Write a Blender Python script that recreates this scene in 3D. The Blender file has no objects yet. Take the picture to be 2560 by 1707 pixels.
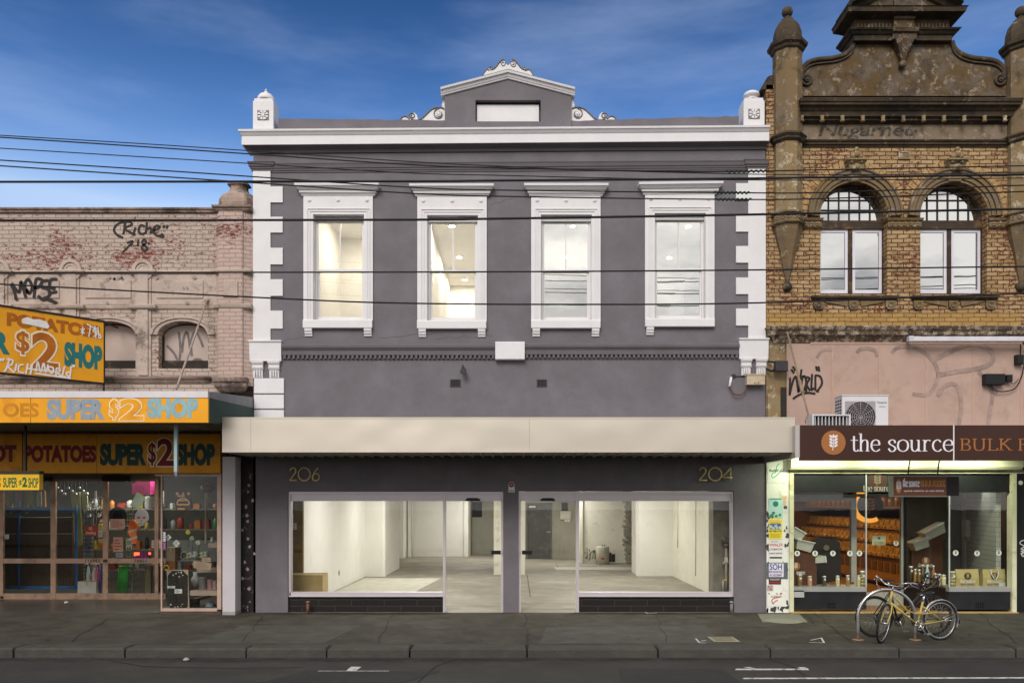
import bpy, bmesh, math, random
from mathutils import Vector, Matrix
random.seed(7)
S = bpy.context.scene
COL = S.collection
R = math.radians
PI = math.pi

# ------------------------------------------------------------------ camera, sky, sun, exposure
CAMD, CAMZ, K = 16.0, 2.17, 0.0087075        # distance to the facades, eye height, metres per picture unit on the facade
cam = bpy.data.cameras.new('camera')
cam.sensor_width = 36.0
cam.lens = 36.0 * 2000 / 2560
cam.shift_x = -17 / 2560
cam.shift_y = 405.5 / 2560
cam.clip_end = 2000
camo = bpy.data.objects.new('camera', cam)
camo.location = (0, -CAMD, CAMZ)
camo.rotation_euler = (R(90), 0, 0)
COL.objects.link(camo)
S.camera = camo

SUN_EL, SUN_AZ = 39.0, 196.0                  # azimuth clockwise from +Y: behind the camera, a little to the left
wd = bpy.data.worlds.new('World'); S.world = wd; wd.use_nodes = True
nt = wd.node_tree; N = nt.nodes; LK = nt.links; N.clear()
def wn(t, **kw):
    n = N.new(t)
    for k, v in kw.items(): setattr(n, k, v)
    return n
# the blue pales quickly towards the roofs, so the sky is looked up nearer the horizon
tc = wn('ShaderNodeTexCoord')
vs_ = wn('ShaderNodeSeparateXYZ'); LK.new(tc.outputs['Generated'], vs_.inputs[0])
vz = wn('ShaderNodeMath', operation='MULTIPLY_ADD'); vz.inputs[1].default_value = 1.95; vz.inputs[2].default_value = -.525; LK.new(vs_.outputs[2], vz.inputs[0])
vz2 = wn('ShaderNodeMath', operation='MAXIMUM'); vz2.inputs[1].default_value = .10; LK.new(vz.outputs[0], vz2.inputs[0])
vm = wn('ShaderNodeCombineXYZ'); LK.new(vs_.outputs[0], vm.inputs[0]); LK.new(vs_.outputs[1], vm.inputs[1]); LK.new(vz2.outputs[0], vm.inputs[2])
sky = wn('ShaderNodeTexSky', sky_type='NISHITA', sun_disc=False)
sky.sun_elevation = R(SUN_EL); sky.sun_rotation = R(SUN_AZ)
LK.new(vm.outputs[0], sky.inputs[0]); sky.altitude = 0; sky.air_density = 1.0; sky.dust_density = 0.25; sky.ozone_density = 3.0
sep = wn('ShaderNodeSeparateXYZ'); LK.new(tc.outputs['Generated'], sep.inputs[0])
# thin streaky high cloud
mp = wn('ShaderNodeMapping'); mp.inputs['Rotation'].default_value = (0.0, R(17), 0.0); mp.inputs['Scale'].default_value = (1.3, 1.5, 6.0)
LK.new(tc.outputs['Generated'], mp.inputs[0])
n1 = wn('ShaderNodeTexNoise'); n1.inputs['Scale'].default_value = 1.7; n1.inputs['Detail'].default_value = 6; n1.inputs['Roughness'].default_value = .55
LK.new(mp.outputs[0], n1.inputs['Vector'])
r1 = wn('ShaderNodeMapRange', interpolation_type='SMOOTHSTEP'); r1.inputs[1].default_value = .42; r1.inputs[2].default_value = .78; r1.inputs[3].default_value = 0; r1.inputs[4].default_value = .33
LK.new(n1.outputs['Fac'], r1.inputs[0])
# broken bright cloud in the half of the sky behind the camera
n2 = wn('ShaderNodeTexNoise'); n2.inputs['Scale'].default_value = 4.6; n2.inputs['Detail'].default_value = 6; n2.inputs['Roughness'].default_value = .5
mp2 = wn('ShaderNodeMapping'); mp2.inputs['Scale'].default_value = (1.0, 1.0, 2.6)
LK.new(tc.outputs['Generated'], mp2.inputs[0]); LK.new(mp2.outputs[0], n2.inputs['Vector'])
rb = wn('ShaderNodeMapRange', interpolation_type='SMOOTHSTEP'); rb.inputs[1].default_value = .05; rb.inputs[2].default_value = -.45
LK.new(sep.outputs['Y'], rb.inputs[0])
cc = wn('ShaderNodeValToRGB')
cc.color_ramp.elements[0].position = .41; cc.color_ramp.elements[0].color = (5.0, 5.1, 5.3, 1)
cc.color_ramp.elements[1].position = .57; cc.color_ramp.elements[1].color = (11.2, 10.9, 10.4, 1)
LK.new(n2.outputs['Fac'], cc.inputs[0])
# colour of the blue itself: deeper and more saturated
hs = wn('ShaderNodeHueSaturation'); hs.inputs['Saturation'].default_value = 1.30
hv = wn('ShaderNodeMapRange'); hv.inputs[1].default_value = .32; hv.inputs[2].default_value = .56; hv.inputs[3].default_value = 1.05; hv.inputs[4].default_value = .62; LK.new(vs_.outputs[2], hv.inputs[0]); LK.new(hv.outputs[0], hs.inputs['Value'])
LK.new(sky.outputs[0], hs.inputs['Color'])
m1 = wn('ShaderNodeMix', data_type='RGBA'); m1.inputs[7].default_value = (4.6, 5.8, 8.4, 1)
tint = wn('ShaderNodeMix', data_type='RGBA', blend_type='MULTIPLY'); tint.inputs[0].default_value = 1; tint.inputs[7].default_value = (1.2, .95, 1.08, 1); LK.new(hs.outputs[0], tint.inputs[6])
LK.new(r1.outputs[0], m1.inputs[0]); LK.new(tint.outputs[2], m1.inputs[6])
m2 = wn('ShaderNodeMix', data_type='RGBA')
LK.new(rb.outputs[0], m2.inputs[0]); LK.new(m1.outputs[2], m2.inputs[6]); LK.new(cc.outputs[0], m2.inputs[7])
bg = wn('ShaderNodeBackground'); bg.inputs[1].default_value = 0.10
wo = wn('ShaderNodeOutputWorld')
LK.new(m2.outputs[2], bg.inputs[0]); LK.new(bg.outputs[0], wo.inputs[0])

sl = bpy.data.lights.new('sun', 'SUN'); sl.energy = 2.0; sl.angle = R(28); sl.color = (1.0, .96, .91)
so = bpy.data.objects.new('sun', sl); COL.objects.link(so)
_d = Vector((math.sin(R(SUN_AZ)) * math.cos(R(SUN_EL)), math.cos(R(SUN_AZ)) * math.cos(R(SUN_EL)), math.sin(R(SUN_EL))))
so.rotation_euler = _d.to_track_quat('Z', 'Y').to_euler(); so.location = _d * 60

S.view_settings.view_transform = 'Standard'; S.view_settings.look = 'None'
S.view_settings.exposure = 0.25; S.view_settings.gamma = 1.0
S.render.engine = 'CYCLES'
S.cycles.use_denoising = True
S.cycles.max_bounces = 8; S.cycles.diffuse_bounces = 4; S.cycles.glossy_bounces = 4; S.cycles.transparent_max_bounces = 16
S.cycles.sample_clamp_indirect = 6.0
S.cycles.caustics_reflective = False; S.cycles.caustics_refractive = False

# ------------------------------------------------------------------ measuring helpers
def X(dx, Y=0.0): return (dx - 1191.6) * K * (CAMD + Y) / CAMD
def Z(dy, Y=0.0): return CAMZ - (dy - 1156.5) * K * (CAMD + Y) / CAMD
def P(dx, dy, Y=0.0): return Vector((X(dx, Y), Y, Z(dy, Y)))
def G(dx, dy, z=0.0):                          # the point of the level z seen there
    dist = (CAMZ - z) / ((dy - 1156.5) * K) * CAMD
    return Vector(((dx - 1191.6) * K * dist / CAMD, dist - CAMD, z))

# ------------------------------------------------------------------ materials
MAT = {}
def srgb(r, g, b):
    f = lambda c: (c / 255 / 12.92) if c <= 10 else ((c / 255 + .055) / 1.055) ** 2.4
    return (f(r), f(g), f(b))
def newmat(name):
    m = bpy.data.materials.new(name); m.use_nodes = True
    m.node_tree.nodes.clear()
    return m, m.node_tree.nodes, m.node_tree.links
def nd(ns, t, inp=None, **kw):
    n = ns.new(t)
    for k, v in kw.items(): setattr(n, k, v)
    for k, v in (inp or {}).items(): n.inputs[k].default_value = v
    return n
def c4(c): return (c[0], c[1], c[2], 1)
def M(name, c, rough=.6, var=.12, scale=6.0, bump=0.0, bscale=60.0, metal=0.0, dirt=None, dirt_amt=0.0, dirt_scale=3.0, spec=.25, emit=0.0):
    """paint / metal / render with uneven colour, optional dirt patches and fine bump"""
    if name in MAT: return MAT[name]
    m, ns, lk = newmat(name)
    out = nd(ns, 'ShaderNodeOutputMaterial'); b = nd(ns, 'ShaderNodeBsdfPrincipled', {'Roughness': rough, 'Metallic': metal, 'Specular IOR Level': spec})
    lk.new(b.outputs[0], out.inputs[0])
    t = nd(ns, 'ShaderNodeTexCoord')
    n = nd(ns, 'ShaderNodeTexNoise', {'Scale': scale, 'Detail': 5.0, 'Roughness': .6}); lk.new(t.outputs['Object'], n.inputs['Vector'])
    mr = nd(ns, 'ShaderNodeMapRange', {1: .3, 2: .7, 3: 1 - var, 4: 1 + var * .6}); lk.new(n.outputs['Fac'], mr.inputs[0])
    mx = nd(ns, 'ShaderNodeMix', {0: 1.0, 6: c4(c)}, data_type='RGBA', blend_type='MULTIPLY')
    cmb = nd(ns, 'ShaderNodeCombineColor'); [lk.new(mr.outputs[0], cmb.inputs[i]) for i in range(3)]
    lk.new(cmb.outputs[0], mx.inputs[7])
    col = mx.outputs[2]
    if dirt:
        n3 = nd(ns, 'ShaderNodeTexNoise', {'Scale': dirt_scale, 'Detail': 8.0, 'Roughness': .7}); lk.new(t.outputs['Object'], n3.inputs['Vector'])
        r3 = nd(ns, 'ShaderNodeMapRange', {1: .62 - dirt_amt * .35, 2: .72 - dirt_amt * .2, 3: 0.0, 4: .85}); lk.new(n3.outputs['Fac'], r3.inputs[0])
        m3 = nd(ns, 'ShaderNodeMix', {7: c4(dirt)}, data_type='RGBA'); lk.new(r3.outputs[0], m3.inputs[0]); lk.new(col, m3.inputs[6]); col = m3.outputs[2]
    lk.new(col, b.inputs['Base Color'])
    if bump:
        nb = nd(ns, 'ShaderNodeTexNoise', {'Scale': bscale, 'Detail': 4.0}); lk.new(t.outputs['Object'], nb.inputs['Vector'])
        bp = nd(ns, 'ShaderNodeBump', {'Strength': bump, 'Distance': .02}); lk.new(nb.outputs['Fac'], bp.inputs['Height']); lk.new(bp.outputs[0], b.inputs['Normal'])
    if emit:
        lk.new(col, b.inputs['Emission Color']); b.inputs['Emission Strength'].default_value = emit
    MAT[name] = m
    return m
def EM(name, c, s):
    if name in MAT: return MAT[name]
    m, ns, lk = newmat(name)
    out = nd(ns, 'ShaderNodeOutputMaterial'); e = nd(ns, 'ShaderNodeEmission', {0: c4(c), 1: s}); lk.new(e.outputs[0], out.inputs[0])
    MAT[name] = m; return m
def GLASS(name, refl=.06, tint=(1, 1, 1), rough=0.0, wav=0.0):
    if name in MAT: return MAT[name]
    m, ns, lk = newmat(name)
    out = nd(ns, 'ShaderNodeOutputMaterial')
    tr = nd(ns, 'ShaderNodeBsdfTransparent', {0: c4(tint)}); gl = nd(ns, 'ShaderNodeBsdfGlossy', {0: (1, 1, 1, 1), 'Roughness': rough})
    mx = nd(ns, 'ShaderNodeMixShader', {0: refl}); lk.new(tr.outputs[0], mx.inputs[1]); lk.new(gl.outputs[0], mx.inputs[2]); lk.new(mx.outputs[0], out.inputs[0])
    if wav:
        t = nd(ns, 'ShaderNodeTexCoord'); n = nd(ns, 'ShaderNodeTexNoise', {'Scale': 2.5, 'Detail': 1.0}); lk.new(t.outputs['Object'], n.inputs['Vector'])
        bp = nd(ns, 'ShaderNodeBump', {'Strength': wav, 'Distance': .02}); lk.new(n.outputs['Fac'], bp.inputs['Height']); lk.new(bp.outputs[0], gl.inputs['Normal'])
    MAT[name] = m; return m
def BRICK(name, paint, paint2, mortar, raw, raw2, rawm, peel, bw=.235, bh=.083, ms=.007, bias_z=None, dark=(.03, .025, .022)):
    """painted brick, the paint flaked off in patches, each flake showing the red brick below"""
    if name in MAT: return MAT[name]
    m, ns, lk = newmat(name)
    out = nd(ns, 'ShaderNodeOutputMaterial'); b = nd(ns, 'ShaderNodeBsdfPrincipled', {'Roughness': .85, 'Specular IOR Level': .25}); lk.new(b.outputs[0], out.inputs[0])
    t = nd(ns, 'ShaderNodeTexCoord'); s = nd(ns, 'ShaderNodeSeparateXYZ'); lk.new(t.outputs['Object'], s.inputs[0])
    ad = nd(ns, 'ShaderNodeMath', operation='ADD'); lk.new(s.outputs['X'], ad.inputs[0]); lk.new(s.outputs['Y'], ad.inputs[1])
    cb = nd(ns, 'ShaderNodeCombineXYZ'); lk.new(ad.outputs[0], cb.inputs[0]); lk.new(s.outputs['Z'], cb.inputs[1])
    # slight wobble so that the courses are not ruled
    wn_ = nd(ns, 'ShaderNodeTexNoise', {'Scale': 3.0, 'Detail': 3.0}); lk.new(cb.outputs[0], wn_.inputs['Vector'])
    wv = nd(ns, 'ShaderNodeVectorMath', {1: (.5, .5, .5)}, operation='SUBTRACT'); lk.new(wn_.outputs['Color'], wv.inputs[0])
    ws = nd(ns, 'ShaderNodeVectorMath', {'Scale': .03}, operation='SCALE'); lk.new(wv.outputs[0], ws.inputs[0])
    wa = nd(ns, 'ShaderNodeVectorMath', operation='ADD'); lk.new(cb.outputs[0], wa.inputs[0]); lk.new(ws.outputs[0], wa.inputs[1])
    def br(a, c, mo, ms):
        k = nd(ns, 'ShaderNodeTexBrick', {'Color1': c4(a), 'Color2': c4(c), 'Mortar': c4(mo), 'Scale': 1.0, 'Mortar Size': ms, 'Mortar Smooth': .2, 'Brick Width': bw, 'Row Height': bh})
        lk.new(wa.outputs[0], k.inputs['Vector']); return k
    k1 = br(paint, paint2, mortar, ms); k2 = br(raw, raw2, rawm, .008)
    big = nd(ns, 'ShaderNodeTexNoise', {'Scale': 1.1, 'Detail': 2.0}); lk.new(cb.outputs[0], big.inputs['Vector'])
    st = nd(ns, 'ShaderNodeMapping'); st.inputs['Scale'].default_value = (1.0, 1.9, 1.0); lk.new(wa.outputs[0], st.inputs[0])
    fine = nd(ns, 'ShaderNodeTexNoise', {'Scale': 9.0, 'Detail': 8.0, 'Roughness': .75}); lk.new(st.outputs[0], fine.inputs['Vector'])
    # mortar joints lose their paint first
    jm = nd(ns, 'ShaderNodeMath', {1: .14}, operation='MULTIPLY'); lk.new(k1.outputs['Fac'], jm.inputs[0])
    a1 = nd(ns, 'ShaderNodeMath', {1: .30}, operation='MULTIPLY'); lk.new(big.outputs['Fac'], a1.inputs[0])
    a2 = nd(ns, 'ShaderNodeMath', operation='ADD'); lk.new(a1.outputs[0], a2.inputs[0]); lk.new(fine.outputs['Fac'], a2.inputs[1])
    a3 = nd(ns, 'ShaderNodeMath', operation='ADD'); lk.new(a2.outputs[0], a3.inputs[0]); lk.new(jm.outputs[0], a3.inputs[1])
    last = a3
    if bias_z:                                   # more flaking in one band of the wall, as seen
        z0, hw, amt = bias_z
        f1 = nd(ns, 'ShaderNodeMath', {1: z0}, operation='SUBTRACT'); lk.new(s.outputs['Z'], f1.inputs[0])
        f2 = nd(ns, 'ShaderNodeMath', operation='ABSOLUTE'); lk.new(f1.outputs[0], f2.inputs[0])
        f3 = nd(ns, 'ShaderNodeMapRange', {1: 0.0, 2: hw, 3: amt, 4: 0.0}); lk.new(f2.outputs[0], f3.inputs[0])
        f4 = nd(ns, 'ShaderNodeMath', operation='ADD'); lk.new(last.outputs[0], f4.inputs[0]); lk.new(f3.outputs[0], f4.inputs[1]); last = f4
    pm = nd(ns, 'ShaderNodeMapRange', {1: peel, 2: peel + .025, 3: 0.0, 4: 1.0}); lk.new(last.outputs[0], pm.inputs[0])
    mx = nd(ns, 'ShaderNodeMix', data_type='RGBA'); lk.new(pm.outputs[0], mx.inputs[0]); lk.new(k1.outputs['Color'], mx.inputs[6]); lk.new(k2.outputs['Color'], mx.inputs[7])
    # grime
    g = nd(ns, 'ShaderNodeTexNoise', {'Scale': 2.3, 'Detail': 9.0, 'Roughness': .7}); lk.new(cb.outputs[0], g.inputs['Vector'])
    gr = nd(ns, 'ShaderNodeMapRange', {1: .58, 2: .80, 3: 0.0, 4: .55}); lk.new(g.outputs['Fac'], gr.inputs[0])
    m2_ = nd(ns, 'ShaderNodeMix', {7: c4(dark)}, data_type='RGBA'); lk.new(gr.outputs[0], m2_.inputs[0]); lk.new(mx.outputs[2], m2_.inputs[6])
    lk.new(m2_.outputs[2], b.inputs['Base Color'])
    h = nd(ns, 'ShaderNodeMath', operation='MULTIPLY_ADD'); h.inputs[1].default_value = -.35; lk.new(pm.outputs[0], h.inputs[0])
    inv = nd(ns, 'ShaderNodeMath', {0: 1.0}, operation='SUBTRACT'); lk.new(k1.outputs['Fac'], inv.inputs[1]); lk.new(inv.outputs[0], h.inputs[2])
    bp = nd(ns, 'ShaderNodeBump', {'Strength': .55, 'Distance': .012}); lk.new(h.outputs[0], bp.inputs['Height']); lk.new(bp.outputs[0], b.inputs['Normal'])
    MAT[name] = m; return m
def STUCCO(name, base, patch, fleck, soot, soot_amt=.5, fleck_amt=.5, scale=1.0):
    """old weathered cement render: patches, pale flaking flecks, soot"""
    if name in MAT: return MAT[name]
    m, ns, lk = newmat(name)
    out = nd(ns, 'ShaderNodeOutputMaterial'); b = nd(ns, 'ShaderNodeBsdfPrincipled', {'Roughness': .9, 'Specular IOR Level': .2}); lk.new(b.outputs[0], out.inputs[0])
    t = nd(ns, 'ShaderNodeTexCoord')
    def noise(sc, det=8.0, ro=.7):
        n = nd(ns, 'ShaderNodeTexNoise', {'Scale': sc * scale, 'Detail': det, 'Roughness': ro}); lk.new(t.outputs['Object'], n.inputs['Vector']); return n
    def lay(col, n, a, bb, amt, tgt):
        r = nd(ns, 'ShaderNodeMapRange', {1: a, 2: bb, 3: 0.0, 4: amt}); lk.new(n.outputs['Fac'], r.inputs[0])
        x = nd(ns, 'ShaderNodeMix', {7: c4(tgt)}, data_type='RGBA'); lk.new(r.outputs[0], x.inputs[0])
        if isinstance(col, tuple): x.inputs[6].default_value = c4(col)
        else: lk.new(col, x.inputs[6])
        return x.outputs[2]
    col = lay(base, noise(2.2), .46, .56, .95, patch)
    n = noise(1.6, 9.0, .75); col = lay(col, n, .58 - soot_amt * .16, .66 - soot_amt * .08, .85, soot)
    n = noise(5.5, 9.0, .8); col = lay(col, n, .62 - fleck_amt * .12, .65 - fleck_amt * .12, .85, fleck)
    lk.new(col, b.inputs['Base Color'])
    nb = noise(14.0, 8.0); bp = nd(ns, 'ShaderNodeBump', {'Strength': .5, 'Distance': .02}); lk.new(nb.outputs['Fac'], bp.inputs['Height']); lk.new(bp.outputs[0], b.inputs['Normal'])
    MAT[name] = m; return m

# ------------------------------------------------------------------ mesh builder
BASE = {}
class MB:
    def __init__(s): s.bm = bmesh.new()
    def quad(s, *p, smooth=False):
        vs = [s.bm.verts.new(q) for q in p]
        f = s.bm.faces.new(vs); f.smooth = smooth; return f
    def box(s, x0, x1, y0, y1, z0, z1):
        if x0 > x1: x0, x1 = x1, x0
        if y0 > y1: y0, y1 = y1, y0
        if z0 > z1: z0, z1 = z1, z0
        v = [s.bm.verts.new((x, y, z)) for z in (z0, z1) for x, y in ((x0, y0), (x1, y0), (x1, y1), (x0, y1))]
        for q in ((3, 2, 1, 0), (4, 5, 6, 7), (0, 1, 5, 4), (1, 2, 6, 5), (2, 3, 7, 6), (3, 0, 4, 7)): s.bm.faces.new([v[i] for i in q])
        return v
    def bd(s, a, b, c, d, Y, dep):               # front face measured in picture units at depth Y
        s.box(X(a, Y), X(b, Y), Y, Y + dep, Z(d, Y), Z(c, Y)); return s
    def prism(s, pts, y0, y1, smooth=False):     # closed outline in (x, z), extruded in y
        a = sum(pts[i][0] * pts[(i + 1) % len(pts)][1] - pts[(i + 1) % len(pts)][0] * pts[i][1] for i in range(len(pts)))
        if a < 0: pts = pts[::-1]
        f = [s.bm.verts.new((p[0], y0, p[1])) for p in pts]; k = [s.bm.verts.new((p[0], y1, p[1])) for p in pts]
        s.bm.faces.new(f); s.bm.faces.new(k[::-1]); n = len(pts)
        for i in range(n):
            g = s.bm.faces.new([f[(i + 1) % n], f[i], k[i], k[(i + 1) % n]]); g.smooth = smooth
        return s
    def rings(s, rings, cap=True, smooth=False, closed=False):
        vs = [[s.bm.verts.new(p) for p in r] for r in rings]
        n = len(vs[0]); m = len(vs)
        for i in range(m if closed else m - 1):
            A, B = vs[i], vs[(i + 1) % m]
            for j in range(n):
                f = s.bm.faces.new([A[j], A[(j + 1) % n], B[(j + 1) % n], B[j]]); f.smooth = smooth
        if cap and not closed:
            s.bm.faces.new(vs[0][::-1]); s.bm.faces.new(vs[-1])
        return s
    def mould(s, x0, x1, lev, yb, yf=0.0, eL=1.0, eR=1.0, tilt=0.0):   # stacked moulding: (z, projection) from the bottom up
        xc = (x0 + x1) / 2; rs = []
        for z, p in lev:
            a, b = x0 - p * eL, x1 + p * eR
            rs.append([(a, yf - p, z + tilt * (a - xc)), (b, yf - p, z + tilt * (b - xc)), (b, yb, z + tilt * (b - xc)), (a, yb, z + tilt * (a - xc))])
        return s.rings(rs)
    def lathe(s, prof, c=(0, 0), n=20, rot=0.0, smooth=True):      # (r, z) about a vertical axis
        rs = [[(c[0] + r * math.cos(rot + 2 * PI * j / n), c[1] + r * math.sin(rot + 2 * PI * j / n), z) for j in range(n)] for r, z in prof]
        return s.rings(rs, smooth=smooth)
    def tube(s, pts, r, n=6, closed=False, smooth=True):
        pts = [Vector(p) for p in pts]; m = len(pts); rs = []; up = None
        for i, p in enumerate(pts):
            if closed: t = pts[(i + 1) % m] - pts[i - 1]
            else: t = pts[min(i + 1, m - 1)] - pts[max(i - 1, 0)]
            if t.length < 1e-9: t = Vector((1, 0, 0))
            t.normalize()
            if up is None: up = Vector((0, 0, 1)) if abs(t.z) < .9 else Vector((0, 1, 0))
            a = t.cross(up)
            if a.length < 1e-6: a = t.cross(Vector((1, 0, 0)))
            a.normalize(); b = t.cross(a); up = -b if b.dot(up) < 0 else b
            rr = r[i] if isinstance(r, (list, tuple)) else r
            rs.append([p + (a * math.cos(2 * PI * j / n) + b * math.sin(2 * PI * j / n)) * rr for j in range(n)])
        return s.rings(rs, smooth=smooth, closed=closed)
    def ball(s, c, r, n=16, m=10, sz=1.0):
        return s.lathe([(max(1e-4, r * math.sin(PI * i / m)), c[2] - r * sz * math.cos(PI * i / m)) for i in range(m + 1)], (c[0], c[1]), n)
    def disc(s, c, r, y0, y1, n=24, rz=None):                       # a round plate facing the street; c = (x, z)
        rz = rz or r
        return s.prism([(c[0] + r * math.cos(2 * PI * i / n), c[1] + rz * math.sin(2 * PI * i / n)) for i in range(n)], y0, y1)
    def torus(s, c, R0, r, ax=(0, 1, 0), n=40, k=8):
        ax = Vector(ax).normalized(); u = ax.orthogonal().normalized(); v = ax.cross(u); c = Vector(c)
        rs = []
        for i in range(n):
            a = 2 * PI * i / n; d = u * math.cos(a) + v * math.sin(a)
            rs.append([c + d * (R0 + r * math.cos(2 * PI * j / k)) + ax * r * math.sin(2 * PI * j / k) for j in range(k)])
        return s.rings(rs, smooth=True, closed=True)
    def ribbon(s, pts, w, y, nib=None, th=.002):                    # a flat stroke in the (x, z) plane; nib = (thin, thick) pen contrast
        m = len(pts)
        if m < 2: return s
        L_, R_ = [], []
        for i in range(m):
            a = Vector(pts[max(i - 1, 0)]); b = Vector(pts[min(i + 1, m - 1)]); t = b - a
            if t.length < 1e-9: t = Vector((1, 0))
            t.normalize(); nrm = Vector((-t.y, t.x))
            ww = (w[i] if isinstance(w, (list, tuple)) else w)
            if nib: ww = nib[0] + (nib[1] - nib[0]) * abs(t.y) ** 1.3
            p = Vector(pts[i]); L_.append(p + nrm * ww / 2); R_.append(p - nrm * ww / 2)
        for i in range(m - 1):
            q = [L_[i], L_[i + 1], R_[i + 1], R_[i]]
            s.quad(*[(v.x, y, v.y) for v in q])
        return s
    def wall(s, x0, x1, z0, z1, holes, y0, y1):                     # a wall with rectangular openings, front, back, reveals and edges
        xs = sorted({x0, x1, *[h[0] for h in holes], *[h[1] for h in holes]}); zs = sorted({z0, z1, *[h[2] for h in holes], *[h[3] for h in holes]})
        V = {}
        def g(x, y, z):
            k = (round(x, 5), round(y, 5), round(z, 5))
            if k not in V: V[k] = s.bm.verts.new((x, y, z))
            return V[k]
        inside = lambda i, j: 0 <= i < len(xs) - 1 and 0 <= j < len(zs) - 1 and not any(h[0] - 1e-6 <= (xs[i] + xs[i + 1]) / 2 <= h[1] + 1e-6 and h[2] - 1e-6 <= (zs[j] + zs[j + 1]) / 2 <= h[3] + 1e-6 for h in holes)
        for i in range(len(xs) - 1):
            for j in range(len(zs) - 1):
                if not inside(i, j): continue
                a, b, c, d = xs[i], xs[i + 1], zs[j], zs[j + 1]
                s.bm.faces.new([g(a, y0, c), g(b, y0, c), g(b, y0, d), g(a, y0, d)]); s.bm.faces.new([g(a, y1, d), g(b, y1, d), g(b, y1, c), g(a, y1, c)])
                if not inside(i - 1, j): s.bm.faces.new([g(a, y1, c), g(a, y0, c), g(a, y0, d), g(a, y1, d)])
                if not inside(i + 1, j): s.bm.faces.new([g(b, y0, c), g(b, y1, c), g(b, y1, d), g(b, y0, d)])
                if not inside(i, j - 1): s.bm.faces.new([g(a, y0, c), g(a, y1, c), g(b, y1, c), g(b, y0, c)])
                if not inside(i, j + 1): s.bm.faces.new([g(a, y0, d), g(b, y0, d), g(b, y1, d), g(a, y1, d)])
        return s
    def archwall(s, x0, x1, z0, z1, arches, y0, y1, n=20):          # openings (cx, half width, sill z, spring z, rise)
        cur = x0
        for cx, hw, zb, zs, ri in sorted(arches):
            s.box(cur, cx - hw, y0, y1, z0, z1); s.box(cx - hw, cx + hw, y0, y1, z0, zb)
            arc = [(cx - hw * math.cos(PI * i / n), zs + ri * math.sin(PI * i / n)) for i in range(n + 1)]
            for i in range(n):
                a, b = arc[i], arc[i + 1]
                s.quad((a[0], y0, a[1]), (b[0], y0, b[1]), (b[0], y0, z1), (a[0], y0, z1))
                s.quad((a[0], y0, a[1]), (a[0], y1, a[1]), (b[0], y1, b[1]), (b[0], y0, b[1]), smooth=True)
            s.quad((cx - hw, y0, z1), (cx + hw, y0, z1), (cx + hw, y1, z1), (cx - hw, y1, z1))
            cur = cx + hw
        s.box(cur, x1, y0, y1, z0, z1); return s
    def archring(s, cx, zs, r0, r1, y0, y1, a0=0.0, a1=PI, n=28, sz=1.0):
        pts = [(cx + r1 * math.cos(a0 + (a1 - a0) * i / n), zs + sz * r1 * math.sin(a0 + (a1 - a0) * i / n)) for i in range(n + 1)]
        pin = [(cx + r0 * math.cos(a0 + (a1 - a0) * i / n), zs + sz * r0 * math.sin(a0 + (a1 - a0) * i / n)) for i in range(n + 1)]
        rs = [[(pin[i][0], y0, pin[i][1]), (pts[i][0], y0, pts[i][1]), (pts[i][0], y1, pts[i][1]), (pin[i][0], y1, pin[i][1])] for i in range(n + 1)]
        return s.rings(rs)
    def xf(s, M4):
        bmesh.ops.transform(s.bm, matrix=M4, verts=s.bm.verts[:]); return s
    def build(s, name, mat, parent=None, base=None, local=False):
        bmesh.ops.recalc_face_normals(s.bm, faces=s.bm.faces[:])
        loc = Vector((0, 0, 0))
        if not local:
            if parent is not None: loc = BASE.get(parent.name, Vector((0, 0, 0)))
            elif base is not None: loc = Vector(base)
            elif s.bm.verts:
                xs = [v.co.x for v in s.bm.verts]; ys = [v.co.y for v in s.bm.verts]
                loc = Vector(((min(xs) + max(xs)) / 2, (min(ys) + max(ys)) / 2, min(v.co.z for v in s.bm.verts)))
            bmesh.ops.translate(s.bm, vec=-loc, verts=s.bm.verts[:])
        me = bpy.data.meshes.new(name); s.bm.to_mesh(me); s.bm.free()
        me.materials.append(mat)
        o = bpy.data.objects.new(name, me); COL.objects.link(o)
        if parent is not None: o.parent = parent; BASE[o.name] = loc
        else:
            if not local: o.location = loc
            BASE[o.name] = loc
        return o

def tag(o, label, cat, group=None, kind=None):
    if label: o['label'] = label
    if cat: o['category'] = cat
    if group: o['group'] = group
    if kind: o['kind'] = kind
    return o
def thing(name, label, cat, loc=(0, 0, 0), rz=0.0, group=None):
    o = bpy.data.objects.new(name, None); COL.objects.link(o); o.location = loc; o.rotation_euler = (0, 0, rz); o.empty_display_size = .2
    BASE[o.name] = Vector(loc) if rz == 0 else Vector((0, 0, 0))
    return tag(o, label, cat, group)
def struct(o): o['kind'] = 'structure'; return o
def dup(o, loc, label, rz=None):
    kids = [c for c in bpy.data.objects if c.parent == o]
    c = o.copy(); COL.objects.link(c); c.location = loc; c['label'] = label
    if rz is not None: c.rotation_euler = (0, 0, rz)
    for k in kids:
        q = k.copy(); COL.objects.link(q); q.parent = c
        for g in [h for h in bpy.data.objects if h.parent == k]:
            e = g.copy(); COL.objects.link(e); e.parent = q
    return c
def area(name, loc, sx, sy, energy, col, rot=(0, 0, 0)):
    l = bpy.data.lights.new(name, 'AREA'); l.shape = 'RECTANGLE'; l.size = sx; l.size_y = sy; l.energy = energy; l.color = col
    o = bpy.data.objects.new(name, l); COL.objects.link(o); o.location = loc; o.rotation_euler = rot
    return o

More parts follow.
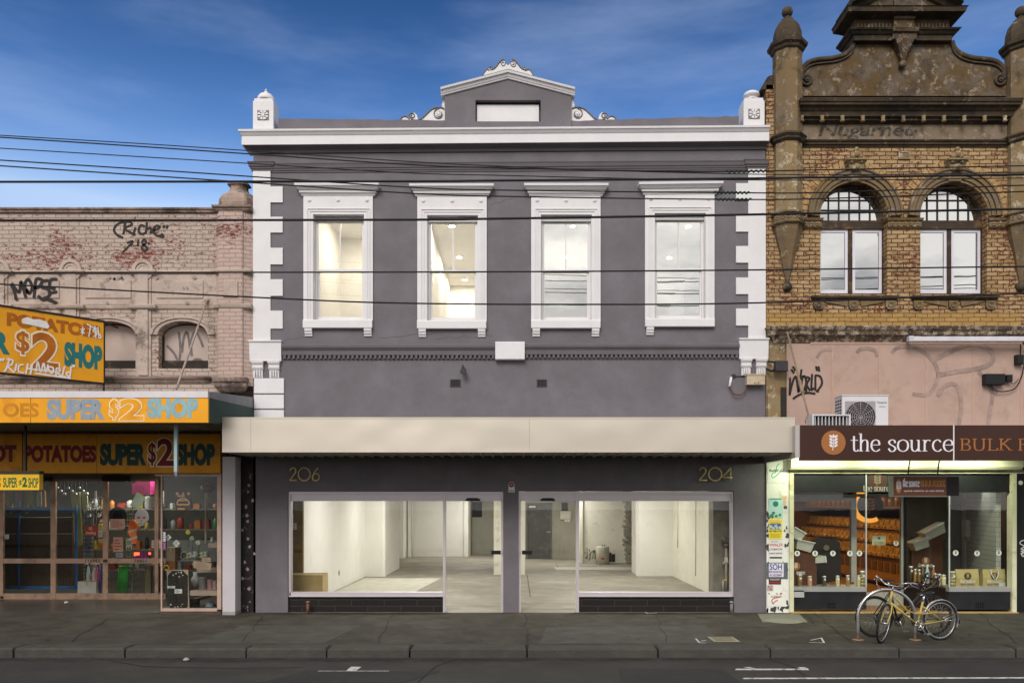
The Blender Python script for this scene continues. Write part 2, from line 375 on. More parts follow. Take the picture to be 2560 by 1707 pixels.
# ------------------------------------------------------------------ lettering
def smoothpts(pts, k=6, closed=False):
    if len(pts) < 3: return [tuple(p) for p in pts]
    out = []; m = len(pts)
    for i in range(m - 1):
        p0, p1, p2, p3 = [Vector(pts[j]) for j in (max(i - 1, 0), i, i + 1, min(i + 2, m - 1))]
        for q in range(k):
            t = q / k
            out.append(tuple(.5 * ((2 * p1) + (p2 - p0) * t + (2 * p0 - 5 * p1 + 4 * p2 - p3) * t * t + (3 * p1 - p0 - 3 * p2 + p3) * t ** 3)))
    out.append(tuple(pts[-1])); return out
_tc = {}
def glyphs(text, bold=0.0, shear=0.0):
    key = (text, bold, shear)
    if key in _tc: return _tc[key]
    cu = bpy.data.curves.new('lettering', 'FONT'); cu.body = text; cu.offset = bold; cu.shear = shear; cu.resolution_u = 4
    ob = bpy.data.objects.new('lettering', cu); COL.objects.link(ob)
    bpy.context.view_layer.update()
    ev = ob.evaluated_get(bpy.context.evaluated_depsgraph_get()); me = ev.to_mesh()
    vs = [(v.co.x, v.co.y) for v in me.vertices]; fs = [tuple(p.vertices) for p in me.polygons]
    ev.to_mesh_clear(); bpy.data.objects.remove(ob); bpy.data.curves.remove(cu)
    _tc[key] = (vs, fs); return _tc[key]
def text(mb, s, x0, x1, z0, z1, y, bold=0.0, shear=0.0, fit=None, th=0.0):
    """block lettering filling the box; fit = reference string whose height sets the scale"""
    vs, fs = glyphs(s, bold, shear)
    if not vs: return mb
    ax, bx = min(v[0] for v in vs), max(v[0] for v in vs)
    rv = glyphs(fit, bold, shear)[0] if fit else vs
    ay, by = min(v[1] for v in rv), max(v[1] for v in rv)
    W = [mb.bm.verts.new((x0 + (v[0] - ax) / (bx - ax) * (x1 - x0), y, z0 + (v[1] - ay) / (by - ay) * (z1 - z0))) for v in vs]
    for f in fs:
        try: mb.bm.faces.new([W[i] for i in f])
        except ValueError: pass
    if th:
        geo = mb.bm.verts[:] and bmesh.ops.extrude_face_region(mb.bm, geom=[f for f in mb.bm.faces if all(v in W for v in f.verts)])
        bmesh.ops.translate(mb.bm, vec=(0, -th, 0), verts=[g for g in geo['geom'] if isinstance(g, bmesh.types.BMVert)])
    return mb
SER = {
 't': (.72, [[(.33, 1.32), (.33, .25), (.43, .03), (.58, .03), (.7, .14)], [(.06, .96), (.66, .96)]], []),
 'h': (.95, [[(.17, 1.55), (.17, .8), (.17, .0)], [(.17, .68), (.33, .93), (.55, .98), (.7, .8), (.7, .0)]], [(.02, .34, .03), (.55, .87, .03), (.0, .17, 1.53)]),
 'e': (.86, [[(.12, .55), (.4, .55), (.74, .55)], [(.74, .55), (.68, .87), (.43, 1.0), (.17, .84), (.08, .47), (.2, .13), (.48, .0), (.78, .18)]], []),
 's': (.72, [[(.58, .72), (.52, .93), (.33, 1.0), (.13, .84), (.19, .62), (.48, .42), (.6, .24), (.48, .03), (.25, .0), (.08, .25)]], []),
 'o': (.95, [[(.45, 1.0), (.16, .85), (.07, .5), (.16, .15), (.45, .0), (.74, .15), (.83, .5), (.74, .85), (.45, 1.0)]], []),
 'u': (.95, [[(.16, .98), (.16, .3), (.28, .04), (.48, .03), (.68, .28)], [(.68, .98), (.68, .5), (.68, .0)]], [(.0, .2, .96), (.53, .7, .96), (.66, .88, .03)]),
 'r': (.72, [[(.18, .98), (.18, .5), (.18, .0)], [(.18, .66), (.3, .9), (.48, .97), (.62, .9)]], [(.02, .38, .03), (.02, .2, .96)]),
 'c': (.82, [[(.68, .8), (.46, 1.0), (.18, .84), (.08, .48), (.2, .13), (.48, .0), (.72, .18)]], []),
 ' ': (.5, [], []),
 'B': (.8, [[(.18, 1.0), (.18, .5), (.18, .0)], [(.18, .98), (.45, .98), (.6, .88), (.58, .65), (.4, .54), (.18, .53)], [(.3, .53), (.55, .47), (.68, .28), (.6, .07), (.4, .02), (.18, .02)]], [(.04, .2, .98), (.04, .2, .02)]),
 'U': (.95, [[(.17, 1.0), (.17, .3), (.28, .05), (.48, .0), (.66, .08), (.74, .3), (.74, 1.0)]], [(.03, .32, .98), (.6, .88, .98)]),
 'L': (.72, [[(.18, 1.0), (.18, .5), (.18, .0)], [(.18, .03), (.62, .03), (.66, .2)]], [(.04, .34, .98), (.04, .2, .02)]),
 'K': (.9, [[(.18, 1.0), (.18, .5), (.18, .0)], [(.68, .98), (.18, .45)], [(.34, .6), (.78, .0)]], [(.04, .33, .98), (.04, .33, .02), (.54, .82, .98), (.64, .92, .02)]),
 'F': (.75, [[(.18, 1.0), (.18, .5), (.18, .0)], [(.18, .97), (.64, .97), (.66, .82)], [(.18, .52), (.5, .52)]], [(.04, .33, .02), (.04, .2, .98)]),
 'O': (1.05, [[(.5, 1.0), (.18, .85), (.07, .5), (.18, .15), (.5, .0), (.82, .15), (.93, .5), (.82, .85), (.5, 1.0)]], []),
 'D': (.98, [[(.18, 1.0), (.18, .5), (.18, .0)], [(.18, .98), (.5, .97), (.8, .8), (.88, .5), (.8, .18), (.5, .02), (.18, .02)]], [(.03, .2, .98), (.03, .2, .02)]),
 'S': (.72, [[(.58, .78), (.52, .95), (.33, 1.0), (.13, .84), (.19, .62), (.48, .42), (.6, .22), (.48, .03), (.25, .0), (.08, .25)]], []),
}
def serif(mb, s, x0, z0, h, y, thick=.17, thin=.06, track=1.0, width=None):
    tot = sum(SER[c][0] for c in s) * track
    k = (width / tot) if width else h
    x = x0; j = 0
    for c in s:
        adv, st, sf = SER[c]
        for q in st:
            p = smoothpts(q) if len(q) > 2 else q
            mb.ribbon([(x + a * k, z0 + b * h) for a, b in p], 0, y - .0004 * (j % 4), nib=(thin * h, thick * h)); j += 1
        for a, b, zz in sf:
            mb.ribbon([(x + a * k, z0 + zz * h), (x + b * k, z0 + zz * h)], thin * h * 1.1, y - .0004 * (j % 4)); j += 1
        x += adv * k * track
    return mb
def strokes(mb, lst, x0, x1, z0, z1, y, w, k=6):
    """hand-drawn spray strokes given in a unit square"""
    for j, q in enumerate(lst):
        p = smoothpts(q, k) if len(q) > 2 else q
        mb.ribbon([(x0 + a * (x1 - x0), z0 + b * (z1 - z0)) for a, b in p], w, y - .0005 * (j % 6))
    return mb
def leaf(mb, c, h, y):                            # the sprig emblem: a stem with paired leaves
    x, z = c
    mb.ribbon([(x - .06 * h, z - .5 * h), (x, z - .2 * h), (x, z + .25 * h)], .05 * h, y)
    for i in range(4):
        zz = z - .25 * h + i * .2 * h
        for sg in (-1, 1):
            cx = x + sg * .16 * h; L = .14 * h; w = .075 * h
            ux, uz = sg * math.cos(R(38)), math.sin(R(38))
            pts = [(cx + ux * L * math.cos(t) - uz * w * math.sin(t), zz + .05 * h + uz * L * math.cos(t) + ux * w * math.sin(t)) for t in [2 * PI * q / 12 for q in range(12)]]
            mb.prism(pts, y - .0006, y + .0002)
    mb.disc((x, z + .42 * h), .07 * h, y - .0006, y + .0002, 10, .13 * h)
    return mb

# ================================================================== SETTING
WHITE = M('white paint', (.70, .675, .685), .55, .05, 3.0, .12, 40)
WHITE2 = M('white joinery', (.72, .70, .70), .4, .03, 3.0)
GREY = M('grey render', (.164, .147, .164), .8, .2, 1.3, .25, 25, dirt=(.138, .124, .138), dirt_amt=.4, dirt_scale=1.2)
DGREY = M('dark grey trim', (.135, .118, .128), .8, .12, 2.0, .2, 30)
ALU = M('satin aluminium', (.58, .53, .55), .38, .05, 2.0, metal=.35)
BLACK = M('black plastic', (.012, .012, .013), .4, .1)
CABLE = M('black cable', (.012, .011, .012), .6, .1)
PLASTER = M('white plaster', (.78, .765, .705), .75, .05, 1.5, .08, 30, dirt=(.62, .59, .51), dirt_amt=.02, dirt_scale=1.6)
PLASTER2 = M('worn white plaster', (.74, .71, .60), .8, .08, 2.5, .3, 22, dirt=(.36, .33, .26), dirt_amt=.02, dirt_scale=6.0)
CONC = M('worn concrete floor', (.27, .245, .195), .6, .22, 1.4, .12, 20, dirt=(.37, .345, .28), dirt_amt=.35, dirt_scale=.9)
GREYCONC = M('grey cement wall', (.36, .345, .28), .85, .15, 1.6, .2, 14, dirt=(.36, .35, .29), dirt_amt=.35, dirt_scale=2.0)
PLY = M('plywood', (.30, .22, .085), .6, .2, 3.0)
BLUESTONE = M('bluestone', (.062, .057, .049), .8, .25, 4.0, .5, 30, dirt=(.05, .047, .042), dirt_amt=.5)
STEEL = M('polished steel', (.55, .52, .5), .28, .1, 4, metal=.9)
CREAM = M('cream enamel', (.62, .60, .42), .45, .08, 2.0, dirt=(.38, .33, .18), dirt_amt=.3)
GL = GLASS('shop glass', .03, wav=.02)
GLU = GLASS('upstairs glass', .06, wav=.03)
GLM = GLASS('sky reflecting glass', .55, (.95, .95, .93), wav=.03)
ASPH = M('asphalt', (.050, .043, .032), .82, .35, 2.2, .5, 160, dirt=(.08, .07, .053), dirt_amt=.45, dirt_scale=1.7)
ROADM = M('road asphalt', (.050, .046, .041), .8, .3, 1.5, .6, 180, dirt=(.035, .033, .03), dirt_amt=.4, dirt_scale=.9)
PATCH = M('newer asphalt', (.033, .031, .029), .8, .2, 3.0, .5, 200)
LINE = M('worn road paint', (.62, .59, .57), .7, .2, 8, dirt=(.1, .09, .08), dirt_amt=.4, dirt_scale=9)

KY = -3.94; RZ = -.15
b = MB(); b.box(-300, 300, -300, 300, -.42, -.30); struct(b.build('ground', M('earth', (.07, .065, .055), .9), base=(0, 0, 0)))
b = MB(); b.box(-60, 60, -22, KY + .3, -.29, RZ); struct(b.build('road', ROADM, base=(0, 0, 0)))
b = MB(); b.box(-60, 60, -40, -22.0, -.29, 0.0); struct(b.build('far_footpath', ASPH, base=(0, 0, 0)))
b = MB(); b.box(-60, 60, KY + .3, 0.0, -.29, 0.0); struct(b.build('footpath', ASPH, base=(0, 0, 0)))
# bluestone kerb: a row of long blocks with open joints
b = MB(); x = -30.0
while x < 30:
    L = random.uniform(1.1, 2.1); dz = random.uniform(-.012, .008); dy = random.uniform(-.012, .012)
    b.mould(x + .012, x + L - .012, [(-.28, .0), (dz - .03, .0), (dz, -.025)], KY + .298, yf=KY + dy); x += L
struct(b.build('kerb', BLUESTONE, base=(0, 0, 0)))
b = MB(); b.box(-30, 30, KY - .32, KY - .02, RZ, RZ + .004); struct(b.build('gutter', M('gutter stone', (.04, .037, .033), .7, .4, 3, .5, 60), base=(0, 0, 0)))
def ground_patch(name, quad, z, m, th=.004):
    pts = [G(a, c, z) for a, c in quad]; b = MB()
    b.rings([[(p.x, p.y, z) for p in pts], [(p.x, p.y, z + th) for p in pts]]); return struct(b.build(name, m))
ground_patch('road_patch', [(1420, 1535), (1655, 1535), (1705, 1568), (1432, 1568)], RZ, PATCH)
ground_patch('road_patch', [(700, 1541), (1010, 1541), (930, 1566), (600, 1566)], RZ, PATCH)
for q in ([(730, 1540), (893, 1540), (893, 1542.4), (729, 1542.4)], [(806, 1530.5), (830, 1530.5), (818, 1539), (796, 1539)],
          [(1690, 1535), (1856, 1535), (1858, 1537.5), (1689, 1537.5)], [(1708, 1531.5), (1722, 1531.5), (1736, 1534.6), (1729, 1534.6)], [(1832, 1531.5), (1847, 1531.5), (1856, 1534.6), (1838, 1534.6)],
          [(1708, 1556), (2352, 1554.5), (2420, 1556.6), (1706, 1558.2)]):
    ground_patch('road_marking', q, RZ, LINE)
for q in ([(1255, 1440), (1620, 1436), (1660, 1477), (1240, 1477)], [(560, 1436), (830, 1436), (745, 1476), (430, 1476)]):
    ground_patch('footpath_patch', q, 0.0, M('old patch', (.075, .07, .058), .8, .35, 2.5, .5, 140))
ground_patch('footpath_slab', [(1740, 1409), (1835, 1409), (1855, 1428), (1752, 1428)], 0.0, M('old concrete', (.19, .18, .14), .85, .2, 5, .3, 60))
b = MB(); c = G(1800, 1426); b.lathe([(.33, .0045), (.33, .007)], (c.x, c.y), 24); struct(b.build('pit_cover', M('pit concrete', (.22, .22, .17), .8, .15, 6)))
CHALK = M('survey paint', (.55, .53, .5), .8, .25, 20)
def groundline(name, pts, w, z, m):
    b = MB(); p = [G(a, c, z) for a, c in pts]
    for i in range(len(p) - 1):
        t = (p[i + 1] - p[i]).normalized(); n = Vector((-t.y, t.x, 0)) * w / 2
        b.quad(p[i] + n + Vector((0, 0, .006)), p[i + 1] + n + Vector((0, 0, .006)), p[i + 1] - n + Vector((0, 0, .006)), p[i] - n + Vector((0, 0, .006)))
    return struct(b.build(name, m))
groundline('footpath_marking', [(1598, 1466), (1607, 1476), (1621, 1476)], .03, 0, CHALK); groundline('footpath_marking', [(1610, 1472), (1622, 1470)], .03, 0, CHALK)
groundline('footpath_marking', [(1858, 1475), (1893, 1476), (1886, 1464)], .03, 0, CHALK); groundline('footpath_marking', [(1862, 1470), (1886, 1465)], .03, 0, CHALK)
groundline('footpath_marking', [(2250, 1404), (2280, 1404)], .03, 0, CHALK); groundline('footpath_marking', [(1482, 1405), (1488, 1409), (1510, 1407)], .03, 0, CHALK)
CRK = M('crack', (.02, .018, .015), .9)
random.seed(19)
for x0_, y0_, x1_, y1_ in ((600, 1415, 560, 1474), (905, 1410, 870, 1476), (1205, 1409, 1212, 1476), (1500, 1409, 1535, 1476), (1870, 1406, 1960, 1477), (2240, 1403, 2340, 1477), (250, 1420, 160, 1474), (1735, 1408, 1850, 1412), (1850, 1412, 1872, 1432)):
    n_ = 9; groundline('footpath_crack', [(x0_ + (x1_ - x0_) * i / n_ + random.uniform(-7, 7), y0_ + (y1_ - y0_) * i / n_) for i in range(n_ + 1)], .014, 0, CRK)
for pts_ in ([(1050, 1512), (1000, 1530), (960, 1566)], [(1760, 1512), (1820, 1530), (1850, 1552)], [(250, 1516), (330, 1530), (520, 1534), (700, 1532)]): groundline('road_crack', pts_, .02, RZ, CRK)
random.seed(29)
for i in range(26):
    p = G(random.uniform(60, 2300), random.uniform(1412, 1474)); b = MB(); r_ = random.uniform(.015, .035); b.lathe([(r_, .003 + i * .0001), (r_ * .8, .0045 + i * .0001)], (p.x, p.y), 9); struct(b.build('gum_spot', (CRK, M('old gum', (.13, .12, .1), .8))[i % 2]))
PITM = M('pit frame', (.34, .3, .2), .6, .2, 8)
pit = thing('service_pit_lid', 'square pale service pit lid set flush in the footpath near the kerb', 'pit lid', tuple(G(1662, 1468)))
b = MB(); a0, a1 = G(1640, 1473), G(1700, 1473); y0, y1 = G(1650, 1473).y, G(1650, 1462).y
b.box(a0.x, a1.x, y0, y1, .001, .006); b.build('frame', PITM, pit)
b = MB(); b.box(a0.x + .05, a1.x - .05, y0 + .04, y1 - .04, .006, .011); b.build('cover', M('pit cover', (.2, .18, .12), .7, .2, 9, .3, 60), pit)

# ================================================================== THE GREY SHOP (main building)
MX0, MX1 = X(582), X(1758)
main = thing('shop_building', 'two storey grey rendered shop with white quoins, white framed windows and a small pediment', 'building', (0, 0, 0))
W = [(698, 0), (959, 1.5), (1220, .5), (1481, -3)]       # the four upstairs windows: left edge of surround, drop
holes = [(X(a + 22), X(a + 139), Z(736 + dy), Z(494 + dy)) for a, dy in W]
SH = (X(661), X(1156), 0.0, Z(1128)); SH2 = (X(1191.5), X(1686), 0.0, Z(1127))
b = MB(); b.wall(MX0, MX1, 0.0, Z(330), holes + [SH, SH2], 0.0, .30)
b.box(MX0, MX0 + .2, .302, 19.3, 0, Z(300)); b.box(MX1 - .2, MX1, .302, 19.3, 0, Z(300)); b.box(MX0 + .2, MX1 - .2, 19.1, 19.3, 0, Z(300))
b.build('wall', GREY, main)
b = MB(); b.box(MX0 + .2, MX1 - .2, .302, 19.1, Z(330) - .35, Z(330) - .2); b.build('roof', M('roof sheet', (.25, .25, .26), .5), main)
# parapet with a ragged top, stepped under the pediment
def ragged(x0, x1, z0, za, zb, n, amp):
    t = [(x0 + (x1 - x0) * i / n, za + (zb - za) * i / n + random.uniform(-amp, amp)) for i in range(n + 1)]
    return [(x0, z0)] + t + [(x1, z0)]
b = MB(); zc = Z(299)
b.prism(ragged(X(638), X(1022), zc - .05, Z(270), Z(275.5), 22, .008)[0:], .03, .33); b.build('parapet', GREY, main)
b = MB(); b.prism(ragged(X(1313), X(1698), zc - .05, Z(276), Z(265), 26, .012), .03, .33); b.build('parapet', GREY, main)
# main cornice: white, with a dark cove below
tl = (Z(288.5) - Z(298)) / (X(1768) - X(549))
zt = Z(293.5, -.2); k = K * .9875
b = MB(); b.mould(MX0, MX1, [(zt - 33 * k, .175), (zt - 14 * k, .175), (zt - 13.4 * k, .158), (zt - 12 * k, .158), (zt - 11 * k, .178), (zt - 5 * k, .21), (zt - 4.4 * k, .225), (zt, .23)], .33, eR=.12, tilt=tl); b.build('cornice', WHITE, main)
b = MB(); b.mould(MX0, MX1, [(zt - 46 * k, .012), (zt - 45 * k, .03), (zt - 39 * k, .05), (zt - 33.3 * k, .15)], .02, yf=-.0, eR=.1, tilt=tl); b.build('cornice_cove', DGREY, main)
# string course above the windows
z0 = Z(384)
b = MB(); b.mould(X(625), X(1712), [(z0 - .085, .015), (z0 - .05, .02), (z0 - .048, .032), (z0 - .01, .036), (z0 - .008, .05), (z0 + .05, .062), (z0 + .075, .075), (z0 + .078, .0)], .01, eL=0, eR=0, tilt=tl * .8); b.build('string_course', DGREY, main)
for xa, xb, zz in ((582, 622, 384), (1718, 1758, 379)):
    b = MB(); q = Z(zz); b.mould(X(xa), X(xb), [(q - .09, .03), (q - .05, .036), (q - .048, .05), (q - .01, .055), (q - .006, .075), (q + .05, .085), (q + .075, .1), (q + .08, .0)], .02, eR=.45 if xa > 1000 else 1); b.build('pilaster_cap', DGREY, main)
# quoins
def quoin(xin, xout, tooth, top, bot, teeth):
    b = MB(); s = 1 if tooth > xin else -1
    pts = [(X(xout), Z(top)), (X(xin), Z(top))]
    for a, c in teeth: pts += [(X(xin), Z(a)), (X(tooth), Z(a)), (X(tooth), Z(c)), (X(xin), Z(c))]
    pts += [(X(xin), Z(bot)), (X(xout), Z(bot))]
    b.prism(pts, -.028, .0); b.build('quoin', WHITE, main)
quoin(622, 582, 650, 393, 783, [(429.5, 466), (499, 535), (570, 608), (642, 680), (714, 755)])
quoin(1718, 1758, 1690, 389, 778, [(422, 460), (495.5, 533), (566, 604), (638, 676), (709, 748)])
# pedestal blocks with paired console brackets
def pedestal(xa, xb, yt, yb, yc):
    b = MB(); a, c = X(xa), X(xb); w = c - a
    b.mould(a + .03, c - .03, [(Z(yb), .06), (Z(yt + 4), .075), (Z(yt + 3), .1), (Z(yt), .1)], .0, eL=.3, eR=.3); o = b.build('pedestal', WHITE, main)
    for f in (.12, .62):
        b = MB(); x0 = a + w * f; x1 = x0 + w * .27; z = Z(yb)
        b.mould(x0, x1, [(Z(yc), .02), (z - .17, .035), (z - .165, .055), (z - .13, .075), (z - .12, .05), (z - .05, .06), (z - .045, .085), (z - .0, .095)], .0, eL=.35, eR=.35)
        for j in range(3): b.box(x0 + (x1 - x0) * (.15 + .28 * j), x0 + (x1 - x0) * (.15 + .28 * j) + .02, -.075, -.04, Z(yc) + .03, z - .18)
        b.build('console', WHITE, o)
pedestal(574, 649, 783, 830, 868); pedestal(1695, 1764, 778, 825, 862)
for ya, yb in ((869, 904), (906.5, 939), (941.5, 965)):
    b = MB(); b.mould(X(585), X(653), [(Z(yb), .03), (Z(yb) + .01, .04), (Z(ya) - .01, .04), (Z(ya), .03)], .0, eL=0, eR=0); b.build('quoin_block', WHITE, main)
# hairline cracks in the render
b = MB(); random.seed(41)
for x0_, y0_, x1_, y1_ in ((652, 783, 720, 768), (870, 775, 1000, 766), (1000, 778, 1130, 770), (668, 330, 690, 372), (1125, 470, 1180, 455)):
    b.ribbon([(X(x0_ + (x1_ - x0_) * i / 8) , Z(y0_ + (y1_ - y0_) * i / 8 + random.uniform(-3, 3))) for i in range(9)], .009, -.0015)
b.build('wall_crack', M('crack grey', (.095, .086, .097), .9), main)['kind'] = 'stuff'
# dentil course
def dentils(xa, xb, y0, nn):
    b = MB(); a, c = X(xa), X(xb); z = Z(y0)
    b.mould(a, c, [(z - .335, .012), (z - .31, .02), (z - .308, .0)], .001, eL=0, eR=0)
    b.mould(a, c, [(z - .245, .055), (z - .145, .055), (z - .143, .07), (z - .115, .075), (z - .11, .095), (z - .06, .1), (z - .03, .075), (z - .0, .0)], .001, eL=0, eR=0)
    for i in range(nn):
        x = a + (c - a) * (i + .5) / nn; w = (c - a) / nn * .26; b.box(x - w, x + w, -.05, .001, z - .312, z - .244)
    b.build('dentil_course', DGREY, main)
dentils(650, 1138, 788, 47); dentils(1205, 1696, 786.5, 48)
b = MB(); b.mould(X(1138), X(1205), [(Z(827.5), .11), (Z(826), .12), (Z(789), .12), (Z(787), .11)], .0, eL=0, eR=0); b.build('keyblock', WHITE, main)
# pediment
b = MB(); zs = Z(219)
plq = (X(1092), X(1242), Z(279), Z(230))
pa, pb, pt = X(1021.5), X(1312.5), Z(178)
b.wall(pa, pb, zc - .04, zs, [plq], .0, .34)
b.prism([(pa, zs + .0005), (pb, zs + .0005), (X(1166.5), pt)], .0, .34); b.box(X(1092), X(1242), .161, .30, Z(279), Z(230))
ped = b.build('pediment', GREY, main)
b = MB(); b.box(X(1095), X(1238), .09, .16, Z(279), Z(236)); b.build('plaque', WHITE, ped)
b = MB()
for sg, xe in ((-1, 1013), (1, 1320)):
    xa = X(1166.7); za = Z(167); xb_ = X(xe); zb_ = Z(206.5)
    rs = []
    for t in (0, 1):
        cx, cz = xa + (xb_ - xa) * t, za + (zb_ - za) * t
        rs.append([(cx, y, cz + dz) for y, dz in ((.36, -.11), (.0, -.135), (-.03, -.13), (-.04, -.1), (-.05, -.098), (-.07, -.045), (-.1, -.04), (-.11, .0), (.36, .0))])
    b.rings(rs)
b.build('raking_cornice', WHITE, ped)
# scrollwork: white plate with grey rolled edge
def spiral(cx, cz, r, a0, turns, dirn, n=26, shrink=.28):
    return [(cx + (r * (1 - (1 - shrink) * i / n)) * math.cos(a0 + dirn * 2 * PI * turns * i / n), cz + (r * (1 - (1 - shrink) * i / n)) * math.sin(a0 + dirn * 2 * PI * turns * i / n)) for i in range(n + 1)]
SCR = M('scroll edge grey', (.15, .145, .155), .8, .1)
def side_scroll(sg, xin, zbase):
    f = lambda u, v: (xin + sg * u * K, zbase + v * K)
    b = MB(); out = [(0, 0), (0, 27), (8, 30), (20, 31), (32, 26), (42, 16), (52, 6), (62, 1.5), (74, 1), (80, 8), (82, 14), (77, 20), (70, 19), (70, 14), (88, 3), (94, 9), (100, 8), (104, 2), (104, 0)]
    plate = [(0, 0), (0, 28), (8, 31), (20, 31), (32, 26), (44, 15), (54, 6.5), (62, 4), (66, 16), (71, 20), (78, 19), (82, 13), (84, 7), (92, 11), (98, 9), (104, 2), (104, 0)]
    b.prism([f(*p) for p in plate], .06, .26); o = b.build('scroll', WHITE, ped)
    b = MB(); Y = .05
    edge = smoothpts([(2, 28), (8, 31), (20, 31), (32, 26), (44, 15), (54, 6), (64, 2), (74, 3), (81, 10)], 5)
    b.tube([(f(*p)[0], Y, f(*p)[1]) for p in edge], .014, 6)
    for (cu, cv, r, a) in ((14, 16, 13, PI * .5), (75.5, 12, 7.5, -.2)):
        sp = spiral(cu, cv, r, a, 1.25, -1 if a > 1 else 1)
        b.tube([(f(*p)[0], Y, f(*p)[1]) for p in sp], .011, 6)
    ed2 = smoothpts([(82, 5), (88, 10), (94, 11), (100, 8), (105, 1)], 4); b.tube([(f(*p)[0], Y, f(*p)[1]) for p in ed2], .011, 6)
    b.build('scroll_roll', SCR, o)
    b = MB(); c = f(14, 16)
    for i in range(7): b.ball((c[0] + .038 * math.cos(2 * PI * i / 7), .05, c[1] + .038 * math.sin(2 * PI * i / 7)), .02, 8, 6)
    b.ball((c[0], .045, c[1]), .028, 8, 6); b.build('rosette', WHITE, o)
    b = MB(); up = [(0, 27), (5, 30), (8, 38), (6, 46), (2, 52), (0, 52)]; b.prism([f(*p) for p in up], .08, .24); b.build('scroll_leaf', WHITE, o)
side_scroll(-1, X(1021.5), Z(275.5)); side_scroll(1, X(1312.5), Z(275))
def top_scroll(sg):
    def f(u, v): return (X(1167) + sg * u * K, Z(167) + .02 + (v * 1.25 - .262 * u) * K)
    b = MB(); plate = [(0, 0), (0, 6), (4, 10), (8, 17), (15, 18), (21, 14), (27, 9), (33, 7), (40, 12), (44, 9), (50, 10), (56, 3), (56, 0)]
    b.prism([f(*p) for p in plate], -.10, .10); o = b.build('crest_scroll', WHITE, ped)
    b = MB(); Y = -.105
    for cu, cv, r in ((11, 12, 7), (39, 8.5, 4.2)):
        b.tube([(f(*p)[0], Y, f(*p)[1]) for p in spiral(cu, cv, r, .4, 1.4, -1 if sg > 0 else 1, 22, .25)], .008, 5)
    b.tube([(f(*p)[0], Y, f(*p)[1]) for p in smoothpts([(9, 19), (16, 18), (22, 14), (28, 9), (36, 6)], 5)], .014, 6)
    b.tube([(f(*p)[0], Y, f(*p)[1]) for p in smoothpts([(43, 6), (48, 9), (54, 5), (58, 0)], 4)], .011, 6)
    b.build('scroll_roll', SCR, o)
top_scroll(-1); top_scroll(1)
# corner finials
def finial(xa, xb, top, yt, kind):
    a, c = X(xa), X(xb); cx = (a + c) / 2; w = c - a; Y0, Y1 = .0, .36; cy = (Y0 + Y1) / 2
    b = MB(); b.mould(a, c, [(zc - .03, 0), (Z(yt), 0), (Z(yt) + .001, -.02), (Z(yt - 7), -.02), (Z(yt - 8.5), -.05)], Y1)
    o = b.build('finial_pedestal', WHITE, main)
    b = MB(); z = Z(yt - 8.5)
    if kind == 'spire':
        b.lathe([(.17, z), (.175, z + .03), (.16, z + .08), (.12, z + .13), (.07, z + .155), (.045, z + .16), (.035, z + .19), (.022, z + .215), (.04, z + .22), (.018, z + .235), (.01, z + .255)], (cx, cy), 20)
    else:
        b.lathe([(.15, z), (.15, z + .02), (.1, z + .03), (.11, z + .06), (.15, z + .08), (.165, z + .105), (.15, z + .15), (.1, z + .18), (.04, z + .195), (.001, z + .198)], (cx, cy), 20)
    b.build('finial', WHITE, o)
    b = MB(); zz = Z((yt + top) / 2 + 2)
    b.box(cx - .115, cx + .115, -.006, -.001, zz - .1, zz + .1); b.build('rosette_shade', M('hollow tone', (.2, .19, .19), .9), o)  # raised grey plate paints the shade of the hollow behind the petals
    b = MB()
    for i in range(8):
        an = PI / 4 * i + PI / 8; b.prism([(cx + .02 * math.cos(an), zz + .02 * math.sin(an)), (cx + .11 * math.cos(an - .33), zz + .095 * math.sin(an - .25)), (cx + .11 * math.cos(an + .33), zz + .095 * math.sin(an + .25))], -.022, -.005)
    b.disc((cx, zz), .03, -.03, -.005, 12); b.build('rosette', WHITE, o)
finial(581, 628, 294, 232, 'spire'); finial(1708, 1756, 289, 231, 'ball')
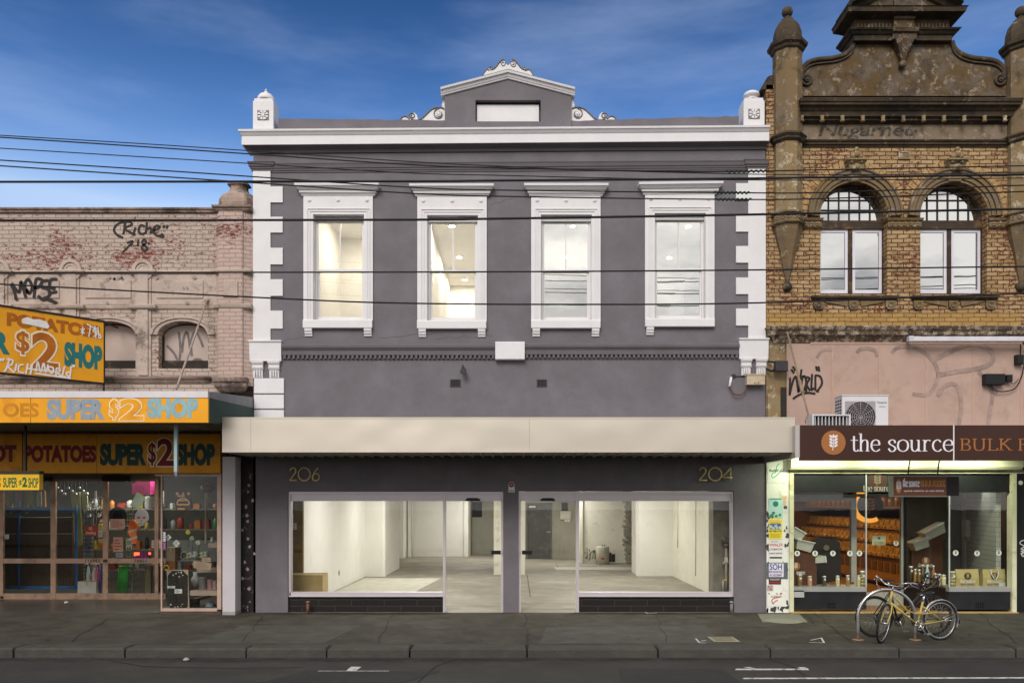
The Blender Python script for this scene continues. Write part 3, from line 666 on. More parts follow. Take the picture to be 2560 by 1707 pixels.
# upstairs windows
for i, (xa, dy) in enumerate(W):
    a, c = X(xa), X(xa + 159); T = Z(451 + dy); B_ = Z(737 + dy)
    oa, ob = X(xa + 22), X(xa + 139); ot, obt = Z(494 + dy), Z(736 + dy)
    b = MB(); b.wall(a, c, B_, T, [(oa, ob, obt, ot)], -.04, -.0005)
    # architrave bead inside the surround
    e = .045
    for s_ in (.0, .022):
        q = .055 + s_ * 2.2
        b.box(oa - q - .015, oa - q, -.052 - s_ * .2, -.041, obt, ot + q); b.box(ob + q, ob + q + .015, -.052 - s_ * .2, -.041, obt, ot + q)
        b.box(oa - q - .015, ob + q + .015, -.052 - s_ * .2, -.041, ot + q + .0005, ot + q + .0155)
    b.box(oa + .0005, oa + .012, -.0004, .29, obt, ot); b.box(ob - .012, ob - .0005, -.0004, .29, obt, ot); b.box(oa + .012, ob - .012, -.0004, .29, ot - .012, ot - .0005)
    win = b.build('window', WHITE, main)
    b = MB(); b.mould(a, c, [(T - .005, .045), (T + .02, .06), (T + .04, .065), (T + .045, .09), (T + .09, .095), (T + .1, .12), (T + .15, .165), (T + .155, .18), (T + .2, .185), (T + .205, .17)], .0, eL=.78, eR=.78, tilt=.012 if i == 3 else 0.0); b.build('window_hood', WHITE, win)
    b = MB()
    for f in (.085, .5, .915):
        b.disc((a + (c - a) * f, Z(461 + dy)), .042, -.05, -.04, 16); b.disc((a + (c - a) * f, Z(461 + dy)), .026, -.062, -.05, 12)
    b.build('rosette', WHITE, win)
    b = MB(); b.mould(X(xa + 1), X(xa + 157), [(Z(755 + dy), .07), (Z(754 + dy), .085), (Z(738 + dy), .085), (Z(736 + dy), .075)], .28, eL=.12, eR=.12); b.build('window_sill', WHITE, win)
    for f in (xa + 3, xa + 139):
        if i == 3 and f > xa + 100: continue
        b = MB(); z = Z(755 + dy); b.mould(X(f), X(f + 17), [(z - .15, .025), (z - .105, .03), (z - .104, .05), (z - .055, .055), (z - .054, .07), (z, .075)], .0, eL=0, eR=0); b.build('sill_bracket', WHITE, win)
    # double hung sashes
    zm = Z(617 + dy); fy = .055
    b = MB(); b.wall(oa, ob, obt, ot, [(oa + .05, ob - .045, obt + .05, ot - .09)], fy + .05, fy + .12)
    b.box(oa + .001, ob - .001, fy, fy + .05, ot - .1, ot - .045); b.build('window_frame', WHITE2, win)
    b = MB(); b.wall(oa + .05, ob - .045, zm - .02, ot - .09, [(oa + .075, (oa + ob) / 2 - .012, zm + .02, ot - .115), ((oa + ob) / 2 + .012, ob - .07, zm + .02, ot - .115)], fy + .06, fy + .1); b.build('upper_sash', WHITE2, win)
    b = MB(); b.wall(oa + .05, ob - .045, obt + .05, zm + .015, [(oa + .085, ob - .08, obt + .11, zm - .025)], fy + .102, fy + .14); b.build('lower_sash', WHITE2, win)
    g = GLU if i < 2 else GLM
    b = MB(); b.box(oa + .07, ob - .065, fy + .078, fy + .083, zm, ot - .11); b.build('pane', g, win)
    b = MB(); b.box(oa + .08, ob - .075, fy + .118, fy + .123, obt + .1, zm); b.build('pane', g, win)
    if i == 1:
        b = MB(); b.box(X(1078), X(1096), .02, .05, Z(497.5), Z(494.5)); b.tube([(X(1051), .03, Z(496.5)), (X(1098), .03, Z(497.5))], .008, 6); b.build('window_stay', M('iron stay', (.05, .045, .04), .6), win)
# ---- rooms behind the windows
b = MB(); b.box(MX0 + .2, MX1 - .2, .302, 19.1, 4.0, 4.2); b.box(MX0 + .2, MX1 - .2, .302, 8.0, 8.4, 8.5)
b.build('upstairs_floor', PLASTER, main)
b = MB(); b.box(X(700), X(700) + .1, .302, 2.8, 4.2, 8.4); b.box(X(700) + .1, -2.06, 2.8, 2.9, 4.2, 8.4); b.box(-2.06, -1.96, .302, 6.9, 4.2, 8.4); b.box(-1.96, MX1 - .2, 6.9, 7.0, 4.2, 8.4)
b.build('upstairs_wall', M('warm white plaster', (.80, .775, .71), .7, .04), main)
LAMP = EM('warm lamp', (1.0, .86, .62), 30)
DL = [(-1.5, 1.93), (-1.5, 4.2), (-1.5, 6.2), (1.2, 1.93), (1.2, 4.2), (3.8, 1.93), (3.8, 4.2), (-3.2, 1.5)]
where = ['nearest the street behind the second upstairs window', 'middle one behind the second upstairs window', 'farthest back behind the second upstairs window', 'nearest the street behind the third upstairs window',
         'farther back behind the third upstairs window', 'nearest the street behind the fourth upstairs window', 'farther back behind the fourth upstairs window', 'on the ceiling behind the first upstairs window']
for (x, y), w in zip(DL, where):
    t = thing('ceiling_downlight', 'lit round ceiling downlight, ' + w, 'light', (x, y, 8.4), 0, 'upstairs ceiling downlights')
    b = MB(); b.lathe([(.09, 8.385), (.09, 8.3995)], (x, y), 20); b.build('trim', WHITE2, t)
    b = MB(); b.lathe([(.06, 8.375), (.06, 8.3845)], (x, y), 16); b.build('lamp', LAMP, t)
    area('downlight', (x, y, 8.36), .12, .12, 27 if x > -3 else 40, (1.0, .92, .77))
# ---- the shop at street level
for sgn, (ha, hb), mull, wl, wr, dl, dr in ((0, (661, 1156), (1017, 1023), 663.5, 1017, 1023, 1152), (1, (1191.5, 1686), (1324, 1330), 1330, 1681, 1196, 1324)):
    zt_ = Z(1128); hd = Z(1150)
    b = MB(); yf = .04
    b.box(X(ha) + .002, X(hb) - .002, yf, .2, zt_ - .055, zt_ - .002); b.box(X(ha) + .03, X(hb) - .03, yf + .03, .2, hd + .02, zt_ - .055); b.box(X(ha) + .03, X(hb) - .03, yf, .2, hd, hd + .02)
    b.box(X(ha) + .002, X(ha) + .045, yf, .2, 0 if sgn else Z(1370), zt_ - .055); b.box(X(hb) - .045, X(hb) - .002, yf, .2, Z(1370) if sgn else 0, zt_ - .055)
    b.box(X(mull[0]), X(mull[1]), yf - .005, .2, 0.0, zt_ - .001)
    b.box(X(wl) + .0, X(wr), yf, .2, Z(1370), Z(1360)); b.box(X(wl), X(wr), yf - .03, yf, Z(1370), Z(1367.5))
    for i in range(8):
        x = X(wl) + (X(wr) - X(wl)) * (i + .5) / 8; b.box(x - .02, x + .02, yf - .002, yf, Z(1365), Z(1364))
    sf = b.build('shopfront_frame', ALU, main)
    b = MB(); b.box(X(wl) + .02, X(wr) - .0, .1, .108, Z(1360), hd); b.build('pane', GL, sf)
    b = MB(); b.box(X(dl) + .02, X(dr) - .03, .11, .118, 0.01, hd); b.build('pane', GL, sf)
    b = MB(); xx = (X(1086), X(1258))[sgn]; b.prism([(xx - .15, hd), (xx + .15, hd), (xx + .135, hd + .045), (xx + .09, hd + .062), (xx - .09, hd + .062), (xx - .135, hd + .045)], -.03, yf); b.build('door_sensor', BLACK, sf)
    b = MB(); xa = (X(1128), X(1199))[sgn]; xb_ = (X(1150), X(1222))[sgn]; b.box(xa, xb_, .06, .1, Z(1273), Z(1264)); b.box(xa + .05, xb_ - .05, .05, .06, Z(1271), Z(1266)); b.build('door_handle', BLACK, sf)
    b = MB(); b.box((X(1152), X(1191.5) + .003)[sgn], (X(1156) - .003, X(1196))[sgn], .028, .04, Z(1274), Z(1263)); b.build('lock_plate', STEEL, sf)
    # dark tiles below the window
    b = MB(); b.box(X(wl) - .015, X(wr) - .002, .06, .16, 0.0, Z(1370) - .002)
    b.build('tile_plinth', BRICK('black tiles', (.014, .012, .012), (.018, .015, .014), (.05, .042, .038), (.014, .012, .012), (.014, .012, .012), (.05, .04, .04), 9.0, .66, .125), main)
b = MB(); b.box(X(588), X(1757), .0, 18.9, -.1, -.002); b.box(X(588), X(663), .302, 1.09, 0, .0005)
b.build('shop_floor', CONC, main)
b = MB()  # a paler screeded area and saw cuts in the floor
for q in ([(838, 1327), (1012, 1327), (955, 1358), (770, 1358)],):
    p = [G(a, c) for a, c in q]; b.rings([[(v.x, v.y, 0.0) for v in p], [(v.x, v.y, .004) for v in p]])
p = [G(a, c) for a, c in [(1272, 1302), (1465, 1302), (1465, 1308), (1278, 1308)]]; b.rings([[(v.x, v.y, 0.0) for v in p], [(v.x, v.y, .004) for v in p]])
b.build('floor_screed', M('pale screed', (.52, .50, .42), .7, .15, 3), main)
b = MB()
for q in ([(1196, 1385.5), (1322, 1385.5)], [(1196, 1398), (1322, 1398)], [(1211, 1320), (1218, 1370)], [(1195, 1384), (1211, 1384)], [(1025, 1392), (1150, 1392)], [(1277, 1292), (1284, 1307)]):
    p = [G(a, c) for a, c in q]; t = (p[1] - p[0]).normalized(); n = Vector((-t.y, t.x, 0)) * .012
    b.quad(*[v + Vector((0, 0, .003)) for v in (p[0] + n, p[1] + n, p[1] - n, p[0] - n)])
b.build('floor_joint', M('dark joint', (.12, .11, .085), .9), main)
b = MB(); b.box(MX0 + .2, MX1 - .2, .302, 19.1, 2.95, 3.05); b.build('shop_ceiling', PLASTER, main)
LX = -4.59
b = MB(); b.box(LX - .12, LX, 1.09, 7.88, .0, 2.95); b.box(LX - .12, X(879, 7.88), 7.88, 8.0, 0, 2.95)
b.rings([[(X(879, 7.88), 7.88, z), (X(884, 7.9), 7.93, z), (X(890.5, 8.6), 8.5, z), (X(890.5, 8.6), 11.0, z), (LX, 11.0, z), (LX, 8.0, z), (X(879, 7.88), 8.0, z)] for z in (0, 2.95)])
b.build('lining_wall', PLASTER, main)
b = MB(); b.box(MX0 + .205, -5.0, 11.0, 17.0, 0, 2.95); b.box(-5.0, X(1066, 17), 17.0, 17.2, 0, 2.95); b.box(-5.0, -4.6, 15.9, 17.0, 0, 2.95); b.box(-4.55, -4.42, 16.75, 17, 0, 2.95)
b.tube([(-4.38, 16.9, 0), (-4.38, 16.9, 2.95)], .03, 8)
b.box(X(1066, 17), X(1076, 17), 16.9, 17.3, 0, 2.95); b.build('back_wall', PLASTER, main)
b = MB(); b.box(X(1076, 17), X(1140, 18.7), 18.6, 18.8, 0, 2.95); b.box(X(1076, 17), X(1076, 17) + .06, 17.3, 18.6, 0, 2.95); b.box(X(1205, 15.6), X(1345, 15.6), 15.6, 15.8, 0, 2.95); b.box(X(1205, 15.6), X(1205, 15.6) + .05, 15.8, 18.6, 0, 2.95)
b.build('cement_wall', GREYCONC, main)
b = MB()
for i in range(6): x = X(1083 + 4.3 * i, 18.58); b.box(x, x + .03, 18.54, 18.6, Z(1186, 18.58), Z(1153, 18.58))
b.box(X(1083, 18.58), X(1107, 18.58), 18.585, 18.6, Z(1187, 18.58), Z(1152, 18.58)); b.build('window_grille', M('grille', (.03, .028, .025), .8), main)
# grey fire door
b = MB(); b.box(X(1212, 15.55), X(1265, 15.55), 15.55, 15.6, 0.01, Z(1158, 15.55)); dr = b.build('door', M('grey door paint', (.085, .083, .08), .55, .1, 1.5, dirt=(.14, .135, .12), dirt_amt=.3), main)
b = MB(); xa, xb_, zt_ = X(1210.5, 15.5), X(1266.5, 15.5), Z(1156.5, 15.5); b.box(xa - .03, xa, 15.53, 15.6, 0, zt_ + .04); b.box(xb_, xb_ + .03, 15.53, 15.6, 0, zt_ + .04); b.box(xa, xb_, 15.53, 15.6, zt_, zt_ + .04); b.build('door_frame', M('door frame', (.14, .135, .125), .6), dr)
b = MB(); x = X(1262, 15.5); z = Z(1221, 15.5); b.tube([(x, 15.48, z), (x - .14, 15.48, z)], .014, 6); b.box(x - .02, x + .02, 15.5, 15.55, z - .03, z + .03); b.build('door_handle', STEEL, dr)
b = MB(); b.box(X(1215, 15.5), X(1230, 15.5), 15.54, 15.55, Z(1165, 15.5), Z(1161, 15.5)); b.build('door_sign', WHITE2, dr)
b = MB(); b.box(X(1206, 8.5), X(1134, 8.5), 8.5, 11.2, 0, 2.95); b.build('pillar', PLASTER2, main)
b = MB()
for i in range(15):
    z = .15 + i * .18 + random.uniform(-.02, .02)
    if i % 2: b.box(X(1134, 8.5) + .03, X(1134, 8.5) + .12, 8.46, 8.5, z, z + .08)
b.build('toothed_brick', PLASTER2, main)
b = MB(); b.box(X(1338, 13.4), X(1470, 13.4), 13.4, 13.6, 0, 2.95); b.box(X(1332, 13.4), X(1338, 13.4), 13.3, 15.6, 0, 2.95); b.box(X(1465, 13.4), MX1 - .2, 13.6, 13.8, 0, 2.95); b.build('back_wall', PLASTER2, main)
# stripped brick strip in the right-hand back wall
b = MB(); random.seed(5); z = .03; i = 0
while z < 2.9:
    h = random.uniform(.075, .1); xa = X(1437 + random.uniform(-6, 3) - (4 if i % 2 else 0), 13.3); xb_ = X(1464 + random.uniform(-3, 2), 13.3); x = xa
    while x < xb_ - .05:
        w = min(random.uniform(.14, .26), xb_ - x); d_ = random.uniform(.0, .09); b.box(x, x + w - .012, 13.29 - d_, 13.399, z, z + h - .013); x += w
    z += h; i += 1
b.build('stripped_brick', M('old whitewashed brick', (.46, .43, .34), .9, .3, 8, .5, 40), main)
RX = 4.62
b = MB(); b.box(X(1467, 8), RX + .0, 8.0, 9.5, 0, 2.95); b.rings([[(X(1463, 8), 8.25, z), (X(1471, 8), 8.0, z), (X(1475, 8), 8.3, z)] for z in (0, 2.95)]); b.build('lining_wall', PLASTER, main)
b = MB(); b.box(RX, RX + .12, .9, 8.0, 0, 2.95); b.box(RX - .02, RX, 1.6, 1.63, .5, 2.95)
b.tube([(RX - .015, 7.2, .9), (RX - .015, 7.2, 2.95)], .016, 6); b.tube([(RX - .015, 4.85, .3), (RX - .015, 4.85, 2.95)], .014, 6); b.build('side_wall', PLASTER2, main)
b = MB(); b.box(X(1652), MX1 - .2, .5, .899, 0, 2.95); b.build('corner_pier', M('bare cement', (.19, .175, .13), .9, .3, 4, .4, 20), main)
b = MB(); b.box(MX0 + .2, -5.0, .302, 1.09, 0, 2.95); b.box(-5.0, LX - .001, 1.0, 1.089, 0, 2.95); b.build('corner_pier', M('brown ply lining', (.22, .15, .05), .8, .35, 2.5), main)
for i, (x, y) in enumerate([(-2.6, 2.2), (-2.6, 6.5), (-1.7, 15.2), (2.4, 2.2), (2.4, 6.5), (1.3, 12.6)]):
    t = thing('ceiling_batten', 'long fluorescent batten on the shop ceiling, %s of the %s row' % (('first', 'second', 'third')[i % 3], ('left', 'right')[i // 3]), 'light', (x, y, 2.95), 0, 'shop ceiling battens')
    b = MB(); b.box(x - .75, x + .75, y - .06, y + .06, 2.9, 2.9495); b.build('housing', WHITE2, t)
    b = MB(); b.rings([[(x + s_, y + .045 * math.cos(a), 2.9 - .03 * math.sin(a)) for a in [PI * j / 6 for j in range(7)]] for s_ in (-.72, .72)]); b.build('diffuser', EM('batten glow', (1.0, .95, .82), 6), t)
    area('batten', (x, y, 2.85), 1.5, .25, 74, (1.0, .985, .92))
# ---- awning of the grey shop
AY = -1.69
AW0, AW1 = X(510, AY), X(1826, AY); at, ab = Z(958, AY), Z(1038, AY)
aw = None
b = MB(); n = 60
m_, ns_, lk_ = newmat('pearl sheet metal')
o_ = nd(ns_, 'ShaderNodeOutputMaterial'); pb_ = nd(ns_, 'ShaderNodeBsdfPrincipled', {'Base Color': (.64, .57, .48, 1), 'Roughness': .32, 'Metallic': .55, 'Specular IOR Level': .5}); lk_.new(pb_.outputs[0], o_.inputs[0])
t_ = nd(ns_, 'ShaderNodeTexCoord'); mp_ = nd(ns_, 'ShaderNodeMapping'); mp_.inputs['Scale'].default_value = (.8, 1, 1.0); lk_.new(t_.outputs['Object'], mp_.inputs[0])
nn_ = nd(ns_, 'ShaderNodeTexNoise', {'Scale': 1.2, 'Detail': 1.0}); lk_.new(mp_.outputs[0], nn_.inputs['Vector'])
bb_ = nd(ns_, 'ShaderNodeBump', {'Strength': .3, 'Distance': .1}); lk_.new(nn_.outputs['Fac'], bb_.inputs['Height']); lk_.new(bb_.outputs[0], pb_.inputs['Normal'])
for xa, xb_ in ((AW0, X(576, AY)), (X(576, AY), X(1216, AY)), (X(1216, AY), AW1)):
    b.box(xa + .0015, xb_ - .0015, AY, AY + .03, ab, at)
b.box(AW0, AW0 + .02, AY + .03, .0, ab, at); b.box(AW1 - .02, AW1, AY + .03, .0, ab, at); b.box(AW0, AW1, AY - .008, AY + .0, at - .02, at + .002); b.box(AW0, AW1, AY - .006, AY + .0, ab - .002, ab + .012)
aw = b.build('awning', m_, main)
b = MB(); pr = []; x = AW0 + .02; zr = ab + .035
while x < AW1 - .22:
    pr += [(x, zr), (x + .155, zr), (x + .165, zr - .035), (x + .19, zr - .035), (x + .2, zr)]; x += .2
pr += [(AW1 - .02, zr), (AW1 - .02, zr + .03), (AW0 + .02, zr + .03)]
b.prism(pr, AY + .03, -.001); b.build('awning_soffit', M('soffit sheet', (.60, .58, .50), .4, .1, 3, metal=.2), aw)
b = MB(); b.box(AW0 + .02, AW1 - .02, AY + .03, -.001, at - .06, at - .04); b.build('awning_roof', M('awning deck', (.3, .3, .3), .6), aw)
# light column at the party wall under the awning
t = thing('awning_post', 'pale grey square post under the left end of the plain awning', 'post', (X(525, -.32), -.32, 0))
b = MB(); b.mould(X(511, -.36), X(540, -.36), [(0, .0), (ab - .002, .0)], -.04, yf=-.36, eL=0, eR=0); b.build('shaft', M('post paint', (.52, .49, .5), .6, .08, 3), t)
b = MB(); b.mould(X(511, -.36), X(540, -.36), [(0, .006), (.06, .006), (.065, .001)], -.03, yf=-.361, eL=.5, eR=.5); b.build('base_plate', M('post foot', (.3, .28, .28), .6), t)

# ================================================================== THE PINK PAINTED BRICK SHOP (left)
PINK = BRICK('pink painted brick', (.47, .385, .33), (.41, .335, .285), (.25, .18, .15), (.19, .045, .03), (.13, .03, .022), (.3, .2, .17), .74, ms=.009, bias_z=(7.1, .8, .085))
PINKR = STUCCO('pink painted render', (.48, .385, .33), (.42, .335, .285), (.56, .45, .40), (.16, .12, .10), .25, .2)
PINKS = STUCCO('sooty pink coping', (.40, .30, .25), (.3, .22, .18), (.5, .4, .33), (.05, .042, .036), .75, .3)
PIER = BRICK('flaking pier brick', (.50, .375, .325), (.45, .335, .29), (.33, .24, .2), (.19, .045, .03), (.13, .03, .022), (.3, .2, .17), .83, bias_z=(7.6, .6, .19))
SPRAY = M('black spray paint', (.022, .016, .014), .6, .2, 20)
GSPRAY = M('faded spray paint', (.17, .14, .14), .7, .3, 8)
WSPRAY = M('white spray paint', (.75, .72, .7), .6, .1)
pink = thing('painted_brick_building', 'low pink painted brick building with flaking parapet, arched boarded windows and graffiti', 'building', (X(290), 0, 0))
PL = X(-560)
b = MB()
zA = Z(769); rise = Z(738) - Z(769)
arches = [(X(421), X(478) - X(421), Z(846), zA, rise), (X(248), X(313) - X(248), Z(846), zA, rise), (X(83), X(147) - X(83), Z(846), zA, rise), (X(-83), X(147) - X(83), Z(846), zA, rise), (X(-248), X(147) - X(83), Z(846), zA, rise), (X(-413), X(147) - X(83), Z(846), zA, rise)]
b.archwall(PL, X(506), 3.5, Z(622), arches, 0.0, .35)
b.box(PL, X(506), .0, .35, Z(622), Z(488))
b.build('wall', PINK, pink)
b = MB(); b.box(PL, X(581.5), .36, 9.0, 3.2, Z(560)); b.build('rear_block', PINK, pink)
b = MB(); b.mould(PL, X(497), [(Z(490), .01), (Z(488.5), .045), (Z(484), .05), (Z(483), .08), (Z(479.5), .085), (Z(478), .05)], .36, eL=0, eR=0); b.build('coping', PINKS, pink)
def course(y0, levels, name):
    b = MB(); b.mould(PL, X(500), [(Z(y0) + dz, p) for dz, p in levels], .0, eL=0, eR=0)
    for xa, xb in ((147, 183.5), (313, 348), (-19, 19), (-184, -147), (-349, -313)): b.mould(X(xa - 2), X(xb + 2), [(Z(y0) + dz, p + .07) for dz, p in levels], .0)
    b.mould(X(500), X(581), [(Z(y0) + dz, p + .10) for dz, p in levels], .0, eL=.3, eR=.02); b.build(name, PINKR, pink)
course(628, [(-.02, .0), (.0, .035), (.03, .045), (.035, .03), (.06, .0)], 'upper_course')
course(709, [(-.02, .0), (.0, .03), (.05, .045), (.06, .025), (.075, .0)], 'lower_course')
b = MB(); b.mould(PL, X(478), [(Z(880), .02), (Z(876), .05), (Z(872), .06), (Z(871), .1), (Z(867), .12), (Z(864), .02)], .0, eL=0, eR=1); b.build('sill_course', PINKS, pink)
# pilasters with rounded heads
for xa, xb in ((147, 183.5), (313, 348), (-19, 19), (-184, -147), (-349, -313)):
    b = MB(); a, c = X(xa), X(xb); m = (a + c) / 2
    b.box(a, c, -.03, .0, Z(864), Z(711)); b.box(a + .05, c - .05, -.06, -.03, Z(862), Z(712))
    b.box(a, c, -.03, .0, Z(700.5), Z(630)); b.box(a + .05, c - .05, -.06, -.03, Z(700.5), Z(630.5))
    r = (c - a) / 2 + .05
    b.disc((m, Z(622)), r - .001, -.05, .0, 28); b.build('pilaster', PINKR, pink)
    b = MB(); b.archring(m, Z(622), r - .055, r + .01, -.075, -.05); b.archring(m, Z(622), r * .45, r * .6, -.06, -.05); b.build('pilaster_head', PINKR, pink)
for xa, xb in ((197.7, 302), (362, 467), (33, 137), (-130, -30), (-297, -197), (-463, -363)):
    b = MB(); b.mould(X(xa), X(xb), [(Z(687), .0), (Z(687) + .02, .03), (Z(643) - .02, .03), (Z(643), .0)], .0, eL=-.0, eR=0); b.build('raised_panel', PINKR, pink)
b = MB(); b.box(PL, X(506), -.0085, .0, Z(699), Z(631)); b.build('frieze', PINKR, pink)
# boarded arched windows
BOARD = M('pink window board', (.46, .365, .32), .75, .12, 2.0)
for k_, (cx, hw, zb, zs, ri) in enumerate(arches):
    b = MB(); n = 20
    b.archring(cx, zs, hw - .0, hw + .09, -.05, .0, sz=ri / hw); b.archring(cx, zs, hw + .09, hw + .15, -.075, .0, sz=(ri + .02) / (hw + .03)); w = b.build('window', PINKR, pink)
    arc = [(cx + hw * .94 * math.cos(PI * i / n), zs + ri * .88 * math.sin(PI * i / n)) for i in range(n + 1)]
    b = MB(); b.prism(arc + [(cx - hw * .94, zb + .19), (cx + hw * .94, zb + .19)], .2, .24); b.build('board', BOARD, w)
    b = MB(); b.box(cx - hw, cx + hw, .15, .3, zb, zb + .185); b.box(cx - hw, cx - hw * .93, .17, .26, zb + .19, zs); b.box(cx + hw * .93, cx + hw, .17, .26, zb + .19, zs); b.build('sill', M('burnt dark sill', (.035, .026, .02), .8, .4, 6, dirt=(.2, .15, .12), dirt_amt=.2), w)
# the pier at the right end
b = MB(); a, c = X(497), X(581)
pr = lambda z: [(a, -.0, z), (a + .05, -.06, z), (X(506), -.06, z), (X(506) + .01, -.11, z), (X(561), -.11, z), (X(563), -.07, z), (c, .0, z), (c, .36, z), (a, .36, z)]
b.rings([pr(Z(886)), pr(Z(489))]); b.build('pier', PIER, pink)
b = MB(); b.mould(a + .01, c - .02, [(Z(489), .09), (Z(486), .12), (Z(483), .12), (Z(481), .16), (Z(477), .17), (Z(476), .12)], .36, eL=.3, eR=.15); b.build('pier_cap', PINKS, pink)
# bell shaped finial
b = MB(); cx = X(543)
prof = [(.33, Z(476)), (.345, Z(468)), (.34, Z(458)), (.30, Z(448)), (.21, Z(440)), (.165, Z(434)), (.15, Z(427)), (.155, Z(423)), (.2, Z(421)), (.2, Z(417.5)), (.15, Z(416.5))]
b.rings([[(cx + r * (1.05 if abs(q) else 1) * sx, .16 + r * .8 * sy, z) for sx, sy, q in ((-1, -.55, 1), (-.7, -1, 1), (.7, -1, 1), (1, -.55, 1), (1, .7, 1), (-1, .7, 1))] for r, z in prof]); b.build('finial', PINKS, pink)
b = MB(); a, c = X(506), X(563); b.mould(a, c, [(Z(900), -.03), (Z(897), .05), (Z(889), .12), (Z(886.5), .13), (Z(880), .13), (Z(878), .17), (Z(870), .18), (Z(867), .12)], .0, eL=.6, eR=.5); b.build('pier_corbel', PINKS, pink)
b = MB(); b.mould(X(519), X(551), [(Z(686), .12), (Z(685), .135), (Z(649), .135), (Z(648), .12)], -.05, yf=.0, eL=0, eR=0); b.build('pier_panel', PINKR, pink)
# wall behind and under the awning, dark glued strip at the party wall
b = MB(); b.box(X(508), X(587), -.0, .3, 0.0, 3.49)
b.build('party_pier', STUCCO('dark glued wall', (.022, .018, .02), (.035, .028, .028), (.34, .27, .24), (.012, .01, .01), .4, .35), pink)
b = MB(); random.seed(3)
for i in range(14):
    z = .5 + i * .16 + random.uniform(-.05, .05); x = X(random.uniform(556, 585)); n = 9
    b.prism([(x + random.uniform(.015, .04) * math.cos(2 * PI * j / n), z + random.uniform(.02, .045) * math.sin(2 * PI * j / n)) for j in range(n)], -.0035, -.0005)
o = b.build('paper_scraps', M('torn poster glue', (.36, .29, .26), .9, .3, 20), pink); o['kind'] = 'stuff'
# graffiti
b = MB(); strokes(b, [[(.16, .98), (.05, .8), (.0, .55), (.05, .3), (.17, .12)], [(.2, .9), (.19, .55), (.17, .3)], [(.13, .93), (.28, .97), (.33, .82), (.2, .62), (.34, .35), (.38, .28)],
    [(.4, .68), (.38, .5), (.36, .32), (.4, .3)], [(.38, .99), (.385, .985)], [(.57, .72), (.5, .78), (.46, .6), (.47, .4), (.53, .33), (.58, .4)], [(.61, .95), (.6, .6), (.59, .36)], [(.6, .55), (.66, .65), (.69, .55), (.68, .36)],
    [(.73, .5), (.8, .58), (.85, .7), (.79, .76), (.74, .62), (.74, .4), (.82, .22), (.9, .3), (.9, .12)], [(.94, .8), (.91, .64)], [(1.0, .8), (.97, .62)]],
    X(262), X(386), Z(552), Z(508), -.004, .048)
strokes(b, [[(.0, .0), (.25, .5), (.36, .8)], [(.16, .68), (.38, .82), (.3, .45)], [(.6, .95), (.58, .45)], [(.72, .68), (.82, .95), (.9, .72), (.74, .4), (.82, .1), (.95, .3), (.74, .66)], [(.98, .72), (1.02, .55)]], X(282), X(342), Z(580), Z(548), -.004, .042)
strokes(b, [[(.38, 1.0), (.385, .99)], [(.385, .985), (.39, .97)]], X(262), X(386), Z(552), Z(500), -.004, .05)
b.build('graffiti', SPRAY, pink)
b = MB(); strokes(b, [[(.0, .75), (.08, .4), (.12, .0)], [(.02, .78), (.18, .35), (.22, .85), (.3, .3), (.33, .1)], [(.36, .3), (.3, .7), (.38, .95), (.46, .6), (.4, .3), (.34, .5)], [(.5, .1), (.52, .5), (.55, .95), (.68, .9), (.6, .6), (.5, .55)],
    [(.82, .9), (.68, .85), (.66, .6), (.8, .5), (.84, .25), (.7, .05), (.58, .2)], [(1.0, .95), (.86, .92), (.84, .6), (.96, .5)], [(.7, .12), (.85, .0), (1.0, -.15)], [(.8, .3), (1.0, .38)]], X(27), X(134), Z(690), Z(640), -.036, .062)
b.build('graffiti', SPRAY, pink)
b = MB(); cx = X(421); strokes(b, [[(.0, .6), (.2, .35), (.32, .0)], [(.3, .98), (.34, .5), (.3, .05)], [(.38, .4), (.42, .8), (.5, .98), (.56, .7), (.58, .45)], [(.62, .3), (.6, .7), (.7, .98), (.82, .8), (.9, .55)], [(.6, .05), (.7, .2), (.85, .18), (.95, .02)]], cx - .42, cx + .4, Z(838), Z(756), .197, .05); b.build('graffiti', GSPRAY, pink)
b = MB(); random.seed(11)
for i in range(16):
    x = random.choice([random.uniform(205, 295), random.uniform(360, 470)]); y = random.choice([636, 640, 694, 660]); L = random.uniform(4, 12)
    strokes(b, [[(x, y), (x + L, y + random.uniform(-10, 10))]], 0, 1, 0, 1, 0, 0) if False else b.ribbon([(X(x), Z(y)), (X(x + L * .5), Z(y + random.uniform(2, 10)))], random.uniform(.03, .07), -.0335)
b.build('graffiti', M('thin grey overspray', (.30, .245, .235), .8, .3, 9), pink)

# ---- awning of the pink shop
ORANGE = M('orange sign paint', (.78, .34, .012), .5, .1, 1.6, dirt=(.6, .24, .01), dirt_amt=.25, dirt_scale=2)
ORANGE2 = M('shaded weathered board', (.62, .26, .01), .55, .14, 1.3, dirt=(.4, .15, .008), dirt_amt=.3, dirt_scale=1.5)  # ORANGE2: orange darkened in its base colour for the shade under the awning
TEAL = M('teal letters', (.02, .16, .16), .6, .15, 5); DTEAL = M('dark green letters', (.012, .05, .04), .6, .2, 5); PALE = M('pale blue letters', (.25, .42, .46), .6, .15, 5); BGREY = M('blue grey letters', (.26, .31, .37), .6, .15, 5)
REDL = M('dark red letters', (.16, .012, .012), .6, .2, 5); RUST = M('faded brown letters', (.42, .12, .008), .6, .25, 4); GHOST = M('ghost letters', (.55, .21, .008), .6, .15, 4); CREAML = M('cream outline', (.8, .68, .5), .6, .05)
LY = -2.33
x0, x1 = X(-640, LY), X(478, LY); zt_, zb_ = Z(898, LY), Z(970, LY); zmid = Z(913, LY)
b = MB(); b.rings([[(x0, LY + .05, z), (x1, LY + .05, z), (X(581.5), .0, z + .25), (x0, .0, z + .25)] for z in (zt_ - .10, zt_ - .06)])
aw2 = b.build('awning', M('awning deck grey', (.3, .29, .29), .6), pink)
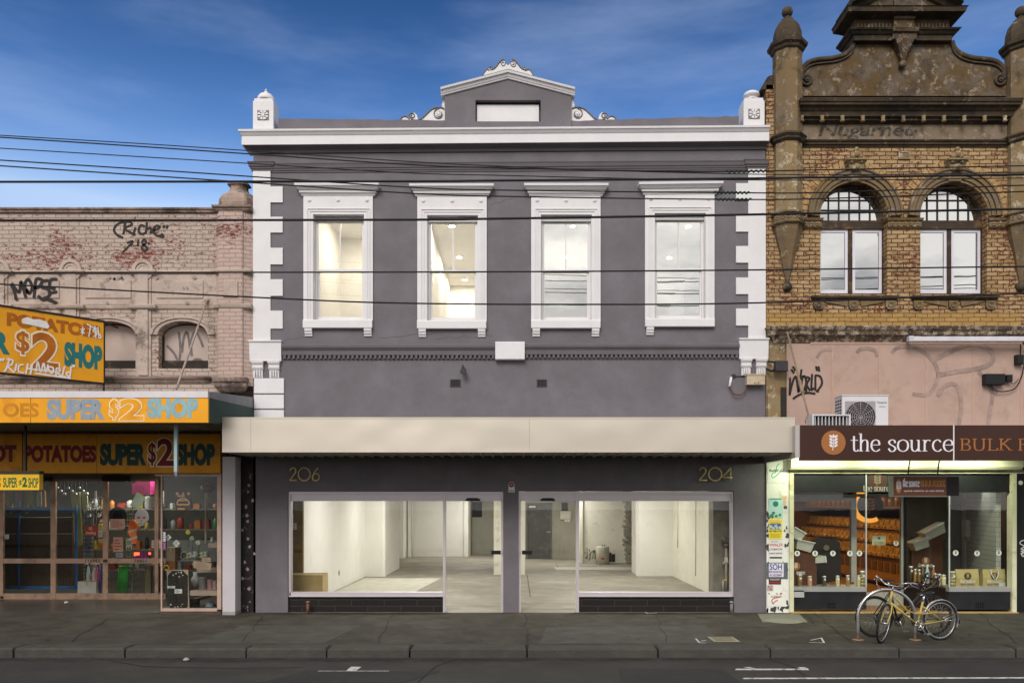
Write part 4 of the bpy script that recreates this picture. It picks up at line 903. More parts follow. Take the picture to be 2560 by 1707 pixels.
b = MB(); b.box(x0, x1, LY - .012, LY + .05, zmid, zt_); b.build('capping', M('pale capping', (.62, .58, .6), .45, .1, 2, metal=.3), aw2)
b = MB(); b.rings([[(x1 - .03, LY + .05, zb_), (x1, LY + .05, zb_), (x1, LY + .05, zmid), (x1 - .03, LY + .05, zmid)], [(X(581), -.03, zb_ + .24), (X(581) + .03, -.03, zb_ + .24), (X(581) + .03, -.03, zmid + .1), (X(581), -.03, zmid + .1)]]); b.build('end_panel', M('dark green panel', (.012, .055, .042), .5, .2, 3), aw2)
b = MB(); b.rings([[(x1 - .02, LY + .05, zmid), (x1 + .012, LY + .05, zmid), (x1 + .012, LY + .05, zt_), (x1 - .02, LY + .05, zt_)], [(X(581), -.03, zmid + .1), (X(581) + .012, -.03, zmid + .1), (X(581) + .012, -.03, zt_ + .2), (X(581), -.03, zt_ + .2)]]); b.build('end_capping', M('grey capping', (.24, .24, .26), .5, .15, 3), aw2)
b = MB(); pr = []; x = x0
while x < x1 - .16: pr += [(x, zb_ + .05), (x + .09, zb_ + .05), (x + .1, zb_ + .03), (x + .14, zb_ + .03)]; x += .15
b.prism(pr + [(x1 - .03, zb_ + .05), (x1 - .03, zb_ + .07), (x0, zb_ + .07)], LY + .05, -.31); b.build('soffit', M('old soffit', (.30, .27, .21), .6, .2, 3), aw2)
b = MB(); b.box(x0, x1, LY - .001, LY + .045, zb_, zmid); o = None
sg = b.build('awning_sign', ORANGE, base=(X(200, LY), LY, zb_)); tag(sg, 'bright orange awning fascia board with pale blue block lettering and an outlined numeral', 'sign')
b = MB(); text(b, 'SUPER', X(108, LY), X(240.6, LY), Z(963.5, LY), Z(915.6, LY), LY - .004, .06); b.build('lettering', BGREY, sg)
b = MB(); text(b, 'SHOP', X(338, LY), X(455, LY), Z(960, LY), Z(913.5, LY), LY - .004, .06); b.build('lettering', PALE, sg)
def dollar2(par, y, xs, zs, x2, z2, fill, outl, bo=.02, bi=.045):
    b = MB(); text(b, '$', X(xs[0], y), X(xs[1], y), Z(zs[1], y), Z(zs[0], y), y - .003, .06); text(b, '2', X(x2[0], y), X(x2[1], y), Z(z2[1], y), Z(z2[0], y), y - .0045, .06); b.build('numeral_outline', outl, par)
    e = 2.4
    b = MB(); text(b, '$', X(xs[0] + e, y), X(xs[1] - e, y), Z(zs[1] - e, y), Z(zs[0] + e, y), y - .006, .02); text(b, '2', X(x2[0] + e, y), X(x2[1] - e, y), Z(z2[1] - e, y), Z(z2[0] + e, y), y - .0075, .028); b.build('numeral', fill, par)
dollar2(sg, LY, (250, 274), (914, 965), (273, 332), (913, 967), ORANGE, CREAML)
b = MB(); text(b, 'OES', X(7, LY), X(89, LY), Z(957, LY), Z(925, LY), LY - .004, .03); b.build('lettering', GHOST, sg)
b = MB(); b.box(X(70, LY), X(71, LY), LY - .003, LY, zb_, zmid); b.build('board_joint', M('board joint', (.12, .06, .01), .8), sg)
b = MB(); p0 = P(475, 690, -.02); p1 = P(405, 893, LY + .3); b.tube([p0, p0.lerp(p1, .5) + Vector((0, 0, -.01)), p1], .022, 6); b.ball(p0, .05, 8, 6); b.build('stay_rod', M('rusty stay rod', (.36, .28, .24), .7, .3, 9), aw2)
b = MB(); p0 = P(80, 745, -.02); p1 = P(45, 790, -.6); b.tube([p0, p1], .025, 6); b.build('stay_rod', MAT['rusty stay rod'], aw2)
# hanging pole under the awning
t = thing('hanging_conduit', 'pale blue hanging conduit below the orange awning fascia', 'conduit', (X(404, -1.9), -1.9, Z(1092, -1.9)))
b = MB(); b.box(X(401, -1.9), X(408, -1.9), -1.93, -1.87, Z(1083, -1.9), zb_ + .029); b.build('pole', M('pale blue enamel', (.33, .44, .46), .5, .1, 4), t)
b = MB(); b.box(X(402, -1.9), X(408, -1.9), -1.925, -1.875, Z(1091, -1.9), Z(1083.2, -1.9)); b.lathe([(.012, Z(1096, -1.9)), (.018, Z(1091, -1.9))], (X(405, -1.9), -1.9), 8); b.build('end_plug', M('grey plug', (.2, .19, .22), .5), t)
# ---- big sign board on the wall above the shop windows
SY = -.34
b = MB(); b.box(X(-560, SY), X(506, SY), SY, -.0, Z(1086, SY), Z(996, SY))
sb = b.build('wall_sign', ORANGE2, base=(X(250), SY, Z(1086, SY))); tag(sb, 'wide shaded orange sign board over the cluttered shop doors, dark red and green lettering', 'sign')
b = MB(); text(b, 'POTATOES', X(56, SY), X(221.5, SY), Z(1061.6, SY), Z(1022, SY), SY - .004, .06); b.build('lettering', REDL, sb); b = MB(); text(b, 'SPOT', X(-58, SY), X(38, SY), Z(1061, SY), Z(1021, SY), SY - .004, .06); b.build('lettering', REDL, sb)
b = MB(); text(b, 'SUPER', X(229.7, SY), X(336, SY), Z(1069, SY), Z(1018, SY), SY - .004, .065); b.build('lettering', DTEAL, sb); b = MB(); text(b, 'SHOP', X(405, SY), X(494, SY), Z(1069, SY), Z(1018, SY), SY - .004, .065); b.build('lettering', DTEAL, sb)
dollar2(sb, SY, (338, 361), (1013, 1072), (359, 402), (1004, 1072), REDL, CREAML)
b = MB(); b.box(X(51, SY), X(53.5, SY), SY - .01, SY, Z(1086, SY), Z(996, SY)); b.box(X(221.8, SY), X(222.6, SY), SY - .003, SY, Z(1086, SY), Z(996, SY)); b.box(X(-560, SY), X(506, SY), SY - .012, SY, Z(1087.5, SY), Z(1086, SY)); b.build('board_joint', MAT['board joint'], sb)
# ---- small sign hanging under the awning
HY = -1.5
t = thing('hanging_sign', 'small bright yellow sign hanging under the awning at the left edge', 'sign', (X(40, HY), HY, Z(1125, HY)))
b = MB(); b.box(X(-75, HY), X(90, HY), HY, HY + .12, Z(1124.5, HY), Z(1088, HY)); b.build('panel', M('bright yellow panel', (.85, .5, .02), .5, .06), t)
b = MB(); b.box(X(-76, HY), X(91, HY), HY - .012, HY + .13, Z(1088, HY), Z(1081, HY)); b.box(X(-76, HY), X(91, HY), HY - .006, HY + .13, Z(1127, HY), Z(1124.5, HY)); b.build('frame', M('dark sign frame', (.04, .035, .035), .5), t)
b = MB(); b.box(X(52, HY), X(55.5, HY), HY + .04, HY + .09, Z(1081, HY), zb_ + .029); b.build('hanger', MAT['dark sign frame'], t)
b = MB(); text(b, 'SUPER', X(7, HY), X(40, HY), Z(1119, HY), Z(1096, HY), HY - .003, .02); text(b, 'SHOP', X(65, HY), X(88, HY), Z(1120, HY), Z(1096.5, HY), HY - .003, .02); text(b, '$', X(43, HY), X(50, HY), Z(1118, HY), Z(1102, HY), HY - .003, .03); text(b, '2', X(51, HY), X(62.5, HY), Z(1118, HY), Z(1095, HY), HY - .003, .05); b.build('lettering', M('green letters', (.01, .13, .05), .6), t)
b = MB(); text(b, 'ES', X(-20, HY), X(2, HY), Z(1119, HY), Z(1096, HY), HY - .003, .02); b.build('lettering', M('red letters', (.5, .03, .02), .6), t)
# ---- the angled sign above the awning
e0, e1 = P(238, 740, -.62), P(0, 703, -1.86); b0, b1 = P(238, 878.6, -.62), P(0, 853, -1.86)
dirx = (e1 - e0); dirx.z = 0; ln = dirx.length; ux = dirx.normalized(); H = e0.z - b0.z
L2 = ln * 1.75
t = thing('angled_sign', 'large tilted orange sign panel with white graffiti above the awning at left', 'sign', tuple(b0))
nrm = Vector((ux.y, -ux.x, 0)); nrm = nrm if nrm.y < 0 else -nrm
rot = Matrix(((-ux.x, nrm.x * -1, 0), (-ux.y, nrm.y * -1, 0), (0, 0, 1))).to_4x4()   # local x runs to the right along the panel, local y away from the viewer
t.rotation_euler = rot.to_euler(); BASE[t.name] = Vector((0, 0, 0))
def u(f): return -(1 - f) * ln          # f = 0 at the picture's left edge, 1 at the right-hand end
YP = 0.0
b = MB(); b.box(-L2, 0, 0, .05, 0, H); b.build('panel', ORANGE, t, local=True)
b = MB(); b.box(-L2, .02, -.012, .06, H, H + .035); b.box(-L2, .02, -.012, .06, -.035, .0); b.box(.0, .025, -.01, .058, -.03, H + .03); b.build('frame', M('black sign frame', (.015, .014, .014), .5), t, local=True)
b = MB(); text(b, 'POTATOES', u(.06), u(.965), H * .72, H * .93, -.003, .06); b.build('lettering', RUST, t, local=True)
b = MB(); text(b, 'SHOP', u(.60), u(.985), H * .20, H * .60, -.003, .065); b.build('lettering', TEAL, t, local=True); b = MB(); text(b, 'R', u(-.07), u(.09), H * .28, H * .62, -.003, .06); text(b, 'SUPE', u(-.62), u(-.1), H * .28, H * .62, -.003, .03); b.build('lettering', TEAL, t, local=True)
def bx(f0, f1): return u(f0), u(f1)
b = MB(); text(b, '$', *bx(.13, .28), H * .28, H * .70, -.0035, .06); text(b, '2', *bx(.27, .56), H * .08, H * .72, -.005, .06); b.build('numeral_outline', CREAML, t, local=True)
b = MB(); text(b, '$', *bx(.145, .265), H * .31, H * .67, -.0065, .02); text(b, '2', *bx(.288, .542), H * .115, H * .69, -.008, .028); b.build('numeral', RUST, t, local=True)
b = MB(); strokes(b, [[(.02, .8), (.0, .65)], [(.05, .82), (.03, .66)], [(.12, .85), (.08, .3), (.05, .1)], [(.08, .8), (.16, .75), (.14, .5), (.09, .45), (.18, .1)], [(.21, .6), (.19, .2)], [(.3, .6), (.24, .5), (.24, .2), (.31, .15)], [(.36, .7), (.33, .1)], [(.42, .7), (.39, .1)], [(.34, .4), (.42, .42)],
    [(.47, .3), (.49, .85), (.53, .3), (.57, .8), (.6, .3), (.63, .75)], [(.66, .35), (.63, .6), (.7, .6), (.69, .3), (.65, .35)], [(.74, .2), (.75, .6), (.8, .5), (.75, .4), (.82, .15)], [(.86, .75), (.83, .2), (.88, .2)], [(.95, .8), (.93, .2), (.88, .4), (.93, .45)], [(.98, .9), (.97, .75)], [(1.0, .9), (.99, .75)], [(.45, .2), (.95, .12)]],
    u(.0), u(.70), H * -.02, H * .27, -.0095, .028); b.build('graffiti', WSPRAY, t, local=True)
b = MB(); strokes(b, [[(.0, .6), (.2, .3)], [(.02, .3), (.2, .65)], [(.1, .75), (.1, .2)], [(.3, 1.0), (.6, .8)], [(.5, .95), (.4, .1)], [(.8, .8), (.6, .6), (.8, .4), (.62, .15)], [(.7, .95), (.75, .05)], [(.85, .9), (.9, .1)], [(.6, .85), (.98, .3), (.95, .1)]], u(.76), u(.97), H * .70, H * .93, -.0095, .022); b.build('graffiti', WSPRAY, t, local=True)
b = MB(); b.prism([(u(.2), H * .86), (u(.25), H * .9), (u(.3), H * .875), (u(.36), H * .89), (u(.43), H * .87), (u(.455), H * .80), (u(.44), H * .76), (u(.3), H * .78), (u(.2), H * .79)], -.011, -.003); b.build('torn_patch', WSPRAY, t, local=True)
b = MB(); b.tube([(.012, .02, 0), (.012, .02, -.22)], .018, 6); b.tube([(0, .03, H + .01), (.45, .55, H + .05)], .018, 6); b.build('bracket', MAT['black sign frame'], t, local=True)

# ---- shop front of the pink shop
DY = 2.2
GOLD = M('worn anodised frame', (.42, .27, .19), .42, .2, 4, metal=.35, dirt=(.2, .13, .1), dirt_amt=.3)
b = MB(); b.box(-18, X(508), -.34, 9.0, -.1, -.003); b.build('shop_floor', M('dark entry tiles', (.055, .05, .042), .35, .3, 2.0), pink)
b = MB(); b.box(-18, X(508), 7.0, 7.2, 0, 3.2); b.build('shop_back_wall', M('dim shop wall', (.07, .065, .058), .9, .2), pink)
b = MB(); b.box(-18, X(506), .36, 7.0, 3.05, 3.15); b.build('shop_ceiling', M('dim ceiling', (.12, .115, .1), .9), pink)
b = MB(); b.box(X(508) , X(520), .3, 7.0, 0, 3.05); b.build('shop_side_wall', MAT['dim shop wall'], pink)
b = MB(); z1 = Z(1100, DY); z1b = 3.05
xs = [(-6, 7), (116, 127.5), (236, 247.5), (355, 363)]
for a, c in xs: b.box(X(a, DY), X(c, DY), DY, DY + .06, 0, z1)
for i in range(3):
    a, c = X(xs[i][1], DY), X(xs[i + 1][0], DY)
    b.box(a, c, DY + .005, DY + .055, Z(1293, DY), Z(1282, DY)); b.box(a, c, DY + .005, DY + .055, .0, Z(1362, DY)); b.box(a, c, DY + .005, DY + .055, z1 - .05, z1)
b.box(X(363, DY), X(380, DY), DY + .005, DY + .055, Z(1293, DY), Z(1282, DY)); b.box(X(363, DY), X(380, DY), DY + .005, DY + .055, .0, Z(1362, DY))
dd = b.build('door', GOLD, pink)
b = MB(); b.box(PL, X(380, DY), DY - .02, DY + .1, z1, 3.05); b.box(-18, X(-8, DY), DY, DY + .1, 0, z1); b.build('door_head', M('head board', (.28, .23, .18), .7), pink)
b = MB(); b.box(X(241, DY), X(300, DY), DY - .14, DY, Z(1105, DY), Z(1093, DY)); b.build('door_closer', M('dark closer', (.03, .024, .02), .5, .2), pink); b = MB(); b.box(X(95, DY), X(121, DY), DY - .1, DY, Z(1104, DY), Z(1096, DY)); b.build('door_closer', M('dark closer', (.03, .024, .02), .5, .2), pink)
for i in range(3):
    a, c = X(xs[i][1], DY), X(xs[i + 1][0], DY)
    b = MB(); b.box(a, c, DY + .028, DY + .034, Z(1362, DY), z1 - .05); b.build('pane', GLASS('dim door glass', .015, (.96, .97, .95)), dd)
b = MB(); b.box(X(238, DY), X(246, DY), DY - .03, DY, Z(1290, DY), Z(1284, DY)); b.lathe([(.03, Z(1373, DY)), (.03, Z(1368, DY))], (X(4, DY), DY - .02), 8); b.build('lock', M('worn lock', (.05, .04, .035), .5), dd)
b = MB(); strokes(b, [[(0, 1), (0, 0)], [(0, 1), (.1, 1)], [(0, .5), (.08, .5)], [(.14, 0), (.2, 1), (.26, 0)], [(.16, .4), (.25, .4)], [(.34, 0), (.36, 1), (.46, 0), (.48, 1)], [(.66, .9), (.58, .9), (.56, .2), (.65, .1), (.66, .5), (.61, .5)], [(.86, .9), (.76, .8), (.86, .3), (.76, .1)]], X(310, DY), X(342, DY), Z(1291, DY), Z(1284, DY), DY + .0035, .012)
strokes(b, [[(0, 1), (0, 0)], [(0, 1), (.12, .9)], [(.2, .2), (.2, .9)], [(.3, 1), (.35, 0), (.42, .9)], [(.5, 0), (.5, 1), (.6, .5), (.7, 1), (.72, 0)], [(.85, 0), (.95, 1)]], X(196, DY), X(232, DY), Z(1291, DY), Z(1284, DY), DY + .0035, .012); b.build('scratched_tag', SPRAY, dd)
# display window box
WY = -.3
b = MB(); zt_, zb_ = Z(1087, WY), Z(1403, WY)
b.box(X(498.5, WY), X(508, WY), WY, WY + .1, 0.1, zt_); b.box(X(356, WY), X(498.5, WY), WY, WY + .08, zt_ - .05, zt_); b.box(X(369, WY), X(498.5, WY), WY, WY + .1, zb_, zb_ + .055)
b.box(X(369, WY), X(369, WY) + .03, WY, WY + .03, zb_ + .055, zt_ - .05); b.box(X(369, WY), X(369, WY) + .03, WY + .1, DY, zb_, zb_ + .055); b.build('display_window', M('pink beige frame', (.45, .32, .26), .5, .2, 5), pink)
dw = bpy.data.objects['display_window']
b = MB(); b.box(X(369, WY) + .03, X(498.5, WY), WY + .03, WY + .036, zb_ + .055, zt_ - .05); b.build('pane', GLASS('display glass', .02, (.95, .97, .96)), dw)
b = MB(); b.box(X(369, WY) + .008, X(369, WY) + .014, WY + .1, DY - .02, zb_ + .055, zt_ - .05); b.build('pane', MAT['display glass'], dw)
b = MB(); b.box(X(367, WY), X(507.5, WY), WY + .01, DY, 0.0, zb_ - .001); b.build('plinth', M('dark plinth', (.08, .055, .045), .7, .3, 5), dw)
b = MB(); b.box(X(360, WY), X(507.5, WY), WY + .0, DY, zt_ + .002, Z(1086, SY) - .002); b.build('window_soffit', M('beige soffit', (.3, .25, .2), .7), dw)
area('shop_lamp', (X(190, 4), 4.6, 3.0), 4.0, .3, 60, (1.0, .90, .70)); area('shop_lamp', (X(300, 3), 3.3, 2.98), 1.2, .3, 60, (1.0, .97, .86)); area('shop_lamp', (X(430, 1), 1.2, Z(1092, 1.2)), 1.2, .25, 50, (1.0, .93, .84))
for i, (xx, yy) in enumerate(((190, 4.6), (300, 3.3), (430, 1.2))):
    t = thing('shop_tube_light', 'fluorescent tube fitting over the ' + ('dark left doorway', 'middle glass door goods', 'right hand display window')[i], 'light', (X(xx, yy), yy, 3.0))
    b = MB(); b.box(X(xx, yy) - .6, X(xx, yy) + .6, yy - .05, yy + .05, 3.01, 3.049); b.build('batten', WHITE2, t)
    b = MB(); b.tube([(X(xx, yy) - .57, yy, 2.99), (X(xx, yy) + .57, yy, 2.99)], .018, 8); b.build('tube', EM('cool tube', (.95, 1.0, .9), 5), t)
# ---- goods: helper that drops a part set
def goods(name, label, cat, parts, base, group=None):
    t = thing(name, label, cat, tuple(base), 0, group)
    for pn, pm, f in parts:
        b = MB(); f(b); b.build(pn, pm, t)
    return t
GY = DY + .06
def col(name, c, r=.5, **k): return M(name, c, r, **k)
# back stock on four long shelves, packed with packets and tubs
SHW = col('stock shelf', (.16, .14, .12), .6)
st_ = goods('stock_shelves', 'long dark stock shelves packed with goods at the back of the dim shop', 'shelves', [('shelf', SHW, lambda b, z=z: b.box(-10.6, -5.6, 3.7, 4.0, z - .03, z)) for z in (.55, 1.05, 1.55, 2.05)] + [('upright', SHW, lambda b, x=x: b.box(x, x + .04, 3.98, 4.02, 0, 2.5)) for x in (-10.6, -8.9, -7.3, -5.6)], (-8, 3.9, 0))
random.seed(77); O_ = 'first second third fourth fifth sixth seventh eighth ninth tenth eleventh twelfth thirteenth fourteenth fifteenth sixteenth'.split()
CN = [('red', (.28, .03, .02)), ('yellow', (.42, .32, .05)), ('green', (.04, .17, .05)), ('blue', (.03, .09, .24)), ('black', (.02, .02, .02)), ('white', (.45, .45, .41)), ('orange', (.4, .14, .03)), ('silver', (.28, .3, .3))]
for r_, z in enumerate((.55, 1.05, 1.55, 2.05)):
    for i in range(23):
        x = -10.48 + i * .212 + random.uniform(-.03, .03); cn_, cc_ = random.choice(CN); h = random.uniform(.1, .32); w = random.uniform(.035, .08); b = MB()
        if random.random() < .45: b.lathe([(w * .9, z), (w, z + .02), (w, z + h * .8), (w * .5, z + h * .9), (w * .5, z + h)], (x, 3.82), 12)
        else: b.rings([[(x - w * k_, 3.74, zz), (x + w * k_, 3.74, zz), (x + w * k_, 3.74 + .16 * k_, zz), (x - w * k_, 3.74 + .16 * k_, zz)] for zz, k_ in ((z, .95), (z + h * .2, 1.0), (z + h * .85, .95), (z + h, .6))])
        tag(b.build('packet', M('stock ' + cn_, cc_, .35, .25, 14)), '%s item on the %s stock shelf from the floor, %s from the left' % (cn_, O_[r_], '%d%s' % (i + 1, {0: 'st', 1: 'nd', 2: 'rd', 20: 'st', 21: 'nd', 22: 'rd'}.get(i, 'th'))), 'packet', 'goods on the stock shelves')
# stuck on or just behind the middle glass door
def skull(b):
    cx, cz = X(325, GY), Z(1295 - 107, GY); r = .155
    pts = [(cx + r * math.cos(a) * (1 if math.sin(a) > -.35 else .72), cz + r * 1.22 * math.sin(a)) for a in [2 * PI * i / 36 for i in range(36)]]
    b.prism(pts, GY + .0, GY + .04, True); 
SKW = col('skull plastic', (.50, .47, .53), .3, var=.05)
def skulldark(b):
    cx, cz = X(325, GY), Z(1188, GY)
    for sx in (-1, 1): b.disc((cx + sx * .062, cz - .0), .042, GY - .006, GY - .0005, 16, .03)
    b.prism([(cx - .018, cz - .085), (cx + .018, cz - .085), (cx, cz - .04)], GY - .006, GY - .0005)
    b.box(cx - .07, cx + .07, GY - .006, GY - .0005, cz - .145, cz - .139)
    for i in range(5): b.box(cx - .06 + .03 * i, cx - .056 + .03 * i, GY - .006, GY - .0005, cz - .16, cz - .12)
goods('skull_mask', 'pale skull mask hanging on the middle glass door', 'mask', [('face', SKW, skull), ('eye_sockets', col('orange card', (.5, .12, .03)), skulldark)], P(325, 1210, GY))  # sockets, nose and teeth in one plain orange
def hat(b):
    c = (X(270, GY), Z(1185, GY)); b.prism([(c[0] + .205 * math.cos(2 * PI * i / 32), c[1] + .215 * math.sin(2 * PI * i / 32)) for i in range(32)], GY + .0, GY + .015)
    b.rings([[(c[0] + r * math.cos(2 * PI * i / 24), y, c[1] + r * math.sin(2 * PI * i / 24)) for i in range(24)] for r, y in ((.1, GY - .0005), (.09, GY - .05), (.06, GY - .06))])
goods('black_hat', 'round black hat with a wide flat brim behind a pink card', 'hat', [('brim', col('black felt', (.008, .008, .008), .9), hat)], P(270, 1210, GY))
def card(name, label, x0, x1, y0, y1, c, Y=GY - .03, tilt=0, extra=None, cat='card'):
    def f(b):
        b.bd(x0, x1, y0, y1, Y, .008)
        if tilt: b.xf(Matrix.Translation(P((x0 + x1) / 2, (y0 + y1) / 2, Y)) @ Matrix.Rotation(R(tilt), 4, 'Y') @ Matrix.Translation(-P((x0 + x1) / 2, (y0 + y1) / 2, Y)))
    def g(b):
        w, h = (x1 - x0), (y1 - y0); n = 4
        for i in range(n): b.bd(x0 + w * .12, x0 + w * (.6 + .28 * ((i * 7) % 3) / 2), y0 + h * (.18 + .2 * i), y0 + h * (.25 + .2 * i), Y - .003, .002)
        if tilt: b.xf(Matrix.Translation(P((x0 + x1) / 2, (y0 + y1) / 2, Y)) @ Matrix.Rotation(R(tilt), 4, 'Y') @ Matrix.Translation(-P((x0 + x1) / 2, (y0 + y1) / 2, Y)))
    return goods(name, label, cat, [('sheet', c, f), ('print', extra or col('printed ink', (.05, .045, .05)), g)], P((x0 + x1) / 2, y1, Y))
CARDP = col('pink card', (.50, .28, .22)); PAPER = col('white paper', (.66, .64, .62), var=.05); YEL = col('yellow label', (.75, .6, .08)); REDS = col('red sign', (.42, .03, .015))
card('price_card', 'pink brown card taped over the round black hat', 253, 287, 1191, 1213, CARDP, GY - .09, extra=col('faint ink', (.3, .12, .09)))
card('price_card', 'tall pink brown card hanging below the round black hat', 260, 282, 1233, 1267, CARDP, GY - .03, extra=col('red ink', (.4, .05, .03)))
card('price_card', 'small grey blue card under the tall pink brown card', 266, 282, 1269, 1279, col('grey blue card', (.3, .33, .4)))
card('price_card', 'blank beige card below the skull mask', 348, 372, 1240, 1258, col('beige card', (.5, .42, .36)), extra=col('faint ink', (.3, .12, .09)))
card('print', 'green and blue banknote style print tilted on the glass door', 305, 328, 1133, 1167, col('green print', (.62, .72, .22)), GY - .02, 28, col('blue print', (.1, .3, .5)), 'print')
bn = MB(); Y = GY - .024; bn.bd(307.5, 325.5, 1137, 1163, Y, .003); bn.xf(Matrix.Translation(P(316.5, 1150, Y)) @ Matrix.Rotation(R(28), 4, 'Y') @ Matrix.Translation(-P(316.5, 1150, Y)))
tag(bn.build('print', col('pale print', (.62, .75, .68))), 'pale centre sheet laid over the tilted green print', 'print')
t = card('no_smoking_sign', 'red no smoking notice with cream lettering on the second glass door', 196, 224, 1207, 1230, REDS, GY - .03, 0, col('cream print', (.8, .6, .4)), 'notice')
[bpy.data.objects.remove(o) for o in list(bpy.data.objects) if o.parent == t and o.name.startswith('print')]
b = MB(); text(b, 'NO', X(206, GY), X(214, GY), Z(1217, GY), Z(1209, GY), GY - .033, .01); text(b, 'Smoking', X(198.5, GY), X(221.5, GY), Z(1228, GY), Z(1219, GY), GY - .033, .01); b.build('lettering', MAT['cream print'], t)
card('label', 'yellow label beside the red no smoking notice', 226, 235, 1203, 1215, YEL); card('label', 'white crest label below the yellow label', 226, 235, 1217, 1233, PAPER); card('label', 'small orange and white label low beside the door stile', 226, 236, 1237, 1246, col('orange label', (.75, .4, .15)))
card('label', 'little white notice at the top of the middle glass door', 303, 311, 1104, 1110, PAPER); card('label', 'small white sticker low on the left glass door', 11, 20, 1227, 1237, PAPER)
def vest(b):
    pts = [(300, 1196), (309, 1192), (316, 1200), (320, 1215), (314, 1226), (317, 1246), (306, 1249), (303, 1232), (296, 1224)]; b.prism([(X(p[0], GY + .2), Z(p[1], GY + .2)) for p in pts], GY + .14, GY + .2)
def vband(b):
    for y in (1214, 1232): b.prism([(X(p[0], GY + .2), Z(p[1], GY + .2)) for p in ((299, y + 4), (318, y - 2), (318, y + 3), (299, y + 9))], GY + .13, GY + .139)
goods('safety_vest', 'bright orange safety vest hanging beside the skull mask', 'vest', [('cloth', col('safety orange', (.95, .2, .03), .6), vest), ('reflective_band', col('silver band', (.55, .55, .55), .3), vband)], P(308, 1249, GY + .2))
def cloth(b):
    random.seed(2)
    for i in range(9):
        a = 1262 + (i % 3) * 3; x = 312 + i * 4; b.prism([(X(x, GY + .2), Z(1289, GY + .2)), (X(x + 6, GY + .2), Z(1289, GY + .2)), (X(x + 4.5, GY + .2), Z(a + abs(i - 4) * 3, GY + .2)), (X(x + 1, GY + .2), Z(a + 2 + abs(i - 4) * 3, GY + .2))], GY + .1 + .02 * (i % 3), GY + .2)
goods('purple_scarf', 'bunched purple scarf at the bottom of the middle glass door', 'scarf', [('cloth', col('purple cloth', (.28, .03, .2), .8), cloth)], P(330, 1289, GY + .2))
def mbox(b): b.mould(X(303, 3.2), X(345, 3.2), [(Z(1135, 3.2), 0), (Z(1105, 3.2), 0)], 3.5, yf=3.2, eL=0, eR=0); b.bd(318, 326, 1112, 1124, 3.19, .009)
goods('magenta_bag', 'magenta gift bag on the high shelf behind the glass door', 'bag', [('body', col('magenta paper', (.55, .04, .22), .4), mbox), ('handle', col('magenta cord', (.4, .03, .15)), lambda b: b.tube([P(312, 1105, 3.3), P(318, 1099, 3.3), P(328, 1099, 3.3), P(334, 1105, 3.3)], .01, 5))], P(325, 1135, 3.3))
for q in range(7):
    goods('plate_stack', 'stack of pale plates, %s from the top of the pile behind the door glass' % ('first', 'second', 'third', 'fourth', 'fifth', 'sixth', 'lowest')[q], 'plates', [('plate', col('stoneware', (.5, .5, .42), .3), lambda b: b.lathe([(.06, Z(1163 - (6 - q) * 3.2, 3.0)), (.2, Z(1163 - (6 - q) * 3.2, 3.0) + .018), (.2, Z(1163 - (6 - q) * 3.2, 3.0) + .022), (.05, Z(1163 - (6 - q) * 3.2, 3.0) + .008)], (X(352, 3.0), 3.0), 22))], P(352, 1163 - (6 - q) * 3.2, 3.0), 'plates on the high shelf')
# display tower of small green bottles
def tower(b):
    for x in (284, 303): b.bd(x, x + 1.5, 1160, 1364, 2.7, .03)
    for y in range(1165, 1364, 14): b.bd(284, 304.5, y, y + 1.5, 2.7, .2)
tw = goods('display_tower', 'tall narrow display rack of small green glass bottles', 'rack', [('rack', col('rack wire', (.25, .26, .22), .4, metal=.5), tower)], P(294, 1364, 2.8))
GB = col('green bottle glass', (.10, .28, .05), .12, spec=1.0); YB = col('yellow bottle glass', (.5, .5, .06), .12, spec=1.0); k_ = 0
random.seed(9)
for y in range(1165, 1362, 14):
    for x in (287.5, 293, 298.5):
        zz = Z(y + 14, 2.75) + .014; b = MB(); h = random.uniform(.06, .095); b.lathe([(.019, zz), (.02, zz + h * .6), (.008, zz + h * .8), (.008, zz + h), (.012, zz + h + .004)], (X(x, 2.75) , 2.75), 8); b.build('bottle', random.choice([GB, GB, YB, col('aqua bottle glass', (.2, .5, .5), .12)]), tw)
# sunglasses carousel behind the second door
def stand(b):
    for x in (193, 210): b.bd(x, x + 1.2, 1170, 1330, 2.75, .02)
    b.bd(190, 228, 1163, 1165, 2.75, .2)
cs = goods('sunglasses_rack', 'glasses display rack with rows of dark lenses behind the second door', 'rack', [('stand', col('rack wire', (.25, .26, .22), .4), stand), ('backboard', col('grey backboard', (.14, .14, .13)), lambda b: b.bd(191, 214, 1172, 1325, 2.79, .03))], P(205, 1330, 2.8))
random.seed(4)
for y in range(1176, 1322, 9):
    for x in (197, 207.5):
        b = MB(); m = X(x, 2.74); z = Z(y, 2.74)
        for s_ in (-1, 1): b.disc((m + s_ * .034, z), .026, 2.73, 2.742, 10, .019)
        b.box(m - .012, m + .012, 2.735, 2.74, z + .004, z + .01); b.build('sunglasses', random.choice([col('dark lens', (.01, .01, .012), .1, spec=1), col('teal lens', (.02, .2, .25), .1, spec=1), col('purple lens', (.12, .03, .14), .1, spec=1), col('clear lens', (.3, .32, .33), .1)]), cs)
